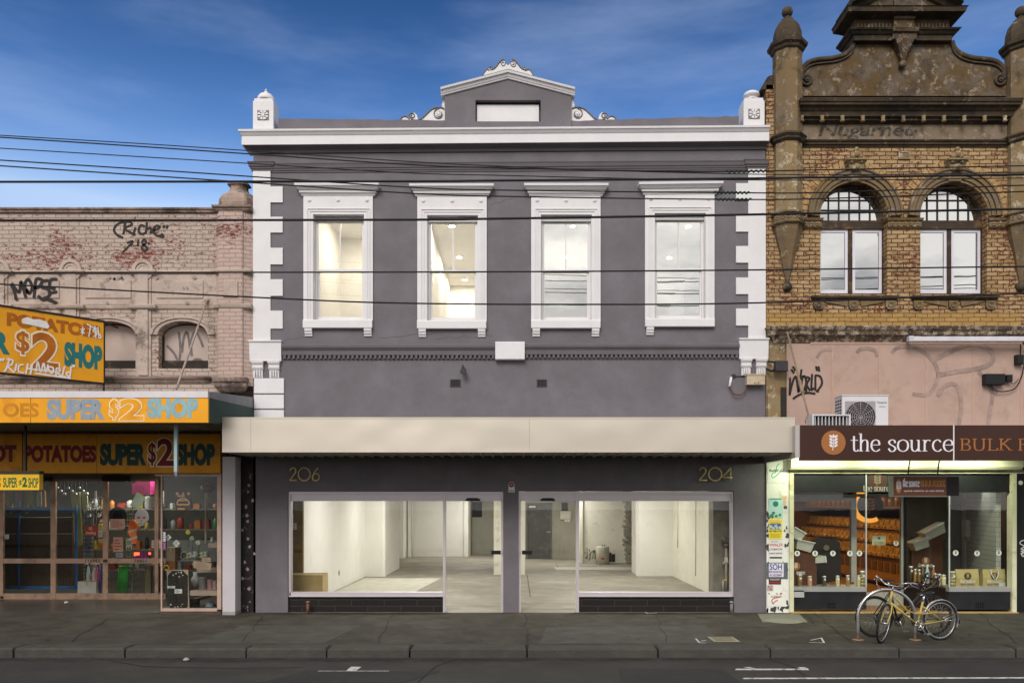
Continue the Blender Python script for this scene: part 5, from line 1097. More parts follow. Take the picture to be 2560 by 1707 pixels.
# umbrellas and sticks under them
for i, (x, c, c2) in enumerate(((203, 'clear', 0), (216, 'clear', 0), (222, 'pink', 1), (230, 'violet', 1))):
    mat_ = [col('clear umbrella', (.42, .42, .42), .25), col('pink striped umbrella', (.5, .12, .16), .5), col('violet umbrella', (.1, .06, .2), .5)][(0, 0, 1, 2)[i]]
    xx = X(x, 2.6); zb2 = .02; zt2 = Z(1300, 2.6)
    goods('umbrella', ('clear folded umbrella next to the white carton', 'clear folded umbrella between the pink one and the other clear one', 'pink striped folded umbrella behind the second door', 'violet folded umbrella against the door stile')[i], 'umbrella',
          [('canopy', mat_, lambda b: b.lathe([(.008, zb2), (.03, zb2 + .1), (.045, zb2 + .5), (.02, zt2)], (xx, 2.6), 10)), ('handle', col('crook handle', (.5, .5, .48), .3), lambda b: b.tube([(xx, 2.6, zt2), (xx, 2.6, zt2 + .03), (xx - .02, 2.6, zt2 + .06), (xx - .06, 2.6, zt2 + .06), (xx - .08, 2.6, zt2 + .03)], .012, 6))], (xx, 2.6, zb2), 'umbrellas in the doorway')
def carton(name, label, x0, x1, y0, y1, Y, dep, m, flap=True, tape=None):
    ps = [('body', m, lambda b: b.bd(x0, x1, y0, y1, Y, dep))]
    ps.append(('tape', tape or col('parcel tape', (.33, .24, .12), .3), lambda b: (b.bd((x0 + x1) / 2 - 1, (x0 + x1) / 2 + 1, y0, y0 + (y1 - y0) * .35, Y - .002, .0015), b.bd(x0 - .3, x1 + .3, y0 - .8, y0 + .2, Y - .004, dep + .008))))
    return goods(name, label, 'box', ps, P((x0 + x1) / 2, y1, Y + dep / 2))
carton('carton', 'white carton on the floor below the glasses rack', 178, 221, 1335, 1363, 2.45, .4, col('white carton', (.48, .44, .42)))
# tall cream boards leaning behind the second door
for i, (xa, xb, c) in enumerate(((162, 183, (.42, .40, .13)), (184, 197, (.36, .36, .16)))):
    goods('foam_board', ('wide cream foam board leaning behind the second door', 'narrow cream foam board leaning beside the wide one')[i], 'board', [('sheet', col('cream board %s' % 'ab'[i], c, .5), lambda b: b.prism([(X(xa, 2.9), Z(1128, 2.9)), (X(xb, 2.9), Z(1129, 2.9)), (X(xb + 6, 2.9), Z(1250 - i * 20, 2.9)), (X(xa + 11, 2.9), Z(1258 - i * 20, 2.9))], 2.9 + i * .05, 2.93 + i * .05)), ('edge', col('board edge', (.5, .48, .2)), lambda b: b.prism([(X(xa, 2.9), Z(1128, 2.9)), (X(xa + .6, 2.9), Z(1128, 2.9)), (X(xa + 11.6, 2.9), Z(1258 - i * 20, 2.9)), (X(xa + 11, 2.9), Z(1258 - i * 20, 2.9))], 2.897 + i * .05, 2.9 + i * .05))], P(170, 1258, 2.9), 'foam boards')
# brown timber units on a blue trolley frame behind the left doors
BRN = col('brown slatted veneer', (.075, .042, .022), .5, var=.3, scale=2)
def slats(x0, x1, y0, y1, Y):
    def f(b):
        b.bd(x0, x1, y0, y1, Y, .5)
        n = int((x1 - x0) / 4)
        for i in range(n): b.bd(x0 + 2 + i * 4, x0 + 4.4 + i * 4, y0 + 6, y1 - 5, Y - .012, .0119)
    return f
for i, (xa, xb) in enumerate(((12, 38), (44, 121), (129, 166))):
    goods('storage_cabinet', ('narrow brown slatted cabinet behind the left door edge', 'wide brown slatted cabinet behind the left door', 'brown slatted cabinet behind the second door')[i], 'cabinet', [('body', BRN, slats(xa, xb, 1192, 1352, 2.9)), ('top_rail', col('pale rail', (.3, .27, .25)), lambda b: b.bd(xa, xb, 1224, 1226, 2.88, .007)), ('top', col('cabinet top', (.05, .03, .02)), lambda b: b.bd(xa - 1, xb + 1, 1188, 1191.8, 2.87, .55))], P((xa + xb) / 2, 1352, 3.1), 'brown slatted cabinets')
BLU = col('blue painted steel', (.02, .11, .3), .45)
goods('steel_shelving', 'blue steel shelving frame with hanging clothes behind the left doors', 'shelving', [('upright', BLU, lambda b: b.bd(41, 44, 1150, 1352, 2.8, .05)), ('upright', BLU, lambda b: b.bd(172, 176, 1160, 1352, 2.8, .05)), ('beam', BLU, lambda b: b.bd(15, 165, 1165, 1176, 2.8, .06)), ('beam', BLU, lambda b: b.bd(20, 172, 1345, 1352, 2.8, .06))], P(100, 1352, 2.85))
random.seed(8); cl = [(.5, .45, .1), (.35, .4, .38), (.1, .2, .08), (.45, .4, .36), (.4, .2, .05), (.12, .14, .2), (.3, .33, .14)]
for i in range(12):
    x = 12 + i * 7.4; c = cl[i % 7]; L = random.uniform(22, 48)
    goods('hanging_garment', 'garment on the clothes rail inside the left door, %s from the left' % ('1st', '2nd', '3rd', '4th', '5th', '6th', '7th', '8th', '9th', '10th', '11th', '12th')[i], 'garment', [('cloth', col('garment cloth %s' % 'abcdefg'[i % 7], c, .8), lambda b: b.prism([(X(x, 3.2), Z(1128, 3.2)), (X(x + 3, 3.2), Z(1125, 3.2)), (X(x + 6, 3.2), Z(1128, 3.2)), (X(x + 7, 3.2), Z(1128 + L, 3.2)), (X(x + 3.4, 3.2), Z(1128 + L + 3, 3.2)), (X(x - .5, 3.2), Z(1128 + L - 2, 3.2))], 3.2 + .03 * (i % 3), 3.25 + .03 * (i % 3))), ('hook', col('hanger wire', (.3, .3, .3), .3), lambda b: b.tube([P(x + 3, 1125, 3.22), P(x + 3, 1120, 3.22), P(x + 4.5, 1118, 3.22)], .006, 4))], P(x + 3, 1175, 3.2), 'clothes on the rail')
random.seed(21)
for i in range(9):
    x = 131 + i * 8.5; y = 1120 + (i % 3) * 7
    goods('hanging_ornament', 'small silver ornament on the string behind the second door, %s along' % ('first', 'second', 'third', 'fourth', 'fifth', 'sixth', 'seventh', 'eighth', 'ninth')[i], 'ornament', [('bauble', col('silver bauble', (.5, .52, .5), .15, metal=.6), lambda b: b.ball(P(x, y, 2.5), .04, 10, 8)), ('thread', col('thread', (.3, .3, .28)), lambda b: b.tube([P(x, y - 4, 2.5), P(x, 1104, 2.5)], .003, 4))], P(x, y + 4, 2.5), 'ornaments on strings')
def wirepile(b):
    random.seed(12)
    for i in range(16):
        c = P(215 + random.uniform(-14, 16), 1160 + random.uniform(-12, 18), 2.6); b.torus(c, random.uniform(.04, .11), .004, (random.uniform(-1, 1), 1, random.uniform(-1, 1)), 18, 4)
goods('wire_bundle', 'tangle of silver wire hoops above the glasses rack', 'wire', [('hoops', col('silver wire', (.5, .48, .42), .25, metal=.6), wirepile)], P(215, 1180, 2.6))
def bowls(b):
    random.seed(15)
    for i in range(10): c = P(200 + random.uniform(-8, 38), 1186 + random.uniform(-8, 26), 2.66); b.lathe([(.01, c.z), (.05, c.z + .02), (.06, c.z + .05), (.05, c.z + .045)], (c.x, c.y), 10)
goods('tea_sets', 'cluster of little chrome tea bowls above the carton', 'bowls', [('bowls', col('chrome', (.5, .5, .5), .12, metal=.9), bowls)], P(215, 1215, 2.66))
def greenst(b):
    for i in range(6):
        x = 281 - 8 + i * 4 ; b.tube([P(x - 4, 1362, 2.6), P(x, 1318, 2.6), P(x, 1304, 2.6), P(x + 2, 1299, 2.6), P(x + 4.5, 1301, 2.6), P(x + 5, 1306, 2.6)], .018, 6)
goods('green_canes', 'bunch of bright green plastic canes low behind the middle door', 'canes', [('canes', col('green plastic', (.05, .38, .06), .25), greenst)], P(285, 1362, 2.6))
goods('red_lamp', 'glowing red light bar low behind the middle glass door', 'lamp', [('lamp', EM('red glow', (1.0, .07, .02), 4), lambda b: (b.bd(308, 324, 1268, 1276, 2.6, .03), b.bd(341, 345, 1268, 1273, 2.6, .03))), ('body', BLACK, lambda b: b.bd(306, 326, 1277, 1280, 2.6, .06))], P(316, 1280, 2.6))
carton('carton', 'tall olive carton low on the right behind the middle door', 333, 346, 1298, 1362, 2.7, .3, col('olive carton', (.16, .13, .07)))
carton('carton', 'dark carton at the bottom right of the middle door', 347, 360, 1300, 1360, 2.75, .3, col('dark carton', (.07, .055, .05)))
# display window contents
def octpts(x0, x1, y0, y1, c, Y): return [(X(a, Y), Z(d, Y)) for a, d in ((x0 + c, y0), (x1 - c, y0), (x1, y0 + c), (x1, y1 - c), (x1 - c, y1), (x0 + c, y1), (x0, y1 - c), (x0, y0 + c))]
def deco(b):
    random.seed(6)
    for i in range(14): c = (X(random.uniform(392, 423), .05), Z(random.choice([random.uniform(1312, 1328), random.uniform(1385, 1398)]), .05)); b.disc(c, random.uniform(.008, .02), .0385, .0445, 6)
goods('framed_picture', 'octagonal framed dark mirror standing at the bottom of the display window', 'picture', [('frame', col('pale wood mount', (.4, .3, .22)), lambda b: b.prism([(X(a, .06), Z(d, .06)) for a, d in ((383, 1308), (432, 1308), (435, 1403), (386, 1403))], .06, .09)), ('glass', col('smoked mirror', (.022, .016, .012), .2, spec=.6), lambda b: b.prism(octpts(385, 431, 1310, 1402, 11, .05), .045, .0595)), ('silver_flowers', col('pearl chips', (.5, .48, .42), .3), deco)], P(408, 1403, .07))
card('sticker', 'white label low on the octagonal mirror', 401, 418, 1352, 1362, PAPER, .03); card('sticker', 'narrow white label on the left of the octagonal mirror', 385, 402, 1345, 1350, PAPER, .03)
t = card('event_poster', 'dark event poster with amber lettering inside the display window', 403, 438, 1128, 1177, col('dark poster', (.06, .03, .02)), -.2, 0, col('amber ink', (.75, .36, .08)), 'poster')
b = MB(); Y = -.204
for sx in (407, 433): b.disc((X(sx, Y), Z(1133, Y)), .03, Y, Y + .002, 10)
b.prism([(X(417, Y), Z(1136, Y)), (X(420.5, Y), Z(1129, Y)), (X(424, Y), Z(1136, Y))], Y, Y + .002); b.archring(X(420.5, Y), Z(1158, Y), .11, .135, Y, Y + .002, n=16); b.build('emblem', col('pink ink', (.6, .35, .35)), t)
card('card_sticker', 'column of payment stickers on the left of the display glass', 370, 380, 1221, 1243, col('sticker white', (.6, .6, .65)), -.275, 0, col('blue ink', (.05, .12, .4)))
card('card_sticker', 'pink payment sticker below the sticker column', 370, 380, 1246, 1260, col('violet sticker', (.35, .15, .4)), -.275)
card('card_sticker', 'white diamond card beside the payment stickers', 381, 391, 1228, 1240, PAPER, -.2, 45); card('card_sticker', 'white diamond card with a black mark in the middle of the display window', 399, 411, 1241, 1253, PAPER, -.2, 45)
card('price_card', 'blank torn card at the right of the display window', 445, 485, 1290, 1306, col('cardboard', (.36, .27, .19)), -.1, 8, col('faint ink', (.3, .12, .09))); card('price_card', 'small cardboard piece above the torn card', 464, 484, 1280, 1290, col('cardboard', (.36, .27, .19)), -.08, extra=col('faint ink', (.3, .12, .09)))
carton('carton', 'upright brown carton in the middle of the display window', 383, 402, 1257, 1288, .3, .3, col('brown carton', (.17, .10, .06)))
def lantern(b):
    c = P(477, 1121, .3); b.ball(c, .13, 16, 10, .75)
goods('paper_lantern', 'dark red round lantern hanging at the top right of the display window', 'lantern', [('shade', col('red silk', (.09, .012, .01), .5), lantern), ('cap', col('gold cap', (.3, .22, .05), .4, metal=.5), lambda b: (b.lathe([(.05, P(477, 1132, .3).z - .02), (.05, P(477, 1132, .3).z)], (X(477, .3), .3), 12), b.lathe([(.05, P(477, 1109, .3).z - .02), (.05, P(477, 1109, .3).z)], (X(477, .3), .3), 12))), ('tassel', col('gold tassel', (.35, .22, .04)), lambda b: b.lathe([(.03, Z(1146, .3)), (.02, Z(1133, .3))], (X(477, .3), .3), 8))], P(477, 1146, .3))
SHF = col('beige shelf', (.34, .25, .19), .6)
goods('display_shelves', 'beige stepped shelves on the right of the display window', 'shelves', [('shelf', SHF, lambda b: b.bd(478, 498, 1247, 1257, .3, .6)), ('shelf', SHF, lambda b: b.bd(452, 498, 1304, 1314, .2, .7)), ('shelf', SHF, lambda b: b.bd(436, 498, 1356, 1367, .1, .8)), ('upright', SHF, lambda b: b.bd(470, 474, 1128, 1247, .5, .05))], P(475, 1400, .4))
random.seed(31)
kinds = [('vase', 'pale glass vase'), ('jar', 'squat glass jar'), ('tin', 'small striped tin'), ('bowl', 'dark wire basket'), ('ball', 'toy ball')]
spots = [(449, 1346, 'pale glass vase on the left of the middle shelf', (.42, .40, .40), 'v', .09, .3), (466, 1354, 'grey pleated lamp shade on the middle shelf', (.22, .2, .2), 'c', .09, .26), (484, 1354, 'pink ribbed box with white stripes on the middle shelf', (.42, .2, .22), 'c', .07, .22), (494, 1354, 'beige tub at the right end of the middle shelf', (.4, .3, .25), 'c', .05, .2),
         (447, 1402, 'dark coiled wire basket at the bottom of the display window', (.03, .026, .024), 'k', .10, .24), (462, 1402, 'yellow and green toy ball at the bottom of the display window', (.45, .36, .06), 'b', .07, .1), (483, 1402, 'large blue grey ball at the bottom right of the display window', (.22, .27, .33), 'b', .12, .2), (496, 1402, 'black cushion at the bottom right corner of the display window', (.012, .012, .013), 'b', .1, .14),
         (487, 1246, 'small silver figurine on the top shelf', (.4, .36, .34), 'v', .04, .12), (447, 1300, 'red and white paper cone leaning on the middle shelf', (.5, .35, .3), 'v', .05, .12), (490, 1302, 'black glazed pot on the second shelf', (.03, .03, .03), 'c', .07, .12)]
for x, y, lab, c, kd, r, h in spots:
    o = P(x, y, .45)
    def shape(b, kd=kd, o=o, r=r, h=h):
        if kd == 'v': b.lathe([(r * .5, o.z), (r * .9, o.z + h * .3), (r, o.z + h * .5), (r * .45, o.z + h * .8), (r * .6, o.z + h)], (o.x, o.y), 14)
        elif kd == 'c': b.lathe([(r * .85, o.z), (r * .9, o.z + .01), (r, o.z + h - .02), (r * 1.05, o.z + h - .015), (r * 1.05, o.z + h), (r * .9, o.z + h)], (o.x, o.y), 16)
        elif kd == 'k': [b.torus((o.x, o.y, o.z + h * (i + .5) / 7), r, .012, (0, .25, 1), 18, 5) for i in range(7)]
        else: b.ball((o.x, o.y, o.z + h / 2), h / 2, 16, 10)
    b = MB(); shape(b); tag(b.build({'v': 'vase', 'c': 'container', 'k': 'wire_basket', 'b': 'ball'}[kd], M('goods ' + lab, c, .35, .2, 12)), lab, {'v': 'vase', 'c': 'container', 'k': 'basket', 'b': 'ball'}[kd])
random.seed(44)
for i in range(9):
    x = 407 + i * 8.2; y = 1284 - (i % 3) * 2; o = P(x, y, .6); c = [(.3, .32, .26), (.4, .4, .38), (.08, .08, .08), (.35, .3, .1)][i % 4]
    goods('trinket', 'little ornament on the back ledge of the display window, %s from the left' % ('1st', '2nd', '3rd', '4th', '5th', '6th', '7th', '8th', '9th')[i], 'ornament', [('body', col('trinket %s' % 'abcd'[i % 4], c, .25), lambda b: b.lathe([(.05, o.z), (.07, o.z + .04), (.03, o.z + .09), (.04, o.z + .12)], (o.x, o.y), 10)), ('rim', col('trinket rim', (.6, .6, .55), .2), lambda b: b.torus((o.x, o.y, o.z + .12), .04, .006, (0, 0, 1), 14, 5))], o, 'trinkets on the ledge')
def flower(name, lab, x, y, pc):
    o = P(x, y, .55)
    goods(name, lab, 'flower', [('stem', col('flower stem', (.06, .1, .03)), lambda b: b.tube([(o.x, o.y, o.z - .3), (o.x + .02, o.y, o.z - .1), tuple(o)], .006, 5)), ('bloom', col('bloom ' + lab, pc, .6), lambda b: [b.ball((o.x + .03 * math.cos(a), o.y, o.z + .025 * math.sin(a)), .024, 8, 6) for a in [2 * PI * i / 6 for i in range(6)]])], (o.x, o.y, o.z - .3), 'artificial flowers')
flower('artificial_flower', 'yellow artificial flower in the display window', 432, 1222, (.75, .6, .08)); flower('artificial_flower', 'pale green artificial flower near the yellow one', 441, 1236, (.4, .45, .25)); flower('artificial_flower', 'white artificial flower at the right of the ledge', 455, 1246, (.6, .58, .5))
goods('cleaning_brush', 'black brush with an orange band inside the left edge of the display window', 'brush', [('handle', BLACK, lambda b: b.tube([P(371, 1275, -.1), P(376, 1300, -.1), P(381, 1330, -.1)], .014, 6)), ('band', col('orange band', (.6, .3, .03)), lambda b: b.torus(P(382, 1303, -.1), .05, .012, (0, 1, .3), 16, 6))], P(378, 1330, -.1))
b = MB(); b.bd(383, 498, 1240, 1288, 1.4, .03); bpy.context
o = b.build('display_backboard', col('dim backboard', (.16, .16, .15)), pink)

# ================================================================== THE CREAM BRICK BUILDING (right)
def zx(x): return (1880 + x * .33797) / 1.08844          # survey units used for the upper right-hand facade
def zy(y): return (330 + y * .33797) / 1.08867
YB = BRICK('flaking cream painted brick', (.44, .305, .16), (.31, .20, .09), (.11, .055, .026), (.16, .05, .028), (.11, .03, .018), (.07, .035, .022), .69, ms=.010)
YB2 = BRICK('less flaked cream brick', (.40, .245, .085), (.34, .2, .065), (.13, .075, .035), (.16, .05, .028), (.11, .03, .018), (.07, .035, .022), .78)
ST = STUCCO('weathered brown render', (.105, .066, .03), (.125, .098, .076), (.27, .215, .16), (.042, .034, .029), .55, .55)
STL = STUCCO('pale flaking render', (.24, .165, .08), (.25, .19, .115), (.48, .41, .31), (.06, .048, .037), .2, .6)
STD = STUCCO('sooty moulding', (.068, .049, .031), (.083, .063, .043), (.22, .17, .12), (.03, .025, .022), .6, .3)
STM = STUCCO('brown moulding', (.19, .128, .065), (.17, .125, .08), (.34, .28, .21), (.05, .04, .032), .35, .4)
FRZ = STUCCO('stained grey frieze', (.20, .15, .10), (.23, .175, .135), (.40, .33, .25), (.07, .052, .042), .3, .5, 1.3)
yel = thing('brick_building', 'tall cream painted brick building with curved gable, octagonal turrets and two arched windows', 'building', (X(2075), 0, 0))
RX0, RX1 = X(1760), X(2500)
arcs = [(X(1961), X(2038) - X(1961), Z(676), Z(497), .70), (X(2190.5), X(2267) - X(2190.5), Z(676), Z(497), .70)]
b = MB(); b.archwall(RX0, X(2330), Z(752), Z(339), arcs, 0.0, .3, 28); b.box(X(2330), RX1, 0, .3, Z(752), Z(339)); b.box(RX0, X(1782), .0, .3, Z(339), Z(195))
wall = b.build('wall', YB, yel)
b = MB(); b.box(RX0, X(1812), -.006, -.0005, Z(752), Z(716)); b.box(X(1812), X(2345), -.006, -.0005, Z(750), Z(718)); b.build('lower_brick_band', YB2, yel)
b = MB(); b.box(RX0, RX0 + .2, .302, 12, 0, Z(250)); b.box(RX0 + .2, RX1, 11.8, 12, 0, Z(250)); b.box(RX0 + .2, RX1, .302, 11.8, Z(345), Z(340)); b.build('rear_block', M('plain dark brick', (.16, .10, .06), .9, .2), yel)
b = MB(); b.rings([[(X(1748) , .0, Z(205)), (X(1776), .0, Z(205)), (X(1776), .32, Z(205)), (X(1748), .32, Z(205))], [(X(1752), .0, Z(195)), (X(1776), .0, Z(195)), (X(1776), .32, Z(195)), (X(1752), .32, Z(195))], [(X(1762), .0, Z(178)), (X(1776), .0, Z(178)), (X(1776), .32, Z(178)), (X(1762), .32, Z(178))], [(X(1770), .0, Z(173)), (X(1776), .0, Z(173)), (X(1776), .32, Z(173)), (X(1770), .32, Z(173))]]); b.build('shoulder_coping', STD, yel)
# render band, frieze, main cornice, gable
b = MB(); b.box(X(1780), X(2500), .0, .3, Z(325), Z(252)); b.build('frieze', FRZ, yel)
b = MB(); b.mould(X(1800), X(2500), [(Z(339), .02), (Z(335), .035), (Z(334), .06), (Z(329), .065), (Z(328), .09), (Z(325), .1), (Z(324), .0)], .0, eL=0, eR=0); b.build('string_course', STD, yel)
def cn(z): return Z(z, -.25)
b = MB(); b.mould(X(1835), X(2316), [(cn(272), .02), (cn(269), .05), (cn(268), .1), (cn(262), .11)], .0, eL=.1, eR=.1)
b.mould(X(1835), X(2316), [(cn(262), .16), (cn(252), .18), (cn(251), .2), (cn(245), .24), (cn(243), .3), (cn(238), .31), (cn(237), .33), (cn(231), .35), (cn(229), .33), (cn(222), .0)], .3, eL=.25, eR=.25); co = b.build('main_cornice', STD, yel)
for i in range(11):
    b = MB(); x = X(1843 + i * 46.7, -.2); b.lathe([(.03, cn(276)), (.05, cn(273)), (.03, cn(270)), (.04, cn(266)), (.04, cn(262))], (x, -.17), 8); b.build('bracket', STL, co)
def gp(x, y): return ((1880 + x * .28912) / 1.08844, y * .28912 / 1.08867)
L = [(425, 830), (425, 640), (432, 600), (452, 565), (490, 530), (545, 510), (620, 500), (700, 492), (775, 472), (830, 440), (865, 400), (882, 350)]
pts = [gp(*p) for p in L] + [gp(2620 - p[0], p[1]) for p in L[::-1]]
Yg = .02
b = MB(); b.prism([(X(p[0], Yg), Z(p[1], Yg)) for p in pts], Yg, .45); gb = b.build('gable', ST, yel)
for mir in (0, 1):
    b = MB(); q = [gp((2620 - p[0]) if mir else p[0], p[1]) for p in smoothpts([(438, 690), (436, 630), (446, 585), (490, 538), (545, 517), (620, 507), (700, 499), (778, 478), (836, 446), (872, 404), (888, 356)], 4)]
    b.tube([(X(p[0], Yg - .03), Yg - .01, Z(p[1], Yg - .03)) for p in q], .05, 8); b.tube([(X(p[0], Yg - .03), Yg - .02, Z(p[1], Yg - .03) - .085) for p in q[3:]], .022, 6)
    cx, cz = gp(2620 - 473 if mir else 473, 693); c = (X(cx), Z(cz))
    b.torus((c[0], Yg - .02, c[1]), .095, .03, (0, 1, 0), 24, 8); b.disc(c, .05, Yg - .06, Yg, 14); b.disc(c, .022, Yg - .08, Yg - .05, 10); b.build('gable_scroll', STD, gb)
# the little temple on top
def gz(y): return Z(gp(0, y)[1], -.1)
def gx(x): return X(gp(x, 0)[0], -.1)
b = MB(); b.mould(gx(890), gx(1720), [(gz(352), -.03), (gz(350), .02), (gz(306), .03), (gz(303), .06), (gz(285), .1), (gz(280), .13), (gz(268), .15), (gz(266), .05)], .5, yf=-.08); b.mould(gx(895), gx(1716), [(gz(266), .0), (gz(152), .0)], .5, yf=-.06)
b.mould(gx(890), gx(1720), [(gz(160), .0), (gz(152), .08), (gz(145), .2), (gz(112), .22), (gz(106), .24)], .5, yf=-.08); tp = b.build('gable_temple', STD, gb)
b = MB(); n = 26
for i in range(n):
    if i in (12, 13): continue
    f = (i + .5) / n; x = gx(905 + 800 * f); w = (gx(1705) - gx(905)) / n * .22; b.box(x - w, x + w, -.085, -.06, gz(252), gz(198))
b.build('fluting', ST, tp)
b = MB(); m = gx(1310); b.mould(m - .19, m + .19, [(gz(262), .02), (gz(180), .03), (gz(178), .06), (gz(158), .07)], .0, yf=-.1, eL=.3, eR=.3); b.mould(m - .22, m + .22, [(gz(350), .05), (gz(300), .06), (gz(296), .1), (gz(268), .13)], .0, yf=-.1, eL=.3, eR=.3)
b.rings([[(m - s_ * .19 - .0, -.02, z), (m - s_ * .19, -.02 - d_, z), (m + s_ * .19, -.02 - d_, z), (m + s_ * .19, -.02, z)] for z, s_, d_ in ((gz(348), 1.0, .16), (gz(400), .72, .13), (gz(460), .42, .09), (gz(520), .16, .05))]); b.ball((m, -.06, gz(549)), .075, 14, 10); b.build('pendant_keystone', ST, tp)
zb_ = gz(104); hw = gx(1785) - m; ht = hw * .50
b = MB(); b.prism([(m - hw * .93, zb_), (m + hw * .93, zb_), (m, zb_ + ht * .93)], -.06, .5); b.box(m - .19, m + .19, -.12, -.061, zb_ + .01, zb_ + ht * .72); b.build('tympanum', ST, tp)
b = MB()
for s_ in (-1, 1):
    rs = []
    for t_ in (0, 1):
        cx, cz = m + s_ * hw * (1.0 - t_), zb_ + ht * t_
        rs.append([(cx, y, cz + dz) for y, dz in ((.55, -.05), (-.06, -.05), (-.12, -.03), (-.16, .05), (-.3, .08), (-.32, .2), (.55, .2))])
    b.rings(rs)
b.build('raking_cornice', STD, tp)
# faded painted name
b = MB(); text(b, 'Nugarneo', X(gp(570, 0)[0]), X(gp(1430, 0)[0]), Z(gp(0, 1215)[1]), Z(gp(0, 1065)[1]), -.005, .022, .25); wd_ = b.build('faded_lettering', M('faded black paint', (.055, .048, .042), .85, .3, 12, dirt=(.24, .18, .13), dirt_amt=.4, dirt_scale=11), yel)
# octagonal turrets
for nm, c in (('left', 1807.5), ('right', 2343)):
    cx = X(c); Y0 = -.02; o = math.pi / 8
    def oct_(prof, mat_, nm_, par, n=8, smooth=False):
        b = MB(); b.lathe(prof, (cx, Y0), n, o, smooth); return b.build(nm_, mat_, par)
    r = .285
    tr = oct_([(r, Z(332)), (r, Z(126))], STM, 'turret', yel)
    b = MB(); b.lathe([(r * .98, Z(496)), (r * .98, Z(335))], (cx, Y0), 8, o, False); b.build('turret_shaft', STL, tr)
    oct_([(r, Z(128)), (r + .04, Z(124)), (r + .05, Z(119)), (r + .1, Z(115)), (r + .11, Z(109)), (r + .03, Z(106))], STD, 'turret_cap', tr)
    oct_([(r, Z(337)), (r + .05, Z(332)), (r + .05, Z(328)), (r + .09, Z(323)), (r + .08, Z(319)), (r, Z(316))], STD, 'turret_ring', tr)
    oct_([(r * .96, Z(107)), (r * .99, Z(95)), (r * .95, Z(80)), (r * .8, Z(64)), (r * .58, Z(54)), (r * .46, Z(51)), (r * .46, Z(49)), (r * .2, Z(47)), (.06, Z(41))], STD, 'turret_dome', tr)
    b = MB(); b.ball((cx, Y0, Z(30)), .108, 18, 12); b.build('ball_finial', STD, tr)
    oct_([(r, Z(524)), (r + .06, Z(521)), (r + .065, Z(518)), (r + .03, Z(516)), (r + .03, Z(501)), (r + .07, Z(499)), (r + .07, Z(495)), (r, Z(493))], STM, 'flower_ring', tr)
    oct_([(.03, Z(648)), (.07, Z(632)), (r * .5, Z(590)), (r * .82, Z(555)), (r * .97, Z(535)), (r, Z(524))], STM, 'turret_pendant', tr)
    b = MB(); b.ball((cx, Y0, Z(659)), .098, 18, 12); b.lathe([(.06, Z(652)), (.04, Z(646))], (cx, Y0), 10); b.build('ball_drop', STD, tr)
    b = MB()
    for an in (-PI / 2 - PI / 4, -PI / 2, -PI / 2 + PI / 4):
        for s_ in (-.065, .065):
            px_ = cx + (r + .035) * .925 * math.cos(an) - s_ * math.sin(an); py = Y0 + (r + .035) * .925 * math.sin(an) + s_ * math.cos(an); zc_ = Z(508.5)
            for j in range(5): a = 2 * PI * j / 5; b.ball((px_ - .03 * math.cos(a) * math.sin(an), py + .03 * math.cos(a) * math.cos(an), zc_ + .03 * math.sin(a)), .018, 6, 5)
    b.build('flowers', STL, tr)
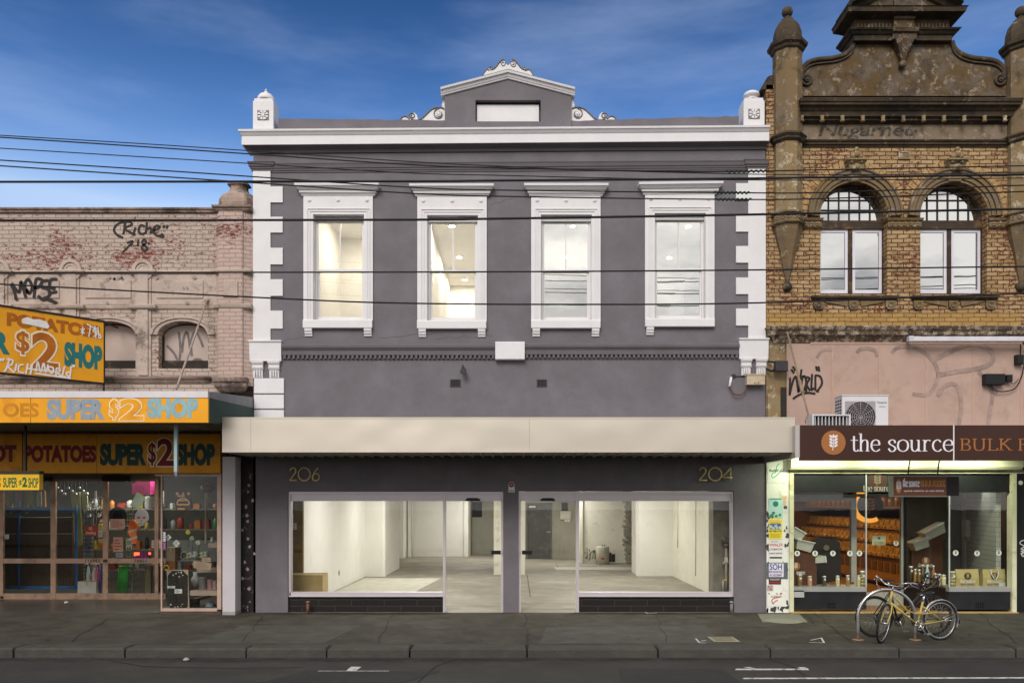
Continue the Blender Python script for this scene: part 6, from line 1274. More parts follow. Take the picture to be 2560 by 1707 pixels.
# arched windows
WFR = M('lavender white sash', (.66, .63, .70), .45, .05, 3); DKW = M('dark stained timber', (.045, .028, .017), .5, .3, 6, dirt=(.22, .13, .04), dirt_amt=.25); LEAD = M('lead came', (.035, .03, .024), .5)
GLR = GLASS('sky mirror glass', .56, (.22, .23, .22), wav=.04)
for k_, (cx, hw, zb, zs, ri) in enumerate(arcs):
    b = MB(); b.archring(cx, zs, .68, .735, -.03, .0); b.archring(cx, zs, .735, .80, -.06, .0); b.archring(cx, zs, .80, .82, -.045, .0); b.archring(cx, zs, .82, .9, -.085, .0); b.archring(cx, zs, .9, .935, -.11, .0)
    ar = b.build('window_arch', STM, yel)
    b = MB()
    for i in range(27):
        a = PI * (i + .5) / 27; w_ = PI / 27 * .42
        if (cx + 1.03 * math.cos(a) - (arcs[0][0] + arcs[1][0]) / 2) * (1 - 2 * k_) > -.07: continue
        b.archring(cx, zs, .945, 1.11, -.012, -.001, a - w_, a + w_, 2)
    b.build('voussoir', M('cream voussoir paint', (.47, .31, .14), .85, .2, 9, dirt=(.15, .05, .03), dirt_amt=.5, dirt_scale=9), ar)
    # keystone with carved leaf
    b = MB(); zk = zs + .68; b.mould(cx - .12, cx + .12, [(zk + .01, .05), (zk + .2, .09), (zk + .21, .12), (zk + .3, .14)], .0, eL=.2, eR=.2); b.mould(cx - .13, cx + .13, [(zk + .3, .10), (zk + .36, .15), (zk + .38, .19), (zk + .41, .19), (zk + .42, .1)], .0, eL=.4, eR=.4)
    for dx, dz, rr in ((0, .5, .075), (-.07, .46, .055), (.07, .46, .055), (0, .6, .05), (0, .25, .07), (-.06, .22, .045), (.06, .22, .045), (-.1, .36, .04), (.1, .36, .04)): b.ball((cx + dx, -.13, zk + dz), rr, 10, 7)
    b.build('keystone', STL, ar)
    # joinery
    b = MB(); y = .17; b.archring(cx, zs, .635, .685, y, .3); b.box(cx - hw + .002, cx + hw - .002, y - .03, .28, zs - .2, zs - .10); b.box(cx - hw + .002, cx + hw - .002, y, .28, zs - .1, zs - .02); b.box(cx - .045, cx + .045, y, .28, zb, zs - .2); b.box(cx - hw + .002, cx - hw + .03, y, .28, zb, zs - .2); b.box(cx + hw - .03, cx + hw - .002, y, .28, zb, zs - .2)
    b.box(cx - hw + .03, cx + hw - .03, y - .02, .28, zb, zb + .06)
    w = b.build('window', DKW, yel)
    for s_ in (-1, 1):
        xa, xb = (cx - hw + .031, cx - .047) if s_ < 0 else (cx + .047, cx + hw - .031)
        b = MB(); b.wall(xa, xb, zb + .062, zs - .202, [(xa + .055, xb - .055, zb + .14, zs - .262)], y + .01, y + .06); sa = b.build('casement', WFR, w)
        b = MB(); b.box(xa + .05, xb - .05, y + .03, y + .036, zb + .13, zs - .25); b.build('pane', GLR, w)
    b = MB(); n = 24; b.prism([(cx + .66 * math.cos(PI * i / n), zs - .01 + .65 * math.sin(PI * i / n)) for i in range(n + 1)], y + .06, y + .066); b.build('fanlight', GLR, w)
    b = MB()
    for i in range(-2, 3):
        x = .21 * i; h = math.sqrt(max(0, .63 ** 2 - x * x)); b.box(cx + x - .01, cx + x + .01, y + .035, y + .055, zs - .02, zs + h)
    for j in range(1, 3):
        z = .2 * j; h = math.sqrt(.63 ** 2 - z * z); b.box(cx - h, cx + h, y + .032, y + .052, zs + z - .01, zs + z + .01)
    b.build('glazing_bars', LEAD, w)
    # sill with carved apron
    b = MB(); sx0, sx1 = cx - .86, cx + .86; zq = Z(688)
    b.mould(sx0 + .05, sx1 - .05, [(zq - .03, .02), (zq, .05), (zq + .02, .09), (zq + .06, .10), (zq + .075, .02)], .17, eL=.6, eR=.6)
    si = b.build('window_sill', STD, yel)
    b = MB()
    for xx, rr in ((sx0 + .14, .1), (cx - .02, .095), (sx1 - .14, .1)):
        b.prism([(xx - rr, zq - .03), (xx - rr, zq - .14), (xx - rr * .6, zq - .2), (xx + rr * .6, zq - .2), (xx + rr, zq - .14), (xx + rr, zq - .03)], -.05, .0)
        b.torus((xx, -.055, zq - .11), .05, .014, (0, 1, 0), 16, 6)
    for s_ in (-1, 1): b.prism([(cx + s_ * .12, zq - .03), (cx + s_ * .6, zq - .03), (cx + s_ * .6, zq - .05), (cx + s_ * .14, zq - .14)], -.03, .0)
    b.build('apron', STM, si)
# impost capitals with flowers
for xa, xb in ((zx(370), zx(505)), (zx(1008), zx(1243)), (zx(1757), zx(1900))):
    b = MB(); b.mould(X(xa), X(xb), [(Z(zy(716)), .02), (Z(zy(706)), .05), (Z(zy(702)), .03), (Z(zy(664)), .03), (Z(zy(660)), .06), (Z(zy(645)), .08), (Z(zy(638)), .03)], .16, eL=.6, eR=.6); im = b.build('impost', STM, yel)
    n = max(3, round((xb - xa) / 13.5)); b = MB()
    for i in range(n):
        x = X(xa + (xb - xa) * (i + .5) / n); z = Z(zy(684))
        for j in range(5): a = 2 * PI * j / 5 + .3; b.ball((x + .032 * math.cos(a), -.035, z + .032 * math.sin(a)), .02, 7, 5)
        b.ball((x, -.045, z), .016, 7, 5)
    b.build('flowers', STL, im)
b = MB(); b.wall(X(zx(1080)), X(zx(1165)), Z(zy(205)), Z(zy(147)), [(X(zx(1092)), X(zx(1153)), Z(zy(195)), Z(zy(156)))], -.03, .0)
for i in range(1, 6): x = X(zx(1092 + 61 * i / 6)); b.box(x - .008, x + .008, -.02, -.005, Z(zy(195)), Z(zy(156)))
for i in range(1, 4): z = Z(zy(156 + 39 * i / 4)); b.box(X(zx(1092)), X(zx(1153)), -.018, -.004, z - .007, z + .007)
b.build('air_vent', STL, yel)
b = MB(); b.box(X(zx(1092)), X(zx(1153)), -.003, -.001, Z(zy(195)), Z(zy(156))); b.build('vent_dark', M('dark void', (.01, .009, .008), .9), yel)
# lower cornice above the hoarding, stub of rendered wall
b = MB(); b.mould(X(1778), X(2500), [(Z(788), .02), (Z(784), .04), (Z(779), .07), (Z(774), .1), (Z(772), .16), (Z(765), .18), (Z(761), .22), (Z(755), .25), (Z(752), .2), (Z(749), .0)], .0, eL=.8, eR=0); b.build('lower_cornice', STUCCO('flaking cornice', (.13, .09, .055), (.16, .12, .085), (.52, .42, .33), (.04, .033, .028), .5, .9, 1.4), yel)
b = MB(); b.box(RX0, X(1807), .0, .3, 3.0, Z(752)); b.box(X(1762), X(1804), -.05, .0, Z(975, 0), Z(905)); b.build('wall_stub', STL, yel)
b = MB(); b.box(X(1791), X(1804), -.07, -.051, Z(958), Z(890)); b.build('gap_shade', M('painted gap shade', (.03, .024, .02), .8), yel)  # dark slab proud of the wall paints a shaded gap
# pink hoarding in five sheets
HOARD = M('pink beige sheeting', (.44, .305, .25), .6, .12, 1.1, dirt=(.34, .225, .18), dirt_amt=.3, dirt_scale=1.3)
jx = [1805, 1910.5, 2018.6, 2125.7, 2233, 2343.5]
b = MB(); b.box(X(1805), RX1, .02, .3, 3.0, Z(787)); b.build('hoarding_backing', HOARD, yel)
for i in range(5):
    b = MB(); b.box(X(jx[i]) + .006, X(jx[i + 1]) - .006, -.03, .019, Z(985), Z(789.5)); b.build('hoarding_sheet', HOARD, yel)
b = MB()
for x in jx[1:]: b.box(X(x) - .02, X(x) + .02, -.036, -.0301, Z(985), Z(786))
b.box(X(1860), X(2343), -.042, -.037, Z(791), Z(786.5)); b.build('cover_strip', M('pink strip', (.46, .30, .24), .6, .1), yel)
b = MB(); strokes(b, [[(.0, .0), (.02, .55)], [(.02, .55), (.0, .58)], [(.0, .0), (.1, .45), (.2, .6), (.27, .1), (.32, .5), (.36, .85)], [(.4, .65), (.36, .3), (.42, .15), (.5, .4), (.46, .62), (.4, .6)], [(.5, .6), (.5, .1)], [(.5, .6), (.6, .55), (.52, .35), (.62, .15)], [(.68, .7), (.66, .2), (.74, .25)], [(.78, .65), (.78, .15)], [(.76, .65), (.92, .62), (.98, .4), (.88, .2), (.8, .12)], [(.86, .12), (.87, .1)], [(.1, -.12), (.3, .02), (.55, .08), (.78, .05)], [(.05, .85), (.14, .72)], [(.1, .95), (.18, .8)], [(.8, .95), (.83, .8)], [(.87, .95), (.9, .78)]], X(1812), X(1888), Z(908), Z(838), -.038, .042); b.build('graffiti', SPRAY, yel)
def hz(x): return (1880 + x * .28912) / 1.08844
def hy(y): return (820 + y * .28912) / 1.08867
b = MB()
for q, w_ in (([(555, 260), (600, 200), (690, 185)], .06), ([(900, 215), (930, 185), (1000, 180), (1060, 200), (1075, 250)], .07), ([(1200, 215), (1260, 170), (1400, 170), (1500, 230), (1580, 320), (1600, 420), (1560, 520), (1500, 580), (1380, 570)], .07), ([(1560, 280), (1700, 210), (1850, 150), (1980, 160), (2070, 220), (2060, 300), (1950, 350), (1750, 380), (1590, 410)], .09), ([(1600, 590), (1650, 510), (1740, 485), (1790, 560), (1800, 700), (1780, 830)], .08), ([(1950, 380), (2040, 480), (2070, 600), (2050, 720), (2035, 830)], .07)):
    b.ribbon([(X(hz(p[0])), Z(hy(p[1]))) for p in smoothpts(q, 6)], w_, -.0375 - .0004 * len(b.bm.verts) % .003)
b.build('graffiti', M('faint grey overspray', (.33, .235, .20), .7, .3, 5, dirt=(.2, .15, .14), dirt_amt=.3), yel)

# ---- awning and brown fascia sign
BY = -1.86; bz0, bz1 = Z(1057, BY), Z(976, BY)
BROWN = M('dark brown sign face', (.048, .019, .013), .45, .1, 2)
BROWN2 = M('lighter brown sign face', (.085, .036, .02), .45, .1)
b = MB(); b.box(X(1838, BY), X(2700, BY), BY + .08, .0, bz1 - .12, bz1 - .06); b.box(X(1838, BY), X(2700, BY), BY + .08, -.001, bz0 + .15, bz0 + .18); b.build('awning', M('awning grey', (.4, .38, .38), .6), yel)
b = MB(); b.box(X(1826, BY) + .012, X(1838, BY), BY + .02, -.0, bz0 + .05, bz1 - .001); b.build('awning_end', M('pale metal end', (.5, .46, .44), .4, .1, 3, metal=.3), yel)
b = MB(); b.box(X(1838, BY), X(2190, BY), BY, BY + .078, bz0, bz1); b.box(X(2191, BY), X(2700, BY), BY, BY + .078, bz0, bz1); sg = b.build('fascia_sign', BROWN, base=(X(2015, BY), BY, bz0)); tag(sg, 'dark brown fascia sign with white serif lettering and a round tan leaf emblem', 'sign')
b = MB(); b.box(X(2189, BY), X(2191.6, BY), BY - .006, BY - .0005, bz0, bz1); b.build('divider', WHITE2, sg)
TAN = M('tan emblem', (.34, .13, .04), .5, .05); WL = M('white lettering', (.74, .70, .74), .5, .02)
c = (X(1914, BY), Z(1016, BY)); r = 27.9 * K * (CAMD + BY) / CAMD
b = MB(); b.disc(c, r, BY - .006, BY - .0005, 40); b.build('emblem_disc', TAN, sg)
b = MB(); leaf(b, (c[0] + .0, c[1] + .0), r * 1.25, BY - .009); b.build('leaf_emblem', WL, sg)
u_ = K * (CAMD + BY) / CAMD
b = MB(); serif(b, 'the', X(1952, BY), Z(1036, BY), 26.5 * u_, BY - .006, width=71 * u_); serif(b, 'source', X(2038, BY), Z(1036, BY), 26.5 * u_, BY - .006, width=153 * u_); b.build('lettering', WL, sg)
b = MB(); serif(b, 'BULK', X(2203, BY), Z(1034, BY), 27 * u_, BY - .006, thick=.15, thin=.055, width=122 * u_); serif(b, 'FOODS', X(2337, BY), Z(1034, BY), 27 * u_, BY - .006, thick=.15, thin=.055, width=150 * u_); b.build('lettering', TAN, sg)
# fluorescent batten over the hoarding
t = thing('wall_batten_light', 'unlit white batten light fixed above the pink hoarding', 'light', (X(2210), -.1, Z(789)))
b = MB(); b.box(X(2084), X(2460), -.28, -.2, Z(789), Z(779)); b.build('housing', M('weathered white metal', (.62, .6, .64), .45, .12, 4), t)
b = MB(); b.box(X(2072), X(2084), -.285, -.19, Z(789.5), Z(777.5)); b.box(X(2072) + .05, X(2072) + .09, -.2, -.0, Z(784), Z(780)); b.build('end_cap', M('grey cap', (.5, .5, .54), .5), t)
# air conditioner on the awning
AYc = -1.15; dz_ = bz1 - .06
t = thing('air_conditioner', 'white outdoor air conditioning unit with round fan grille on the awning roof', 'air conditioner', (X(1987, AYc), AYc, dz_))
x0, x1 = X(1934.5, AYc), X(2040, AYc); zt_ = Z(907, AYc)
ACW = M('aircon casing', (.62, .60, .62), .45, .06, 3)
b = MB(); b.box(x0, x1, AYc, AYc + .36, dz_ + .04, zt_ - .012); b.box(x0 - .01, x1 + .01, AYc - .012, AYc + .37, zt_ - .012, zt_ + .004); b.box(x0 + .1, x0 + .2, AYc + .02, AYc + .3, dz_, dz_ + .04); b.box(x1 - .2, x1 - .1, AYc + .02, AYc + .3, dz_, dz_ + .04); b.build('casing', ACW, t)
fc = (X(1976, AYc), Z(957, AYc)); fr = .285
b = MB(); b.bd(1941, 2011, 921, 993, AYc - .004, .0035); b.build('fan_panel', M('aircon recess', (.33, .3, .31), .5), t)
b = MB(); b.disc(fc, fr, AYc - .007, AYc - .0045, 32); b.build('fan', M('dark fan', (.035, .032, .034), .5), t)
b = MB()
for k_ in range(1, 8): b.torus((fc[0], AYc - .014, fc[1]), fr * k_ / 7.2, .0045, (0, 1, 0), 32, 5)
for k_ in range(12): a = 2 * PI * k_ / 12; b.tube([(fc[0], AYc - .014, fc[1]), (fc[0] + fr * math.cos(a), AYc - .014, fc[1] + fr * math.sin(a))], .004, 5)
b.build('fan_grille', M('grille wire', (.36, .31, .33), .4), t)
b = MB(); text(b, 'Panasonic', X(2015, AYc), X(2037, AYc), Z(926, AYc), Z(921.5, AYc), AYc - .002, .02); text(b, 'INVERTER', X(2019, AYc), X(2034, AYc), Z(935, AYc), Z(932.5, AYc), AYc - .002, .01); b.build('lettering', M('aircon print', (.03, .16, .11), .5), t)
b = MB()
for i in range(9):
    for j in range(3): b.box(x0 - .003, x0 - .0005, AYc + .05 + j * .1, AYc + .12 + j * .1, dz_ + .1 + i * .06, dz_ + .135 + i * .06)
b.build('side_vents', M('dark vent', (.05, .05, .05), .6), t)
b = MB(); b.box(x1, x1 + .04, AYc + .1, AYc + .3, dz_ + .28, dz_ + .42); b.tube([(x1 + .02, AYc + .2, dz_ + .3), (x1 + .05, AYc + .2, dz_ + .2), (x1 + .05, AYc + .3, dz_ + .02)], .014, 6); b.build('pipe_cover', ACW, t)
Y = -1.72
t = thing('roof_vent', 'low white louvred vent box in front of the air conditioning unit', 'vent', (X(1905, Y), Y, dz_))
a, c, z0, z1 = X(1865.5, Y), X(1954, Y), dz_ + .0, Z(951, Y)
b = MB(); b.wall(a, c, z0, z1, [(a + .03, c - .03, z0 + .03, z1 - .025)], Y, Y + .25); b.build('frame', ACW, t)
b = MB(); b.box(a + .03, c - .03, Y + .1, Y + .24, z0 + .03, z1 - .025); b.build('dark_core', M('dark vent', (.05, .05, .05), .6), t)
for i in range(10): x = a + .06 + (c - a - .12) * i / 9; b = MB(); b.box(x - .006, x + .006, Y + .02, Y + .06, z0 + .03, z1 - .025); b.build('louvre', ACW, t)
t = thing('conduit_cap', 'small rounded white cap on the awning roof right of the air conditioner', 'cap', (X(2056, Y), Y, dz_))
b = MB(); b.lathe([(.07, dz_), (.075, dz_ + .04), (.06, dz_ + .07), (.02, dz_ + .08)], (X(2056, Y), Y), 14); b.build('dome', M('cream cap', (.5, .46, .4), .5), t); b = MB(); b.lathe([(.09, dz_), (.09, dz_ + .012)], (X(2056, Y), Y), 14); b.build('flange', ACW, t)
# stay rods of this awning
b = MB(); p0, p1 = P(1808, 762, -.2), P(1862, 974, -1.5); b.tube([p0, p0.lerp(p1, .62), p1], .02, 6); b.tube([p0.lerp(p1, .55), p0.lerp(p1, .68)], .034, 6); b.tube([P(1860, 962, -1.5), P(1852, 955, -1.5), P(1850, 972, -1.5)], .012, 5); b.build('stay_rod', M('rusty rod', (.28, .2, .13), .7, .3, 9), yel)
# electrical boxes
def ebox(name, lab, x0, x1, y0, y1, Y, dep, m, extra):
    t = thing(name, lab, 'electrical box', tuple(P((x0 + x1) / 2, y1, Y + dep)))
    b = MB(); b.bd(x0, x1, y0, y1, Y, dep); b.build('case', m, t)
    b = MB(); b.bd(x0 + 1, x1 - 1, y0 + 1.5, y1 - 1.5, Y - .012, .0119); b.build('lid', m, t)
    b = MB(); extra(b); b.build('cable', CABLE, t)
DB = M('dark grey plastic', (.045, .038, .042), .5, .15)
ebox('junction_box', 'dark grey box on a bracket at the left edge of the pink hoarding', 1781, 1810, 828, 852, -.22, .1, DB, lambda b: (b.tube([P(1765, 830, -.06), P(1782, 832, -.15)], .02, 6), b.tube([P(1762, 848, -.06), P(1772, 852, -.15), P(1782, 848, -.15)], .025, 6)))
ebox('junction_box', 'long black box with hanging cables at the right of the pink hoarding', 2263.5, 2309, 858, 883, -.16, .12, BLACK, lambda b: (b.tube(smoothpts([tuple(P(2275, 883, -.1)), tuple(P(2283, 893, -.1)), tuple(P(2300, 899, -.1)), tuple(P(2330, 892, -.1)), tuple(P(2346, 865, -.1)), tuple(P(2352, 835, -.1))], 6), .012, 5), b.tube(smoothpts([tuple(P(2268, 883, -.1)), tuple(P(2278, 894, -.1)), tuple(P(2292, 901, -.1))], 5), .008, 5)))
ebox('junction_box', 'small black box beside the long black box', 2312.5, 2326, 860, 876, -.14, .1, BLACK, lambda b: b.tube(smoothpts([tuple(P(2320, 876, -.1)), tuple(P(2328, 881, -.1)), tuple(P(2340, 870, -.1))], 5), .008, 5))
ebox('junction_box', 'upright black box with a brass plate at the far right end of the hoarding', 2336, 2352, 814, 836, -.14, .1, BLACK, lambda b: b.tube([P(2344, 814, -.1), P(2344, 790, -.1)], .012, 5))

# ---- shop front of the brown-signed shop
CRM = M('cream roller housing', (.64, .62, .44), .45, .07, 3)
b = MB(); a, c = X(1815, -.2), X(2347, -.2); z0, z1 = Z(1078, -.2), Z(1057, -.2) + .12
b.rings([[(x, -.0, z0), (x, -.2, z0), (x, -.235, z0 + .03), (x, -.26, z0 + .06), (x, -.26, z1), (x, -.0, z1)] for x in (a, c)]); b.build('shutter_housing', CRM, yel)
b = MB(); b.box(X(1812), X(2348), -.05, .12, Z(1087), z0 - .001); b.box(X(1811), X(1821), -.06, .12, 0, Z(1087)); b.box(X(2321), X(2331), -.06, .12, 0, Z(1087)); b.build('shopfront_frame', CREAM, yel)
fr_ = bpy.data.objects['shopfront_frame.002']
BLK = M('black shopfront paint', (.012, .012, .014), .45, .2)
b = MB(); b.box(X(1821), X(2321), .03, .1, Z(1130), Z(1087)); b.build('transom_panel', BLK, yel)
b = MB(); leaf(b, (X(2017), Z(1101)), .26, .027); b.build('transom_emblem', M('dull tan emblem', (.16, .12, .08), .5), yel)
b = MB(); b.disc((X(2017), Z(1104)), .2, .0285, .0299, 28); b.build('transom_emblem_disc', BROWN, yel)
b = MB(); serif(b, 'the source', X(1983), Z(1127), .085, .026, width=.60); b.build('transom_lettering', M('dull white lettering', (.3, .28, .26), .5), yel)
b = MB(); b.box(X(2331), X(2700), .0, .3, 0, 3.1); b.build('end_pier', BLK, yel)
b = MB(); strokes(b, [[(.9, 1), (.3, .95), (.1, .8), (.6, .7), (.9, .6), (.3, .5)], [(.2, .45), (.9, .42), (.3, .3), (.9, .28), (.2, .15)], [(.8, .3), (.4, .1), (.7, .0), (.9, .15)]], X(2341), X(2354), Z(1277), Z(1240), -.004, .014); b.build('graffiti', WSPRAY, yel)
b = MB(); b.disc((X(2344), Z(1108)), .045, -.004, -.0005, 14); b.build('sticker', WSPRAY, yel)
SILL = M('metal sill', (.42, .42, .40), .35, .08, 3, metal=.5)
for a_, c_ in ((1821, 1990), (2179, 2321)):
    b = MB(); b.box(X(a_), X(c_), .0, .5, Z(1399), Z(1358)); b.build('stall_riser', M('black gloss render', (.018, .018, .021), .4, .3, 3), yel)
    b = MB(); b.box(X(a_), X(c_), -.02, .55, Z(1357.8), Z(1347.5)); b.build('sill', SILL, yel)
    b = MB(); b.box(X(a_), X(c_) - .01, .03, .038, Z(1347), Z(1130)); b.build('pane', GL, yel)
b = MB(); b.box(X(1989.5), X(1992), .02, .05, Z(1347), Z(1087)); b.box(X(2181), X(2183.5), .02, .05, Z(1347), Z(1130)); b.build('mullion', M('bright mullion', (.62, .62, .62), .3, metal=.4), yel)
b = MB(); b.bd(1820, 1847, 1355, 1371, -.02, .019); b.build('sill_plate', M('pale plate', (.4, .38, .38), .5), yel)
b = MB(); b.box(X(1812), X(2331), -.12, .0, 0, .02); b.build('step', M('sandstone step', (.42, .27, .11), .7, .2, 5), yel)
for xx in (1909, 2249): 
    b = MB()
    for i in range(4):
        for j in range(2): b.bd(xx - 8 + i * 5, xx - 5 + i * 5, 1383 + j * 7, 1388.5 + j * 7, -.004, .003)
    b.build('air_brick', M('air brick', (.006, .006, .007), .9), yel)
# recessed entry
EY = 1.1
b = MB(); b.box(RX0 + .21, 10.8, .0, 12, -.1, -.002); b.build('shop_floor', M('timber floor', (.20, .10, .03), .5, .25, 2.0), yel)
b = MB(); b.box(RX0 + .205, 10.8, .302, 11.8, 3.05, 3.15); b.build('shop_ceiling', M('dark shop ceiling', (.10, .075, .05), .9), yel)
b = MB(); b.box(X(1762, .3), X(1815, .3), .3, .5, 0, 3.05); b.build('shop_side_wall', M('dim wall', (.12, .09, .06), .9), yel)
SILV = M('silver entry frame', (.40, .40, .36), .4, .1, 3, metal=.3)
b = MB(); x0, x1 = X(1961, EY), X(2075, EY); zt_ = Z(1140, EY)
b.box(x0, x0 + .06, EY, EY + .07, 0, zt_ + .25); b.box(x1 - .05, x1, EY, EY + .07, 0, zt_ + .25); b.box(x0 + .06, x1 - .05, EY, EY + .07, zt_, zt_ + .06); b.box(x0 + .06, x1 - .05, EY, EY + .06, .0, .28); b.box(X(1815, EY), x0, EY - .0, EY + .07, zt_ - .1, zt_ + .05); b.box(X(1955, EY), X(1961, EY), EY - .01, EY + .08, .5, zt_ - .1); dr = b.build('door', SILV, yel)
b = MB(); b.box(x0 + .06, x1 - .05, EY + .03, EY + .036, .28, zt_); b.build('pane', GLASS('amber door glass', .015), dr)
b = MB(); b.box(x0, X(2331), EY + .0, EY + .06, zt_ + .25, 3.05); b.build('entry_head', BLK, yel)
p0, p1 = (X(2181) , .06), (X(2078, EY), EY)
b = MB(); b.rings([[(p0[0], p0[1], z), (p1[0], p1[1], z), (p1[0] + .05, p1[1], z), (p0[0] + .05, p0[1], z)] for z in (.0, Z(1345, .5))]); b.rings([[(p0[0], p0[1], z), (p1[0], p1[1], z), (p1[0] + .05, p1[1], z), (p0[0] + .05, p0[1], z)] for z in (Z(1130, .2), Z(1118, .2))]); b.box(p1[0] - .02, p1[0] + .05, EY - .0, EY + .07, 0, 3.0); b.build('entry_side', M('dark gloss entry', (.02, .014, .012), .3, .2), yel)
b = MB(); b.rings([[(p0[0] + .02, p0[1], z), (p1[0] + .02, p1[1], z), (p1[0] + .028, p1[1], z), (p0[0] + .028, p0[1], z)] for z in (Z(1345, .5) + .002, Z(1130, .2))]); b.build('pane', GLASS('side glass', .03), yel)
# tiled right-hand wall and back of the shop window
TILE = BRICK('white wall tiles', (.40, .41, .36), (.38, .39, .34), (.26, .27, .23), (.40, .41, .36), (.38, .39, .34), (.26, .27, .23), 9.0, .20, .10)
b = MB(); b.rings([[(X(2308), .3, z), (X(2308) + .1, .3, z), (X(2212, 2.4) + .1, 2.4, z), (X(2212, 2.4), 2.4, z)] for z in (.35, 3.05)]); b.build('tiled_wall', TILE, yel)
b = MB(); b.box(X(2078, 2.4), X(2212, 2.4), 2.4, 2.5, .35, 3.05); b.build('shop_partition', M('olive grey wall', (.17, .17, .14), .8, .1), yel)
b = MB(); b.box(X(2214, 2.2), X(2222, 2.2), 2.18, 2.3, .35, 3.05); 
for i in range(18): b.box(X(2216, 2.2), X(2220, 2.2), 2.17, 2.179, .5 + i * .13, .53 + i * .13)
b.build('shelf_upright', M('pale upright', (.42, .42, .37), .5), yel)
b = MB(); b.box(X(2183), X(2308), .3, 2.4, .33, .35); b.build('window_bed', SILL, yel)
# right-hand wall of gravity bins seen through the door: three stepped tiers
WDB = M('amber timber', (.33, .16, .035), .45, .2, 2.5); WDD = M('dark timber', (.12, .055, .015), .5, .2, 2.5); BINM = M('amber bin fronts', (.40, .23, .075), .2, .45, 3, dirt=(.16, .08, .02), dirt_amt=.4, dirt_scale=5); LID = M('brass lid', (.6, .4, .15), .2, .1, metal=.7)  # amber timber for the cabinet, a darker timber for plinth, back and shelves
BX = 9.6
t = thing('bin_counter', 'long amber counter of stepped food bins along the shop wall', 'counter', (BX + .2, 8, 0))
b = MB(); b.box(BX - .05, BX + .9, 3.6, 12, 0.12, .72); b.build('base_cabinet', WDB, t)
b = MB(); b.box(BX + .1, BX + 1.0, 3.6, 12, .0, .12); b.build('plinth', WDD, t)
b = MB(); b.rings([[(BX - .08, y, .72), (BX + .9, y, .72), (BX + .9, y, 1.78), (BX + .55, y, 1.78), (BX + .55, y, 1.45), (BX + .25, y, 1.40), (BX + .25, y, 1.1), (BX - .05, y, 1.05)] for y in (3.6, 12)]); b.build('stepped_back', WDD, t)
for tier, (bx0, z0, z1) in enumerate(((BX - .12, .80, 1.06), (BX + .12, 1.12, 1.38), (BX + .42, 1.48, 1.74))):
    for i in range(24):
        y = 3.7 + i * .34
        b = MB(); b.rings([[(bx0 - .0, y_, z0), (bx0 + .25, y_, z0), (bx0 + .25, y_, z1), (bx0 + .06, y_, z1)] for y_ in (y, y + .29)])
        bi = b.build('food_bin', BINM, t)
        b = MB(); b.tube([(bx0 - .03, y + .145, z0 + .05), (bx0 - .03, y + .145, z0 + .09)], .035, 8); b.ball((bx0 - .02, y + .145, z1 + .012), .02, 8, 6); b.build('bin_knob', LID, bi)
b = MB()
for i in range(22): y = 3.9 + i * .36; b.box(BX - .07, BX - .052, y, y + .24, .42, .66)
o = b.build('scoop_row', WDD, t); o['kind'] = 'stuff'
b = MB(); b.box(BX + .1, BX + 1.1, 3.6, 12, 2.05, 2.1); b.box(BX + .1, BX + 1.1, 3.6, 12, 2.55, 2.6); b.box(RX0 + .205, 10.8, 11.7, 11.79, 0, 3.05); b.box(10.75, 10.85, .302, 11.7, 0, 3.05); b.build('wall_shelves', WDD, yel)
random.seed(17); 
for i in range(20):
    y = 4.0 + i * .38; h = random.uniform(.16, .3); tag_ = ('1st', '2nd', '3rd', '4th', '5th', '6th', '7th', '8th', '9th', '10th', '11th', '12th', '13th', '14th', '15th', '16th', '17th', '18th', '19th', '20th')[i]
    tj = thing('shelf_jar', 'dark jar on the shelf above the food bins, %s from the door end' % tag_, 'jar', (BX + .25, y, 2.1), 0, 'jars above the food bins')
    b = MB(); b.lathe([(.08, 2.1), (.09, 2.12), (.09, 2.1 + h), (.05, 2.1 + h + .03)], (BX + .25, y), 12); b.build('glass', M('amber jar', (.22, .1, .02), .15, .3, 9), tj)
    b = MB(); b.lathe([(.06, 2.13 + h), (.06, 2.17 + h)], (BX + .25, y), 12); b.build('lid', WDD, tj)
area('amber_lamp', (8.1, 5.0, 2.9), 1.0, 3.5, 75, (1.0, .60, .19)); area('amber_lamp', (8.3, 9.0, 2.9), 1.0, 3.0, 55, (1.0, .60, .19))
for i, y in enumerate((4.2, 6.4, 8.8, 10.6)):
    tl_ = thing('pendant_lamp', 'amber pendant lamp over the bin counter, %s from the shop door' % ('first', 'second', 'third', 'fourth')[i], 'lamp', (8.3, y, 2.6), 0, 'pendant lamps')
    b = MB(); b.lathe([(.16, 2.6), (.12, 2.7), (.05, 2.76), (.02, 2.8)], (8.3, y), 16); b.tube([(8.3, y, 2.8), (8.3, y, 3.049)], .008, 5); b.build('shade', M('dark shade', (.02, .018, .016), .5), tl_)
    b = MB(); b.ball((8.3, y, 2.63), .05, 10, 8); b.build('bulb', EM('amber bulb', (1, .6, .2), 14), tl_)
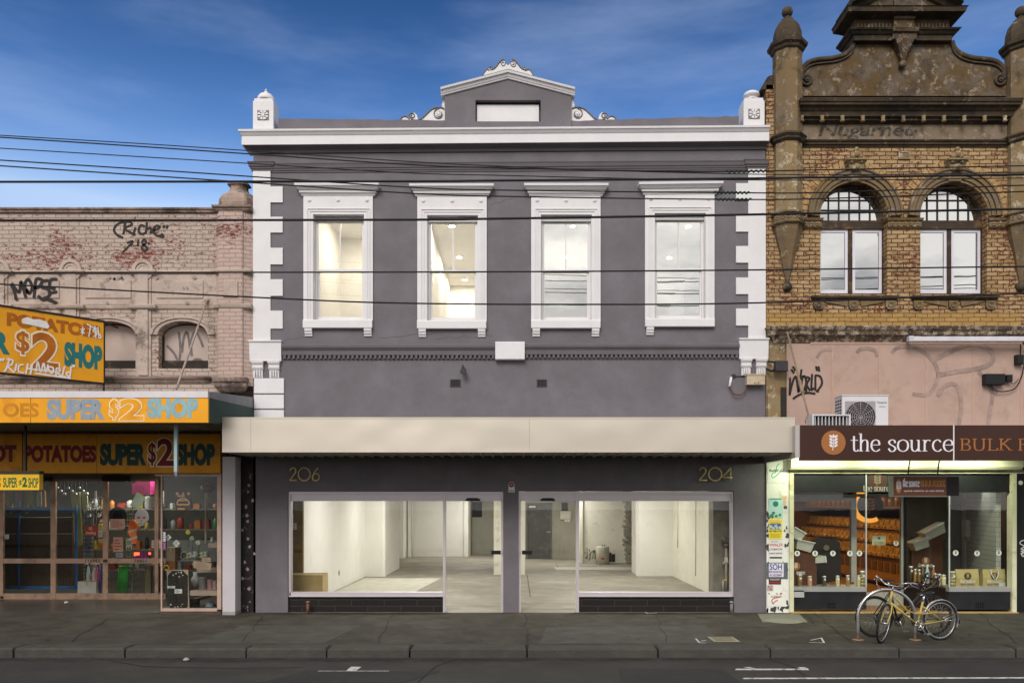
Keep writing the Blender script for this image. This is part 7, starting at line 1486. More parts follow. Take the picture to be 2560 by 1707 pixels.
# round illuminated emblem behind the door
Y = 2.4; c = P(1998, 1160, Y)
t = thing('round_emblem_sign', 'round amber lit emblem sign with dark leaf hanging inside the doorway', 'sign', (c.x, c.y, c.z - .3))
b = MB(); b.archring(c.x, c.z, .29, .40, Y, Y + .08, R(80), R(300), 28); b.build('ring', EM('amber ring', (1.0, .42, .06), .8), t)
b = MB(); b.disc((c.x, c.z), .30, Y - .02, Y + .02, 32); b.build('disc', M('dark disc', (.03, .018, .012), .5), t)
b = MB(); leaf(b, (c.x, c.z), .38, Y - .023); b.build('leaf', M('amber leaf', (.6, .22, .04), .5), t)
b = MB(); b.tube([(c.x, Y, c.z + .4), (c.x, Y, 3.049)], .008, 5); b.build('hanger', BLACK, t)
Y = EY + .0
t = thing('closed_sign', 'square pale closed notice hanging on the shop door glass', 'notice', tuple(P(2018, 1251, Y - .02)))
b = MB(); b.bd(2003, 2034, 1229, 1251, Y - .02, .015); b.build('board', M('pale notice', (.50, .50, .34), .6), t)
b = MB(); text(b, 'CLOSED', X(2006, Y), X(2031, Y), Z(1249, Y), Z(1243, Y), Y - .023, .01); b.disc((X(2018, Y), Z(1235, Y)), .025, Y - .024, Y - .0205, 12); b.build('lettering', M('brown print', (.08, .05, .03), .6), t)
# round stickers on the glass
STK = M('white sticker', (.68, .70, .64), .5); STI = M('sticker ink', (.06, .1, .07), .6)
spots = [(1831, 1270, .02, 'on the left window, first from the left'), (1872, 1270, .02, 'on the left window, second from the left'), (1913, 1270, .02, 'on the left window, third from the left'), (1952, 1270, .02, 'on the left window, fourth from the left'), (1974, 1270, .02, 'on the left window beside the mullion'),
         (2018, 1247, EY + .02, 'on the door glass under the closed notice'), (2058, 1247, EY + .02, 'on the door glass near its right edge'), (2195, 1269, .02, 'on the right window beside its mullion'), (2244, 1270, .02, 'in the middle of the right window'), (2294, 1269, .02, 'at the right end of the right window')]
for i, (x, y, Y, w) in enumerate(spots):
    t = thing('round_sticker', 'round white leaf sticker ' + w, 'sticker', tuple(P(x, y + 6, Y)), 0, 'round stickers on the shop glass')
    b = MB(); c = P(x, y, Y); b.disc((c.x, c.z), .055, Y - .004, Y, 20); b.build('disc', STK, t); b = MB(); leaf(b, (c.x, c.z), .075, Y - .005); b.build('leaf', STI, t)
# jars along the window sills
JC = {'nuts': (.16, .11, .03), 'pink salt': (.5, .25, .15), 'dark beans': (.05, .035, .02), 'pale grain': (.5, .48, .26), 'mixed nuts': (.28, .17, .05), 'oats': (.48, .42, .2), 'layered pulses': (.2, .17, .06)}
def jar(x, ytop, w, fill, lab, layers=False, Y=.2, ybot=1346):
    o = P(x, ybot, Y); r = w * K / 2 * (CAMD + Y) / CAMD; h = (ybot - ytop) * K * (CAMD + Y) / CAMD; z = Z(1347.5); z = o.z
    t = thing('storage_jar', lab, 'jar', (o.x, Y, z), 0, 'jars on the window sill')
    b = MB(); b.lathe([(r * .92, z), (r, z + .015), (r, z + h * .78), (r * .85, z + h * .86)], (o.x, Y), 16); j = b.build('contents', M('jar of ' + fill, JC[fill], .25, .45, 40, spec=.7), t)
    b = MB(); b.lathe([(r * .95, z + h * .862), (r * .95, z + h), (r * .8, z + h * 1.005)], (o.x, Y), 16); b.build('lid', M('silver lid', (.55, .55, .5), .3, metal=.4), t)
    b = MB(); b.box(o.x - r * .35, o.x + r * .4, Y - r * 1.04, Y - r * .9, z + h * .62, z + h * .76); b.build('label', STK, t)
    if layers:
        for q in range(3): b = MB(); b.lathe([(r * 1.01, z + h * (.15 + .2 * q)), (r * 1.01, z + h * (.22 + .2 * q))], (o.x, Y), 16); b.build('layer', M('jar of oats', JC['oats'], .25, .45, 40), t)
jar(1837, 1318, 11, 'nuts', 'jar of dark nuts at the left end of the left sill'); jar(1860, 1322, 10, 'pink salt', 'jar of pink salt, second on the left sill'); jar(1893, 1322, 9, 'dark beans', 'jar of dark beans, third on the left sill'); jar(1924, 1321, 9, 'pale grain', 'jar of pale grain, fourth on the left sill'); jar(1947, 1320, 9, 'mixed nuts', 'jar of mixed nuts, fifth on the left sill'); jar(1972, 1320, 8, 'oats', 'jar of oats, sixth on the left sill'); jar(1987 - 6, 1310, 13, 'layered pulses', 'large layered jar at the right end of the left sill', True, .25)
jar(2188.5, 1311, 12, 'layered pulses', 'large layered jar at the left end of the right sill', True)
for x, yt, w, f, lab in ((2092, 1299, 10, 'dark beans', 'jar of dark beans at the back left of the angled sill'), (2102, 1306, 7, 'mixed nuts', 'short jar of nuts on the angled sill'), (2111, 1307, 7, 'nuts', 'squat brown jar in the middle of the angled sill'), (2148, 1316, 8, 'dark beans', 'small jar of beans near the front of the angled sill'), (2158, 1317, 9, 'pink salt', 'jar of orange lentils near the front of the angled sill'), (2168, 1319, 9, 'pale grain', 'jar of pale grain nearest the front of the angled sill')):
    jar(x, yt, w, f, lab, False, .85 - (x - 2092) / 76 * .65, 1334 + (x - 2092) / 76 * 10)
def bottle(x, yt, c, lab, Y, yb):
    o = P(x, yb, Y); z = o.z; h = (yb - yt) * K * (CAMD + Y) / CAMD; t = thing('bottle', lab, 'bottle', (o.x, Y, z))
    b = MB(); b.lathe([(.035, z), (.04, z + .02), (.04, z + h * .6), (.018, z + h * .8), (.018, z + h * .93)], (o.x, Y), 12); b.build('glass', M('bottle ' + lab, c, .12, .1, spec=.8), t); b = MB(); b.lathe([(.02, z + h * .931), (.02, z + h)], (o.x, Y), 10); b.build('cap', STK, t)
bottle(2120, 1296, (.12, .07, .02), 'brown bottle on the angled sill', .65, 1338); bottle(2130, 1296, (.35, .5, .5), 'pale blue glass bottle on the angled sill', .55, 1339); bottle(2144, 1298, (.2, .09, .02), 'amber bottle right of the pale blue bottle', .42, 1340)
# paper bags
def bag(x0, x1, lab, handles, label2=False):
    Y = .25; t = thing('paper_bag', lab, 'bag', (X((x0 + x1) / 2, Y), Y, Z(1347, Y)), 0, 'kraft bags in the window')
    z0, z1 = Z(1346, Y), Z(1307, Y); a, c = X(x0, Y), X(x1, Y)
    b = MB(); b.rings([[(a, Y, z0), (c, Y, z0), (c, Y + .14, z0), (a, Y + .14, z0)], [(a + .01, Y - .01, (z0 + z1) / 2), (c - .01, Y - .012, (z0 + z1) / 2), (c, Y + .13, (z0 + z1) / 2), (a, Y + .13, (z0 + z1) / 2)], [(a + .02, Y + .03, z1), (c, Y + .03, z1 + .01), (c, Y + .07, z1), (a + .02, Y + .07, z1)]]); b.build('body', M('kraft paper', (.40, .33, .13), .7, .1, 4), t)
    m = (a + c) / 2; zz = z0 + (z1 - z0) * .62
    b = MB(); b.disc((m, zz), .072, Y - .016, Y - .011, 20); b.build('emblem_disc', M('dark print', (.05, .04, .03), .6), t); b = MB(); leaf(b, (m, zz), .1, Y - .018); b.build('leaf', M('kraft paper', (.40, .33, .13)), t)
    b = MB(); serif(b, 'the source', m - .16, z0 + .075, .05, Y - .014, width=.32); b.build('lettering', STK, t)
    b = MB(); text(b, 'BULK FOODS', m - .14, m + .14, z0 + .03, z0 + .06, Y - .013, .01); b.build('lettering', M('dark print', (.05, .04, .03)), t)
    if handles:
        b = MB(); b.tube(smoothpts([(m - .07, Y + .0, z1), (m - .07, Y - .03, z1 - .09), (m, Y - .04, z1 - .2), (m + .07, Y - .03, z1 - .09), (m + .07, Y + .0, z1)], 6), .008, 6); b.build('handle', STK, t)
    if label2:
        b = MB(); b.box(c - .15, c - .01, Y - .018, Y - .014, z0 + .005, z0 + .08); b.build('price_tag', M('pale tag', (.5, .54, .42), .6), t)
bag(2195, 2249, 'plain folded kraft paper bag in the right window', False); bag(2257, 2310, 'kraft paper bag with looped rope handles in the right window', True, True)
# brown display boards and clear scoop bins
def board(name, lab, pts, Y, emb, word, mw):
    t = thing(name, lab, 'display board', (X(emb[0], Y), Y, Z(1346, Y)))
    b = MB(); b.prism([(X(p[0], Y), Z(p[1], Y)) for p in pts], Y, Y + .03); b.build('board', BROWN2, t)
    c = (X(emb[0], Y), Z(emb[1], Y)); b = MB(); b.disc(c, .085, Y - .006, Y - .0005, 24); b.build('emblem_disc', TAN, t); b = MB(); leaf(b, c, .12, Y - .008); b.build('leaf', STK, t)
    b = MB(); serif(b, word, X(mw[0], Y), Z(mw[2], Y), .055, Y - .004, width=X(mw[1], Y) - X(mw[0], Y)); b.build('lettering', STK, t)
    return t
board('display_board', 'stepped brown board with a tan emblem at the left end of the left window', [(1822, 1266), (1842, 1268), (1876, 1274), (1876, 1346), (1822, 1346)], .32, (1828, 1299), 'source', (1829, 1849, 1318))
board('display_board', 'tall brown stepped board with a tan emblem behind the angled glass', [(2094, 1268), (2129, 1254), (2129, 1234), (2165, 1216), (2165, 1334), (2094, 1334)], 1.5, (2126, 1287), 'the source', (2109, 2142, 1301))
def scoop(lab, x0, y0, w, tilt, Y):
    t = thing('scoop_bin', lab, 'bin', tuple(P(x0, y0, Y)), 0, 'tilted clear bins'); o = P(x0, y0, Y); s_ = K * (CAMD + Y) / CAMD
    RM = Matrix.Translation(o) @ Matrix.Rotation(R(tilt), 4, 'Y'); SM = M('pale bin plastic', (.44, .45, .38), .3, .06)
    b = MB(); b.rings([[(-w * s_ * .5, -.1, -.09), (w * s_ * .5, -.1, -.11), (w * s_ * .5, .15, -.11), (-w * s_ * .5, .15, -.09)], [(-w * s_ * .55, -.13, .09), (w * s_ * .6, -.13, .09), (w * s_ * .6, .18, .09), (-w * s_ * .55, .18, .09)]]); b.xf(RM); b.build('tub', SM, t)
    b = MB(); b.box(-w * s_ * .58, w * s_ * .63, -.15, .2, .091, .105); b.xf(RM); b.build('rim', STK, t)
scoop('upper tilted pale bin above the board at the left window end', 1828, 1226, 26, 30, .4); scoop('lower tilted pale bin above the board at the left window end', 1844, 1252, 34, 12, .4); scoop('upright pale bin on the right side of the left window board', 1880, 1284, 12, 82, .4)
scoop('upper tilted pale bin on the board behind the angled glass', 2142, 1221, 44, -28, 1.45); scoop('lower tilted pale bin on the board behind the angled glass', 2110, 1249, 32, -22, 1.45)
t = thing('leaflet_stand', 'dark A-frame board with a faint emblem inside the left window', 'board', (X(1893, 1.0), 1.0, .02)); Y = .9
b = MB(); b.prism([(X(p[0], Y), Z(p[1], Y)) for p in ((1866, 1250), (1868, 1240), (1878, 1234), (1918, 1238), (1930, 1246), (1932, 1330), (1864, 1346))], Y, Y + .04); b.build('board', M('black board', (.02, .016, .014), .4), t)
b = MB(); b.disc((X(1898, Y), Z(1257, Y)), .06, Y - .004, Y - .0005, 18); b.build('emblem', M('dull tan emblem', (.16, .12, .08)), t)
b = MB(); b.tube([P(1862, 1260, Y), P(1864, 1242, Y), P(1872, 1231, Y), P(1924, 1233, Y), P(1934, 1244, Y)], .012, 6); b.build('rail', BLACK, t)
t = thing('wall_cabinet', 'narrow white paper dispenser on the tiled wall of the right window', 'dispenser', tuple(P(2223, 1238, 1.9))); Y = 1.9
b = MB(); b.bd(2218, 2229, 1194, 1232, Y, .15); b.build('case', M('white enamel', (.5, .5, .44), .4), t); b = MB(); b.bd(2221, 2230, 1232.5, 1239, Y + .02, .1); b.build('outlet', M('grey outlet', (.3, .3, .27), .5), t)
card('notice', 'small white notice stuck on the tiled wall', 2269, 2280, 1175, 1181, PAPER, .9)
area('cool_lamp', (X(2240, 1.2), 1.0, 3.0), 1.2, .3, 26, (.93, 1.0, .86))
t = thing('window_tube_light', 'fluorescent tube fitting above the tiled right shop window', 'light', (X(2240, 1.2), 1.0, 3.01)); b = MB(); b.box(X(2240, 1.2) - .6, X(2240, 1.2) + .6, .95, 1.05, 3.01, 3.049); b.build('batten', WHITE2, t); b = MB(); b.tube([(X(2240, 1.2) - .57, 1.0, 2.99), (X(2240, 1.2) + .57, 1.0, 2.99)], .016, 8); b.build('tube', EM('cool tube', (.95, 1.0, .9), 5), t)
# greenish fluorescents under this awning
for i, xd in enumerate((1900, 2090, 2270)):
    xx = X(xd, -.95); t = thing('awning_batten_light', 'lit greenish fluorescent batten under the brown signed awning, %s' % ('nearest the poster pillar', 'above the hanging sign', 'towards the right edge')[i], 'light', (xx, -.65, bz0 + .1), 0, 'battens under the awning')
    b = MB(); b.box(xx - .62, xx + .62, -.7, -.6, bz0 + .12, bz0 + .1495); b.build('housing', WHITE2, t); b = MB(); b.tube([(xx - .58, -.65, bz0 + .105), (xx + .58, -.65, bz0 + .105)], .013, 8); b.build('tube', EM('greenish tube', (.86, 1.0, .62), 4), t)
    area('awning_tube', (xx, -.65, bz0 + .085), 1.2, .08, 20, (.9, 1.0, .70), (R(20), 0, 0))
# hanging sign under the awning
HY2 = -1.1
t = thing('hanging_sign', 'brown hanging sign with white and tan lettering below the brown awning', 'sign', (X(2110, HY2), HY2, Z(1139, HY2)))
z0, z1 = Z(1138, HY2), Z(1094, HY2); a, c = X(2052, HY2), X(2174, HY2)
b = MB(); b.rings([[(a, HY2 - .05, z0 + .0), (c, HY2 + .02, z0 + .0), (c, HY2 + .04, z0), (a, HY2 + .0, z0)], [(a, HY2 - .05, z1 - .06), (c, HY2 + .02, z1), (c, HY2 + .04, z1), (a, HY2 + .0, z1 - .06)]]) if False else b.box(a, c, HY2, HY2 + .16, z0, z1)
b.build('panel', M('lit brown face', (.16, .062, .035), .45, .05), t)
b = MB(); b.box(c, X(2204, HY2), HY2 + .02, HY2 + .9, z0, z1); b.build('side_panel', M('side black', (.014, .011, .012), .4), t)
b = MB(); b.box(a - .015, c + .012, HY2 - .01, HY2 + .17, z1, z1 + .02); b.box(a - .015, c + .012, HY2 - .01, HY2 + .17, z0 - .02, z0); b.box(a - .015, a, HY2 - .01, HY2 + .17, z0, z1); b.build('frame', M('steel sign frame', (.22, .22, .2), .4, metal=.4), t)
for xx, q in ((2090, -4), (2158, 4)):
    b = MB(); b.tube([(X(xx, HY2), HY2 + .08, z1), (X(xx - .0, HY2) + .02, HY2 + .08, z1 + .2), (X(xx, HY2) + .06, HY2 + .08, bz0 + .149)], .014, 6); b.build('hanger', BLACK, t)
e = (X(2064, HY2), Z(1116, HY2))
b = MB(); b.disc(e, .055, HY2 - .004, HY2 - .0005, 24, .13); b.build('emblem_disc', M('tan emblem b', (.5, .22, .07), .5), t); b = MB(); leaf(b, e, .17, HY2 - .006); b.build('leaf', WL, t)
b = MB(); serif(b, 'the source', X(2073, HY2), Z(1117, HY2), .1, HY2 - .003, thick=.22, thin=.1, width=X(2112, HY2) - X(2073, HY2)); text(b, 'superfoods  cereals & rice  nuts  snacks  dried fruits', X(2076, HY2), X(2168, HY2), Z(1130, HY2), Z(1124, HY2), HY2 - .003, .02); b.build('lettering', WL, t)
b = MB(); serif(b, 'BULK', X(2114, HY2), Z(1117, HY2), .115, HY2 - .003, thick=.15, thin=.07, width=X(2140, HY2) - X(2114, HY2)); serif(b, 'FOODS', X(2142, HY2), Z(1117, HY2), .115, HY2 - .003, thick=.15, thin=.07, width=X(2171, HY2) - X(2142, HY2)); b.build('lettering', M('tan emblem b', (.5, .22, .07)), t)
# ---- poster pillar between the two shops
b = MB(); b.box(X(1759.5), X(1810.5), -.04, .3, 0, Z(1048)); pl = b.build('poster_pillar', M('white pasted pillar', (.74, .73, .67), .75, .06, 4, .15, 30, dirt=(.5, .48, .43), dirt_amt=.2, dirt_scale=3), yel)
b = MB(); b.box(X(1797), X(1812), -.06, -.041, Z(1082), Z(1050)); b.build('pillar_bracket', M('grey capping block', (.28, .26, .22), .6), yel)
py = -.041
b = MB(); random.seed(23)
for i in range(46):
    x = random.uniform(1760, 1809); y = random.choice([random.uniform(1378, 1402), random.uniform(1378, 1402), random.uniform(1240, 1312), random.uniform(1170, 1240)])
    if 1768 < x < 1796 and y < 1370: x = random.choice([random.uniform(1760, 1766), random.uniform(1798, 1808)])
    n = 7; s_ = random.uniform(.02, .07); b.prism([(X(x) + s_ * random.uniform(.3, 1) * math.cos(2 * PI * j / n) * .8, Z(y) + s_ * random.uniform(.4, 1.4) * math.sin(2 * PI * j / n)) for j in range(n)], py - .003 - .0002 * i % .001, py - .0005)
o = b.build('torn_paper', M('torn dark paper', (.06, .055, .055), .8, .4, 20), pl); o['kind'] = 'stuff'
b = MB(); b.bd(1760, 1809.5, 1291, 1329, py - .002, .0015); b.build('grey_patch', M('blue grey paper', (.11, .12, .15), .8, .3, 6), pl)
def poster(lab, x0, x1, y0, y1, c, items, Y=py - .006, tilt=0.0):
    t = thing('poster', lab, 'poster', tuple(P((x0 + x1) / 2, y1, Y)), 0, 'bills pasted on the pillar')
    b = MB(); b.bd(x0, x1, y0, y1, Y, .0035); b.build('sheet', M('sheet ' + lab, c, .7, .1, 8), t)
    for j, (kind, arg, box_, mc) in enumerate(items):
        b = MB(); xa, xb, ya, yb = box_; yy = Y - .0012 - .0003 * j
        if kind == 'text': text(b, arg, X(xa, Y), X(xb, Y), Z(yb, Y), Z(ya, Y), yy, .02)
        elif kind == 'disc': b.disc((X((xa + xb) / 2, Y), Z((ya + yb) / 2, Y)), (X(xb, Y) - X(xa, Y)) / 2, yy, yy + .001, 20)
        elif kind == 'lines': [b.bd(xa + (i % 3), xb - (i * 2) % 5, ya + (yb - ya) * i / arg, ya + (yb - ya) * (i + .45) / arg, yy, .001) for i in range(arg)]
        elif kind == 'blobs':
            random.seed(arg); [b.disc((X(random.uniform(xa, xb), Y), Z(random.uniform(ya, yb), Y)), random.uniform(.012, .035), yy - .0002 * i, yy + .001, 9) for i in range(9)]
        elif kind == 'strokes': strokes(b, arg, X(xa, Y), X(xb, Y), Z(yb, Y), Z(ya, Y), yy, .018)
        else: b.bd(xa, xb, ya, yb, yy, .001)
        b.build('lettering' if kind in ('text', 'lines') else 'print', M('ink ' + '%.3f %.3f %.3f' % mc, mc, .6), t)
    return t
INK = (.03, .03, .03); 
poster('white bill with a teal swoosh at the top of the pillar', 1764, 1806, 1062, 1108, (.76, .76, .70), [('strokes', [[(.7, 1.0), (.5, .8), (.45, .4), (.2, .3), (.15, .05), (.3, .0), (.6, .25), (.85, .5)]], (1768, 1800, 1064, 1096), (.08, .42, .33)), ('text', 'BaBY-G', (1767, 1799, 1077, 1083), INK)])
poster('pale aqua bill with a dark round seal', 1766, 1798, 1143, 1188, (.42, .66, .60), [('box', 0, (1768, 1796, 1144, 1146.5), (.1, .25, .23)), ('disc', 0, (1775, 1788, 1150, 1163), (.04, .2, .18)), ('lines', 4, (1773, 1790, 1166, 1175), (.62, .74, .70)), ('blobs', 3, (1768, 1796, 1177, 1187), (.07, .2, .1))])
poster('pasted bill of a blonde woman in a white hat, half covered', 1790, 1809, 1126, 1176, (.70, .66, .58), [('disc', 0, (1793, 1808, 1133, 1149), (.72, .5, .2)), ('disc', 0, (1797, 1807, 1138, 1149), (.66, .42, .3)), ('disc', 0, (1794, 1808, 1127, 1137), (.74, .72, .66)), ('box', 0, (1798, 1806, 1149, 1160), (.64, .42, .3)), ('box', 0, (1800, 1808, 1161, 1168), (.05, .08, .2))], py - .004)
poster('yellow gig bill with a blue photo strip', 1766, 1797, 1191, 1237, (.82, .66, .05), [('text', 'POST REPLY', (1768, 1795, 1193.5, 1198), (.7, .45, .3)), ('lines', 2, (1769, 1794, 1199, 1202), (.35, .25, .05)), ('box', 0, (1768, 1794, 1202, 1215), (.05, .12, .32)), ('blobs', 5, (1770, 1793, 1205, 1213), (.45, .5, .55)), ('text', 'FRI FEB 9TH', (1767, 1795, 1217, 1221.5), INK), ('lines', 5, (1768, 1795, 1224, 1235), (.45, .35, .04))])
poster('white concert bill with red and black names', 1766, 1798, 1239, 1291, (.70, .69, .66), [('text', 'VIVALDI', (1767, 1797, 1247, 1254), (.5, .03, .02)), ('text', 'J.S.BACH', (1767, 1796, 1258, 1264), INK), ('text', 'SAINT-SAENS', (1767, 1796, 1268, 1272), (.1, .1, .1)), ('lines', 1, (1768, 1796, 1278, 1286), INK), ('lines', 2, (1770, 1790, 1241, 1245), (.4, .4, .4))])
poster('violet lettered choir bill with torn edges', 1766, 1800, 1293, 1324, (.66, .65, .68), [('text', 'SOH', (1768, 1796, 1294, 1308), (.05, .04, .25)), ('text', 'SINGING', (1766, 1797, 1309.5, 1315), (.06, .04, .25)), ('text', 'ACADEMY', (1767, 1797, 1317, 1322.5), (.22, .05, .3))], py - .009)
poster('dark narrow bill with a red band', 1766, 1794, 1326, 1341, (.04, .03, .03), [('lines', 2, (1768, 1792, 1328, 1333), (.5, .48, .45)), ('box', 0, (1767, 1793, 1335, 1338), (.35, .03, .02))])
poster('small pink and grey bill near the foot of the pillar', 1762, 1776, 1343, 1356, (.42, .38, .36), [('disc', 0, (1763, 1768, 1345, 1349), (.5, .12, .2)), ('disc', 0, (1768, 1773, 1350, 1354), (.4, .1, .15)), ('lines', 3, (1769, 1775, 1344, 1349), (.1, .1, .1))])
poster('white bill with a red swoosh at the foot of the pillar', 1763, 1806, 1359, 1392, (.74, .73, .68), [('text', 'G-SHOCK', (1771, 1796, 1367, 1371.5), INK), ('strokes', [[(.2, .0), (.1, .3), (.3, .5), (.75, .6)], [(.2, .0), (.4, .25), (.6, .3)], [(.85, 1.0), (.8, .85), (.95, .95)]], (1770, 1798, 1360, 1386), (.5, .05, .02)), ('box', 0, (1765, 1768, 1361, 1364), (.3, .1, .05)), ('box', 0, (1783, 1786, 1361, 1364), (.3, .1, .05))])
# the next building's edge at the right

# ================================================================== SMALL THINGS ON THE GREY SHOP
BRASS = M('brushed brass', (.70, .54, .27), .4, .15, 12, metal=.25)
def numeral(s, x0, x1, y0, y1, lab, depth):
    t = thing('house_number', lab, 'house number', (X((x0 + x1) / 2), 0, Z(y1)))
    a, c, z0, z1 = X(x0), X(x1), Z(y1), Z(y0); h = z1 - z0; w = (c - a) / 3; r = .016
    G_ = {'2': [(.12, .78), (.2, .93), (.42, 1.0), (.62, .93), (.7, .78), (.62, .58), (.35, .3), (.05, .02), (.82, .02)], '0': [(.5 + .5 * math.cos(q), .5 + .5 * math.sin(q)) for q in [2 * PI * i / 28 for i in range(29)]],
          '6': [(.72, 1.0), (.5, .82), (.25, .5), (.14, .28), (.25, .06), (.48, .0), (.72, .08), (.82, .28), (.7, .5), (.48, .55), (.25, .45), (.15, .3)], '4': None}
    wid = {'2': (0, .92), '0': (.9, 2.05), '6': (2.12, 3.1), '4': (2.05, 3.05)}
    for ch in s:
        b = MB(); k0, k1 = wid[ch]
        f = lambda p: (a + w * (k0 + (k1 - k0) * p[0]), -depth, z0 + h * p[1])
        if ch == '4': (b.tube([f((.98, .24)), f((.05, .24))], r, 6), b.tube([f((.05, .24)), f((.8, 1.0))], r, 6), b.tube([f((.8, 1.0)), f((.8, .0))], r, 6))
        else: b.tube([f(p) for p in (smoothpts(G_[ch], 5) if ch in '6' else (smoothpts(G_[ch][:8], 5) + [G_[ch][8]] if ch == '2' else G_[ch]))], r, 6)
        b.build('digit', BRASS, t)
    b = MB()
    for q in (.2, .5, .8): b.tube([(a + (c - a) * q, -depth, z0 + .02), (a + (c - a) * q, .0, z0 + .02)], .006, 5)
    b.build('pins', BRASS, t)
numeral('206', 665, 736, 1074, 1103.5, 'brass number ending in six left of the shop above the window', .03)
numeral('204', 1603, 1680, 1074, 1103.5, 'brass number ending in four standing off the wall at right', .05)
t = thing('fire_alarm', 'white fire alarm plate with a red domed beacon between the shop doors', 'alarm', (X(1175), 0, Z(1130)))
b = MB(); c = X(1175); w = .062; zt_ = Z(1113); b.prism([(c - w, Z(1130)), (c + w, Z(1130)), (c + w, zt_)] + [(c + w * math.cos(PI * i / 12), zt_ + w * math.sin(PI * i / 12)) for i in range(1, 12)] + [(c - w, zt_)], -.03, .0); b.build('plate', WHITE2, t)
b = MB(); b.rings([[(c + r * math.cos(2 * PI * i / 18), y, zt_ + .002 + r * math.sin(2 * PI * i / 18)) for i in range(18)] for r, y in ((.05, -.031), (.048, -.055), (.036, -.075), (.015, -.085))], smooth=True); b.build('beacon', M('red lens', (.35, .005, .004), .1, .1, spec=1.0), t)
b = MB(); text(b, 'FIRE', c - .045, c + .045, Z(1128.5), Z(1125), -.032, .02); b.build('lettering', M('grey print', (.1, .09, .09), .6), t)
for i, (xa, xb, lab) in enumerate(((1034, 1058, 'dark louvred wall vent left of centre above the awning'), (1233, 1256, 'dark louvred wall vent right of centre above the awning'))):
    t = thing('wall_vent', lab, 'vent', (X((xa + xb) / 2), 0, Z(888)))
    b = MB(); b.wall(X(xa), X(xb), Z(888), Z(871), [(X(xa) + .012, X(xb) - .012, Z(888) + .012, Z(871) - .012)], -.014, .0); b.build('frame', M('vent frame', (.05, .045, .048), .6), t)
    b = MB()
    for q in range(7): x = X(xa) + .02 + (X(xb) - X(xa) - .04) * q / 6; b.box(x - .005, x + .005, -.012, -.003, Z(888) + .012, Z(871) - .012)
    for q in range(5): z = Z(888) + .02 + (Z(871) - Z(888) - .04) * q / 4; b.box(X(xa) + .012, X(xb) - .012, -.010, -.003, z - .004, z + .004)
    b.build('grille', M('vent frame', (.05, .045, .048)), t); b = MB(); b.box(X(xa) + .012, X(xb) - .012, -.0028, -.0005, Z(888) + .012, Z(871) - .012); b.build('backing', M('dark void', (.01, .009, .008)), t)
t = thing('security_light', 'small dark grey spotlight on the wall above the left wall vent', 'spotlight', (X(1064), 0, Z(860)))
c = X(1064); GM = M('gunmetal', (.045, .045, .05), .45, metal=.3)
b = MB(); b.disc((c, Z(845)), .03, -.04, .0, 12); b.tube([(c, -.04, Z(845)), (c, -.12, Z(847)), (c + .005, -.13, Z(852))], .014, 6); b.build('mount', GM, t)
b = MB(); b.rings([[(c + .01 + r * math.cos(2 * PI * i / 14), y, Z(852.5) + r * math.sin(2 * PI * i / 14) - (y + .1) * -.35) for i in range(14)] for r, y in ((.035, -.07), (.055, -.1), (.06, -.19), (.05, -.195))], smooth=True); b.build('lamp_head', GM, t)
b = MB(); b.box(c - .02, c + .02, -.13, -.09, Z(846), Z(840)); b.build('sensor', GM, t); b = MB(); b.box(c - .005, c + .03, -.18, -.14, Z(862), Z(858.5)); b.build('lens', WHITE2, t)
t = thing('meter_box', 'beige service box below the right corner brackets of the grey shop', 'electrical box', (X(1731), 0, Z(886)))
b = MB(); b.box(X(1711), X(1752), -.15, .0, Z(885), Z(864)); b.build('case', M('beige enamel', (.52, .42, .30), .5, .08, 3, dirt=(.36, .26, .16), dirt_amt=.3), t); b = MB(); b.box(X(1710), X(1753), -.165, .0, Z(864) + .0005, Z(861.5)); b.build('lid', M('beige enamel', (.52, .42, .30)), t)
b = MB(); [b.disc((X(x), Z(882)), .012, -.155, -.1505, 8) for x in (1728, 1737)]; b.build('screws', BLACK, t)
b = MB(); b.tube(smoothpts([tuple(P(1714, 885, -.07)), tuple(P(1711, 897, -.08)), tuple(P(1700, 906, -.08)), tuple(P(1686, 904, -.08)), tuple(P(1679, 893, -.07)), tuple(P(1676.5, 886, -.06))], 6), .014, 6); b.build('cable', M('copper brown cable', (.14, .065, .04), .5), t)
b = MB(); b.tube([P(1675.5, 888, -.05), P(1679.5, 866, -.02)], .026, 8); b.build('conduit', WHITE2, t)
b = MB(); b.disc((X(1685), Z(864)), .05, -.01, .0, 10); b.tube([P(1683, 864, -.012), P(1711, 864, -.012)], .01, 5); b.build('wall_patch', M('cement patch', (.05, .045, .045), .9), t)
for i, (x, lab) in enumerate(((707, 'rusty vent pipe stub in front of the left black tiles'), (1680, 'short grey pipe stub at the right end of the black tiles'))):
    t = thing('vent_pipe', lab, 'pipe', (X(x, -.1), -.1, 0)); m_ = M(('rust brown pipe', 'grey pipe')[i], ((.2, .09, .06), (.22, .2, .2))[i], .6, .3, 9)
    b = MB(); b.tube([(X(x, -.1), -.1, .0), (X(x, -.1), -.1, Z(1383))], .03, 8); b.build('shaft', m_, t); b = MB(); b.lathe([(.04, Z(1383)), (.045, Z(1380)), (.02, Z(1378))], (X(x, -.1), -.1), 10); b.build('cap', m_, t)
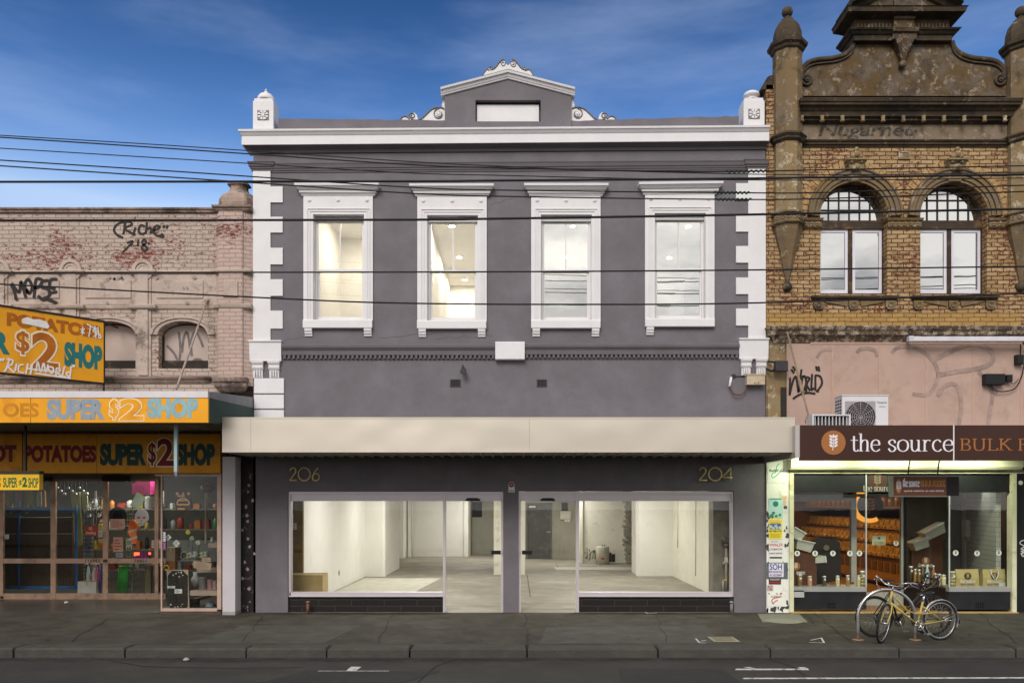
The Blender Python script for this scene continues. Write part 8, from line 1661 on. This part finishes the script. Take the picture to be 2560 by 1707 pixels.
# inside the empty shop
t = thing('timber_steps', 'two plywood step boxes at the left end of the empty shop window', 'steps', (X(700, .6), .6, 0)); PLE = M('plywood edge', (.55, .42, .2), .6, .1)
b = MB(); p = lambda x, y, Y: P(x, y, Y)
xa, xb, xc = -4.99, -4.60, -4.28
b.box(-4.99, -4.75, .55, 1.0, .0, Z(1336, .6)); b.build('lower_box', PLY, t); b = MB(); b.box(-4.745, -4.05, .62, .98, .0, Z(1318, .6)); b.build('upper_box', PLY, t)
b = MB(); b.box(-4.07, -4.049, .60, .619, .0, Z(1318, .6)); b.box(-4.745, -4.07, .60, .619, Z(1318, .6) - .022, Z(1318, .6)); b.box(-4.99, -4.75, .53, .549, Z(1336, .6) - .022, Z(1336, .6)); b.box(-4.772, -4.75, .53, .549, 0, Z(1336, .6) - .022); b.box(-4.07, -4.048, .62, .98, .001, Z(1318, .6)); b.build('panel_edges', PLE, t)
t = thing('power_outlets', 'white stacked power outlets on the brown wall lining of the empty shop', 'socket', (X(677, .9), .95, Z(1215, .9)))
b = MB(); b.bd(672, 680, 1201, 1215, .96, .03); b.build('plate', WHITE2, t); b = MB(); [b.bd(674, 678, 1203 + 4 * i, 1205 + 4 * i, .955, .004) for i in range(3)]; b.build('sockets', BLACK, t); b = MB(); b.bd(669, 673, 1178, 1201, .97, .02); b.build('conduit', WHITE2, t)
t = thing('wall_socket', 'tiny wall socket low on the white lining wall of the empty shop', 'socket', (-4.585, 4.4, .35)); b = MB(); b.box(-4.5899, -4.578, 4.35, 4.45, .35, .48); b.build('plate', M('grey socket', (.4, .38, .33), .5), t); b = MB(); b.box(-4.578, -4.574, 4.38, 4.42, .38, .45); b.build('switch', BLACK, t)
t = thing('meter_panel', 'meter panel with a white box on the grey cement wall beside the fire door', 'meter panel', (X(1299, 15.4), 15.5, Z(1203, 15.4)))  # electricity meter panel, no lamp in it
Y = 15.5; b = MB(); b.bd(1287, 1311, 1173, 1192, Y, .1); b.bd(1285.5, 1312, 1176, 1177.5, Y - .02, .015); b.build('box', M('white meter box', (.58, .56, .47), .5), t); b = MB(); b.bd(1290, 1304, 1154, 1172, Y + .02, .07); b.build('dark_meter', M('black meter glass', (.02, .02, .02), .15), t)
b = MB(); b.bd(1297, 1302, 1192.5, 1198, Y + .03, .05); b.bd(1303, 1309, 1192.5, 1198, Y + .03, .05); b.build('fuse', WHITE2, t); b = MB(); b.bd(1288.5, 1291, 1198, 1281, Y + .05, .03); b.bd(1306, 1309, 1120, 1153, Y + .05, .03); b.build('conduit', M('grey conduit', (.36, .35, .3), .6), t)
t = thing('water_heater', 'squat pale hot water cylinder on the floor against the worn back wall', 'water heater', (X(1384, 12.9), 12.9, 0)); o = Vector((X(1384, 12.9), 12.9, 0)); HW = M('heater enamel', (.50, .48, .38), .45, .06)
b = MB(); b.lathe([(.22, .05), (.24, .06), (.24, .60), (.22, .64), (.05, .66)], (o.x, o.y), 24); b.build('tank', HW, t); b = MB(); b.lathe([(.26, .0), (.26, .05)], (o.x, o.y), 24); b.build('base', M('grey tray', (.24, .24, .2), .6), t)
b = MB(); b.box(o.x - .08, o.x + .05, o.y - .255, o.y - .235, .18, .24); b.build('warning_label', M('red label', (.42, .07, .03), .6), t); b = MB(); [b.lathe([(.02, .64), (.02, .7)], (o.x + dx, o.y - .1), 8) for dx in (-.02, .06)]; b.build('valves', BLACK, t)
t = thing('pipe_cluster', 'tangle of old pipes on the wall left of the hot water cylinder', 'pipes', (X(1360, 13.2), 13.2, 0)); b = MB(); random.seed(6)
for i in range(7): x = X(1345 + i * 4, 13.25); b.tube([(x, 13.3, random.uniform(.05, .2)), (x + random.uniform(-.1, .1), 13.2, random.uniform(.25, .4)), (x + random.uniform(-.1, .15), 13.3, random.uniform(.4, .62))], .016, 6)
b.build('pipes', M('old brass pipe', (.2, .17, .1), .5, .3, 9), t); b = MB(); b.ball((X(1365, 13.2), 13.2, .45), .045, 10, 8); b.build('valve', M('old valve', (.12, .1, .07), .5), t)
for x0, x1, y0, lab, c in ((1399, 1404, 1269, 'thin brown plank leaning beside the hot water cylinder', (.1, .05, .03)), (1405, 1413, 1272, 'black flue box right of the brown plank', (.03, .03, .03))):
    t = thing('offcut', lab, 'offcut', tuple(P((x0 + x1) / 2, 1291, 13.1))); b = MB(); b.bd(x0, x1, y0, 1290, 13.1, .12); b.build('body', M('offcut ' + lab, c, .6), t); b = MB(); b.bd(x0 - .5, x1 + .5, y0 - 1.5, y0 - .1, 13.09, .14); b.build('cap', M('grey conduit', (.36, .35, .3)), t)
t = thing('gas_meter', 'old pipework and gas meter at the right end of the empty shop window', 'gas meter', (X(1667, .4), .4, 0)); Y = .36
b = MB(); b.tube([P(1668, 1250, Y), P(1668, 1357, Y)], .028, 8); b.tube([P(1661, 1332, Y), P(1661, 1358, Y)], .022, 8); b.tube([P(1660, 1292, Y), P(1674, 1292, Y)], .03, 8); b.build('pipe', M('grey galvanised pipe', (.3, .28, .22), .5, .2, 8), t)
b = MB(); [b.ball(P(x, y, Y - .02), r, 12, 8) for x, y, r in ((1664, 1238, .07), (1671, 1242, .055), (1668, 1252, .05))]; b.build('regulator', M('dark regulator', (.1, .09, .07), .5, .2, 8), t); b = MB(); b.bd(1663, 1670, 1329, 1333, Y - .04, .01); b.build('tag', M('yellow tag', (.6, .42, .05), .6), t); b = MB(); b.bd(1665, 1672, 1279, 1291, Y - .04, .07); b.build('meter', HW, t)

# ================================================================== OVERHEAD CABLES
def cable(lab, pts, Y, r, splice=None, drops=None):
    q = [P(x, y, Y) for x, y in pts]
    ext = [q[0] + (q[0] - q[1]).normalized() * 6] + q + [q[-1] + (q[-1] - q[-2]).normalized() * 6]
    sp = smoothpts([tuple(v) for v in ext], 8)
    o = None
    if splice:
        t = thing('overhead_cable', lab, 'cable', tuple(q[0]), 0, 'overhead cables'); b = MB(); b.tube(sp, r, 5); b.build('wire', CABLE, t)
        xa, xb = X(splice[0], Y), X(splice[1], Y); seg = [p for p in sp]
        def at(x):
            for i in range(len(seg) - 1):
                if seg[i][0] <= x <= seg[i + 1][0]:
                    f = (x - seg[i][0]) / max(1e-6, seg[i + 1][0] - seg[i][0]); return Vector(seg[i]).lerp(Vector(seg[i + 1]), f)
            return Vector(seg[-1])
        b = MB(); n = 60; b.tube([at(xa + (xb - xa) * i / n) + Vector((0, r * 1.5 * math.cos(i * .9), r * 1.5 * math.sin(i * .9))) for i in range(n + 1)], r * 1.1, 6); b.build('splice', M('green splice wrap', (.012, .05, .028), .5, .2, 20), t)
        return t
    b = MB(); b.tube(sp, r, 5); o = b.build('overhead_cable', CABLE, base=tuple(q[0])); tag(o, lab, 'cable', 'overhead cables'); return o
CY = -2.85
cable('thin cable, highest of those fanning down from the upper left', [(0, 311), (400, 335), (919, 370), (1148, 382), (1500, 395), (1900, 402), (2352, 396)], CY, .0085)
cable('thick sagging cable, second from the top at left, green splice over the right quoins', [(0, 315.5), (400, 342), (919, 377), (1148, 386), (1550, 394), (1727, 393.5), (2352, 381)], CY - .2, .011, (1667, 1762))
cable('thin cable third from the top at the left edge', [(0, 340.6), (450, 368), (919, 396.5), (1148, 403), (1500, 411), (1900, 414), (2352, 409)], CY - .3, .0085)
cable('cable crossing the first window hood, green splice at the fourth hood', [(0, 368), (450, 397), (919, 429), (1148, 436.8), (1690, 442.8), (1900, 442), (2352, 425.7)], CY - .1, .011, (1640, 1722))
cable('cable crossing all four window hoods with a green splice below the fourth hood', [(0, 381), (450, 411), (919, 442.6), (1148, 451), (1650, 458), (1900, 456), (2352, 440)], CY - .4, .011, (1643, 1726))
TY = -7.6
cable('thick straight cable above the window hoods', [(0, 418), (919, 416.7), (1148, 415), (1727, 410), (2352, 401)], TY, .0125)
cable('thick straight cable crossing the window heads', [(0, 506.6), (919, 505), (1148, 502.4), (1727, 493), (2352, 480)], TY - .4, .0125)
cable('straight cable crossing the middle of the upper windows', [(0, 626), (560, 625.5), (1190, 624), (1727, 620), (2352, 612)], TY + .6, .009)
tw = cable('twisted cable sagging across the lower panes of the upper windows', [(0, 652.5), (643, 685.6), (919, 696), (1290, 699), (1727, 695.8), (2352, 674)], TY + .3, .009)

# ================================================================== BICYCLES AND HOOP
def bicycle(lab, rear, front, r, fm, style, steer, group):
    """local frame: x from the rear axle towards the front, y across, z up; rear tyre stands on z = 0"""
    dx, dy = front[0] - rear[0], front[1] - rear[1]; WBs = math.hypot(dx, dy)
    t = thing('bicycle', lab, 'bicycle', (rear[0], rear[1], 0), math.atan2(dy, dx), group); BASE[t.name] = Vector((0, 0, 0))
    TY_, RIM = M('bicycle tyre', (.014, .013, .013), .6, .1), M('bike rim', (.42, .40, .42), .25, .1, metal=.7)
    CHR = M('bike chrome', (.55, .52, .52), .2, .1, metal=.8); SP = M('spoke steel', (.30, .29, .28), .3, metal=.6)
    W_ = WBs; BB = (W_ * .40, .265)
    def L(b, nm, m, par=None): return b.build(nm, m, par or t, local=True)
    def wheel(cx, xf):
        b = MB(); b.torus((cx, 0, r), r - .014, .0165, (0, 1, 0), 48, 8); b = b.xf(xf) if xf else b; w = L(b, 'wheel', TY_)
        b = MB(); b.torus((cx, 0, r), r - .036, .011, (0, 1, 0), 48, 6); b = b.xf(xf) if xf else b; L(b, 'rim', RIM if style == 'step' else M('black rim', (.05, .05, .05), .3, metal=.5), w)
        b = MB()
        for i in range(28):
            a = 2 * PI * i / 28; s_ = .028 if i % 2 else -.028; b.tube([(cx + .02 * math.cos(a + .6), s_, r + .02 * math.sin(a + .6)), (cx + (r - .04) * math.cos(a), 0, r + (r - .04) * math.sin(a))], .0018, 4)
        b = b.xf(xf) if xf else b; L(b, 'spokes', SP, w)
        b = MB(); b.tube([(cx, -.05, r), (cx, .05, r)], .018, 10); b = b.xf(xf) if xf else b; L(b, 'hub', CHR, w)
        return w
    hx, hz = (W_ - .19, .80) if style == 'step' else (W_ - .16, .86)         # top of the head tube
    lx, lz = (W_ - .145, .62) if style == 'step' else (W_ - .125, .72)        # bottom of the head tube
    axis0 = Vector((lx, 0, lz)); ad_ = (Vector((lx, 0, lz)) - Vector((hx, 0, hz))).normalized()
    xf = Matrix.Translation(axis0) @ Matrix.Rotation(R(steer), 4, ad_) @ Matrix.Translation(-axis0)
    rw = wheel(0, None); wheel(W_, xf)
    sx, sz = (W_ * .30, .62) if style == 'step' else (W_ * .27, .80)          # top of the seat tube
    b = MB()
    b.tube([(hx, 0, hz), (lx, 0, lz)], .021, 8); b.tube([(sx, 0, sz), (BB[0], 0, BB[1])], .0165, 8)
    if style == 'step':
        b.tube([(lx + .005, 0, lz + .02), (BB[0], 0, BB[1])], .019, 8)
        for s_ in (-.022, .022): b.tube([(hx - .005, s_, hz - .05), (BB[0] + .20, s_, .50), (BB[0] + .05, s_, .44), (BB[0] - .13, s_ * 1.8, .435), (.05, s_ * 2.4, r + .14)], .009, 6)
    else:
        b.tube([(hx + .005, 0, hz - .04), (sx, 0, sz - .03)], .019, 8); b.tube([(lx + .0, 0, lz + .02), (BB[0], 0, BB[1])], .022, 8)
    for s_ in (-.055, .055): b.tube([(sx + .01, s_ * .3, sz - .07), (0, s_, r)], .009, 6); b.tube([(BB[0], s_ * .6, BB[1]), (0, s_, r)], .0105, 6)
    L(b, 'frame', fm)
    b = MB()
    for s_ in (-.05, .05): b.tube([(lx, s_ * .75, lz - .01), (lx + .03, s_, lz - .14), (W_ - .02, s_, r + .05), (W_, s_, r)], .0115, 6)
    b.tube([(lx, -.045, lz - .01), (lx, .045, lz - .01)], .016, 6); L(b.xf(xf), 'fork', fm if style == 'step' else BLACK)
    b = MB(); tx, tz = hx - .015, hz + .085
    b.tube([(hx, 0, hz), (tx, 0, tz)], .013, 8); b.tube([(tx, 0, tz), (tx + .06, 0, tz + .015)], .013, 8)
    if style == 'step':
        c0 = (tx + .06, 0, tz + .015)
        for s_ in (-1, 1): b.tube(smoothpts([c0, (tx + .07, s_ * .10, tz + .02), (tx + .08, s_ * .18, tz + .085), (tx + .0, s_ * .27, tz + .10), (tx - .14, s_ * .30, tz + .07)], 5), .011, 8)
    else:
        c0 = (tx + .08, 0, tz + .02); b.tube([c0, (tx + .085, .2, tz + .02)], .014, 8); b.tube([c0, (tx + .085, -.2, tz + .02)], .014, 8)
    hb = L(b.xf(xf), 'handlebar', CHR if style == 'step' else BLACK)
    b = MB()
    if style == 'step':
        for s_ in (-1, 1): b.tube([(tx - .02, s_ * .275, tz + .10), (tx - .16, s_ * .302, tz + .066)], .0165, 8)
        L(b.xf(xf), 'grips', M('lilac grey grip', (.34, .27, .31), .6), hb)
        b = MB()
        for s_ in (-1, 1): b.tube(smoothpts([(tx + .03, s_ * .25, tz + .085), (tx + .0, s_ * .30, tz + .05), (tx - .12, s_ * .345, tz + .02)], 4), .006, 5); b.tube(smoothpts([(tx + .03, s_ * .24, tz + .08), (tx + .14, s_ * .2, tz + .0), (tx + .06, s_ * .04, tz - .2), (lx + .03, 0, lz + .02)], 5), .004, 5)
        L(b.xf(xf), 'brake_levers', CHR, hb)
    else:
        for s_ in (-1, 1): b.tube(smoothpts([(tx + .085, s_ * .2, tz + .02), (tx + .15, s_ * .21, tz + .02), (tx + .185, s_ * .21, tz - .03), (tx + .15, s_ * .21, tz - .1), (tx + .05, s_ * .22, tz - .12)], 6), .0155, 8); b.tube([(tx + .15, s_ * .21, tz + .02), (tx + .205, s_ * .21, tz + .065)], .018, 8)
        L(b.xf(xf), 'bar_tape', M('black bar tape', (.02, .02, .022), .5), hb)
        b = MB()
        for s_ in (-1, 1): b.tube(smoothpts([(tx + .2, s_ * .21, tz + .055), (tx + .215, s_ * .21, tz - .03), (tx + .19, s_ * .212, tz - .11)], 4), .007, 5); b.tube(smoothpts([(tx + .19, s_ * .2, tz + .05), (tx + .12, s_ * .14, tz - .09), (tx + .02, s_ * .03, tz - .2), (lx + .02, 0, lz + .08)], 5), .004, 5)
        L(b.xf(xf), 'brake_levers', CHR, hb)
    # saddle
    b = MB(); szt = sz + (.13 if style == 'step' else .12); dxs = -.03
    rs = []
    for xx, w, h in ((-.14, .03, .02), (-.13, .075, .035), (-.08, .085, .04), (.0, .05, .032), (.08, .026, .026), (.13, .018, .02), (.145, .008, .01)):
        rs.append([(sx + dxs + xx, w * math.cos(2 * PI * j / 10), szt + (.018 if xx < -.1 else 0) + h * .5 * math.sin(2 * PI * j / 10)) for j in range(10)])
    b.rings(rs, smooth=True); L(b, 'saddle', M('black saddle', (.02, .022, .022), .35))
    b = MB(); b.tube([(sx, 0, sz - .03), (sx - .03, 0, szt - .01)], .0125, 8); b.tube([(sx - .12, .02, szt - .012), (sx + .06, .02, szt - .02)], .004, 5); b.tube([(sx - .12, -.02, szt - .012), (sx + .06, -.02, szt - .02)], .004, 5); L(b, 'seat_post', CHR)
    # drive side: the side facing the street depends on travel direction
    sd = 1 if dx < 0 else -1
    b = MB(); b.torus((BB[0], sd * .06, BB[1]), .078 if style == 'step' else .088, .006, (0, 1, 0), 28, 5); 
    if style != 'step': b.torus((BB[0], sd * .05, BB[1]), .065, .005, (0, 1, 0), 24, 5)
    for q in range(5): a = 2 * PI * q / 5; b.tube([(BB[0], sd * .06, BB[1]), (BB[0] + .078 * math.cos(a), sd * .06, BB[1] + .078 * math.sin(a))], .006, 5)
    cr = L(b, 'chainring', CHR if style == 'step' else BLACK)
    ca = R(-125 if style == 'step' else -70); 
    b = MB()
    for s_, q in ((sd, 1), (-sd, -1)):
        e = (BB[0] + q * .165 * math.cos(ca), s_ * .075, BB[1] + q * .165 * math.sin(ca)); b.tube([(BB[0], s_ * .07, BB[1]), e], .010, 6); b.box(e[0] - .045, e[0] + .045, e[1] + s_ * .01 if s_ > 0 else e[1] - .09, e[1] + .09 if s_ > 0 else e[1] - .01, e[2] - .012, e[2] + .012)
    L(b, 'cranks', CHR, cr)
    b = MB(); k = .082
    b.tube([(BB[0], sd * .06, BB[1] + k), (0, sd * .045, r + .035)], .004, 4); b.tube([(BB[0], sd * .06, BB[1] - k), (.03, sd * .045, r - .09), (0, sd * .045, r - .035)], .004, 4); b.torus((0, sd * .045, r), .036, .008, (0, 1, 0), 18, 5); b.box(-.01, .03, sd * .045 - .01, sd * .045 + .01, r - .11, r - .05); L(b, 'chain', M('chain', (.06, .055, .05), .4, metal=.5))
    if style == 'step':
        MG = M('mudguard', (.50, .45, .47), .25, .08, metal=.6)
        def guard(cx, a0, a1, xf_):
            b = MB(); rs = []
            for i in range(25):
                a = R(a0 + (a1 - a0) * i / 24); R1 = r + .022
                rs.append([(cx + (R1 + dr) * math.cos(a), w, r + (R1 + dr) * math.sin(a)) for w, dr in ((-.026, -.012), (-.014, .0), (.014, .0), (.026, -.012), (.022, -.014), (0, -.004), (-.022, -.014))])
            b.rings(rs, smooth=True); b = b.xf(xf_) if xf_ else b; L(b, 'mudguard', MG)
        guard(0, 20, 205, None)
        b = MB(); b.tube([(-.32, .026, r + .11), (0, .05, r)], .004, 4); b.tube([(-.32, -.026, r + .11), (0, -.05, r)], .004, 4); b.tube([(-.36, .03, r + .0), (0, .05, r)], .004, 4); L(b, 'guard_stays', CHR)
        b = MB(); b.box(-.352, -.33, -.028, .028, r - .06, r + .0); L(b, 'mud_flap', BLACK)
    return t
yb = M('yellow frame enamel', (.44, .34, .10), .35, .06, 5)
rb_ = M('dark red frame', (.028, .018, .018), .3, .2, 3, dirt=(.4, .01, .015), dirt_amt=.03, dirt_scale=3.2)
bicycle('yellow step-through bicycle with silver mudguard leaning at the kerb', (6.715, -3.25), (5.67, -3.50), .315, yb, 'step', -36, 'bicycles at the hoop')
bicycle('black and red drop-bar bicycle parked behind the yellow one', (5.80, -2.95), (6.80, -2.80), .335, rb_, 'race', 12, 'bicycles at the hoop')
HX0, HX1, HYh = 5.41, 6.32, -3.24; rr = (HX1 - HX0) / 2; mx = (HX0 + HX1) / 2
t = thing('bike_hoop', 'tubular steel bicycle hoop set in the footpath behind the yellow bicycle', 'bike rack', (mx, HYh, 0))
b = MB(); b.tube([(HX0, HYh, .0), (HX0, HYh, .15)] + [(mx - rr * math.cos(PI * i / 28), HYh, .36 + rr * .98 * math.sin(PI * i / 28)) for i in range(29)] + [(HX1, HYh, .15), (HX1, HYh, .0)], .026, 10); b.build('hoop', STEEL, t)
for x in (HX0, HX1): b = MB(); b.lathe([(.09, .0005), (.09, .012), (.035, .018)], (x, HYh), 18); b.build('base_flange', M('rusty flange', (.26, .15, .08), .5, .3, 12), t)
# litter on the entry floor and gutter
for x, y, z, lab, c in ((153, 1386, 0, 'crumpled white paper scrap on the dark shop entry floor', (.6, .58, .55)), (428, 1518, RZ, 'crumpled grey scrap lying in the gutter', (.35, .32, .3))):
    p = G(x, y, z); b = MB(); random.seed(int(x)); b.ball((p.x, p.y, z + .03), .045, 8, 6, .6)
    for v in b.bm.verts: v.co += Vector((random.uniform(-.012, .012), random.uniform(-.012, .012), random.uniform(-.006, .006)))
    tag(b.build('litter', M('litter ' + lab, c, .8)), lab, 'litter')
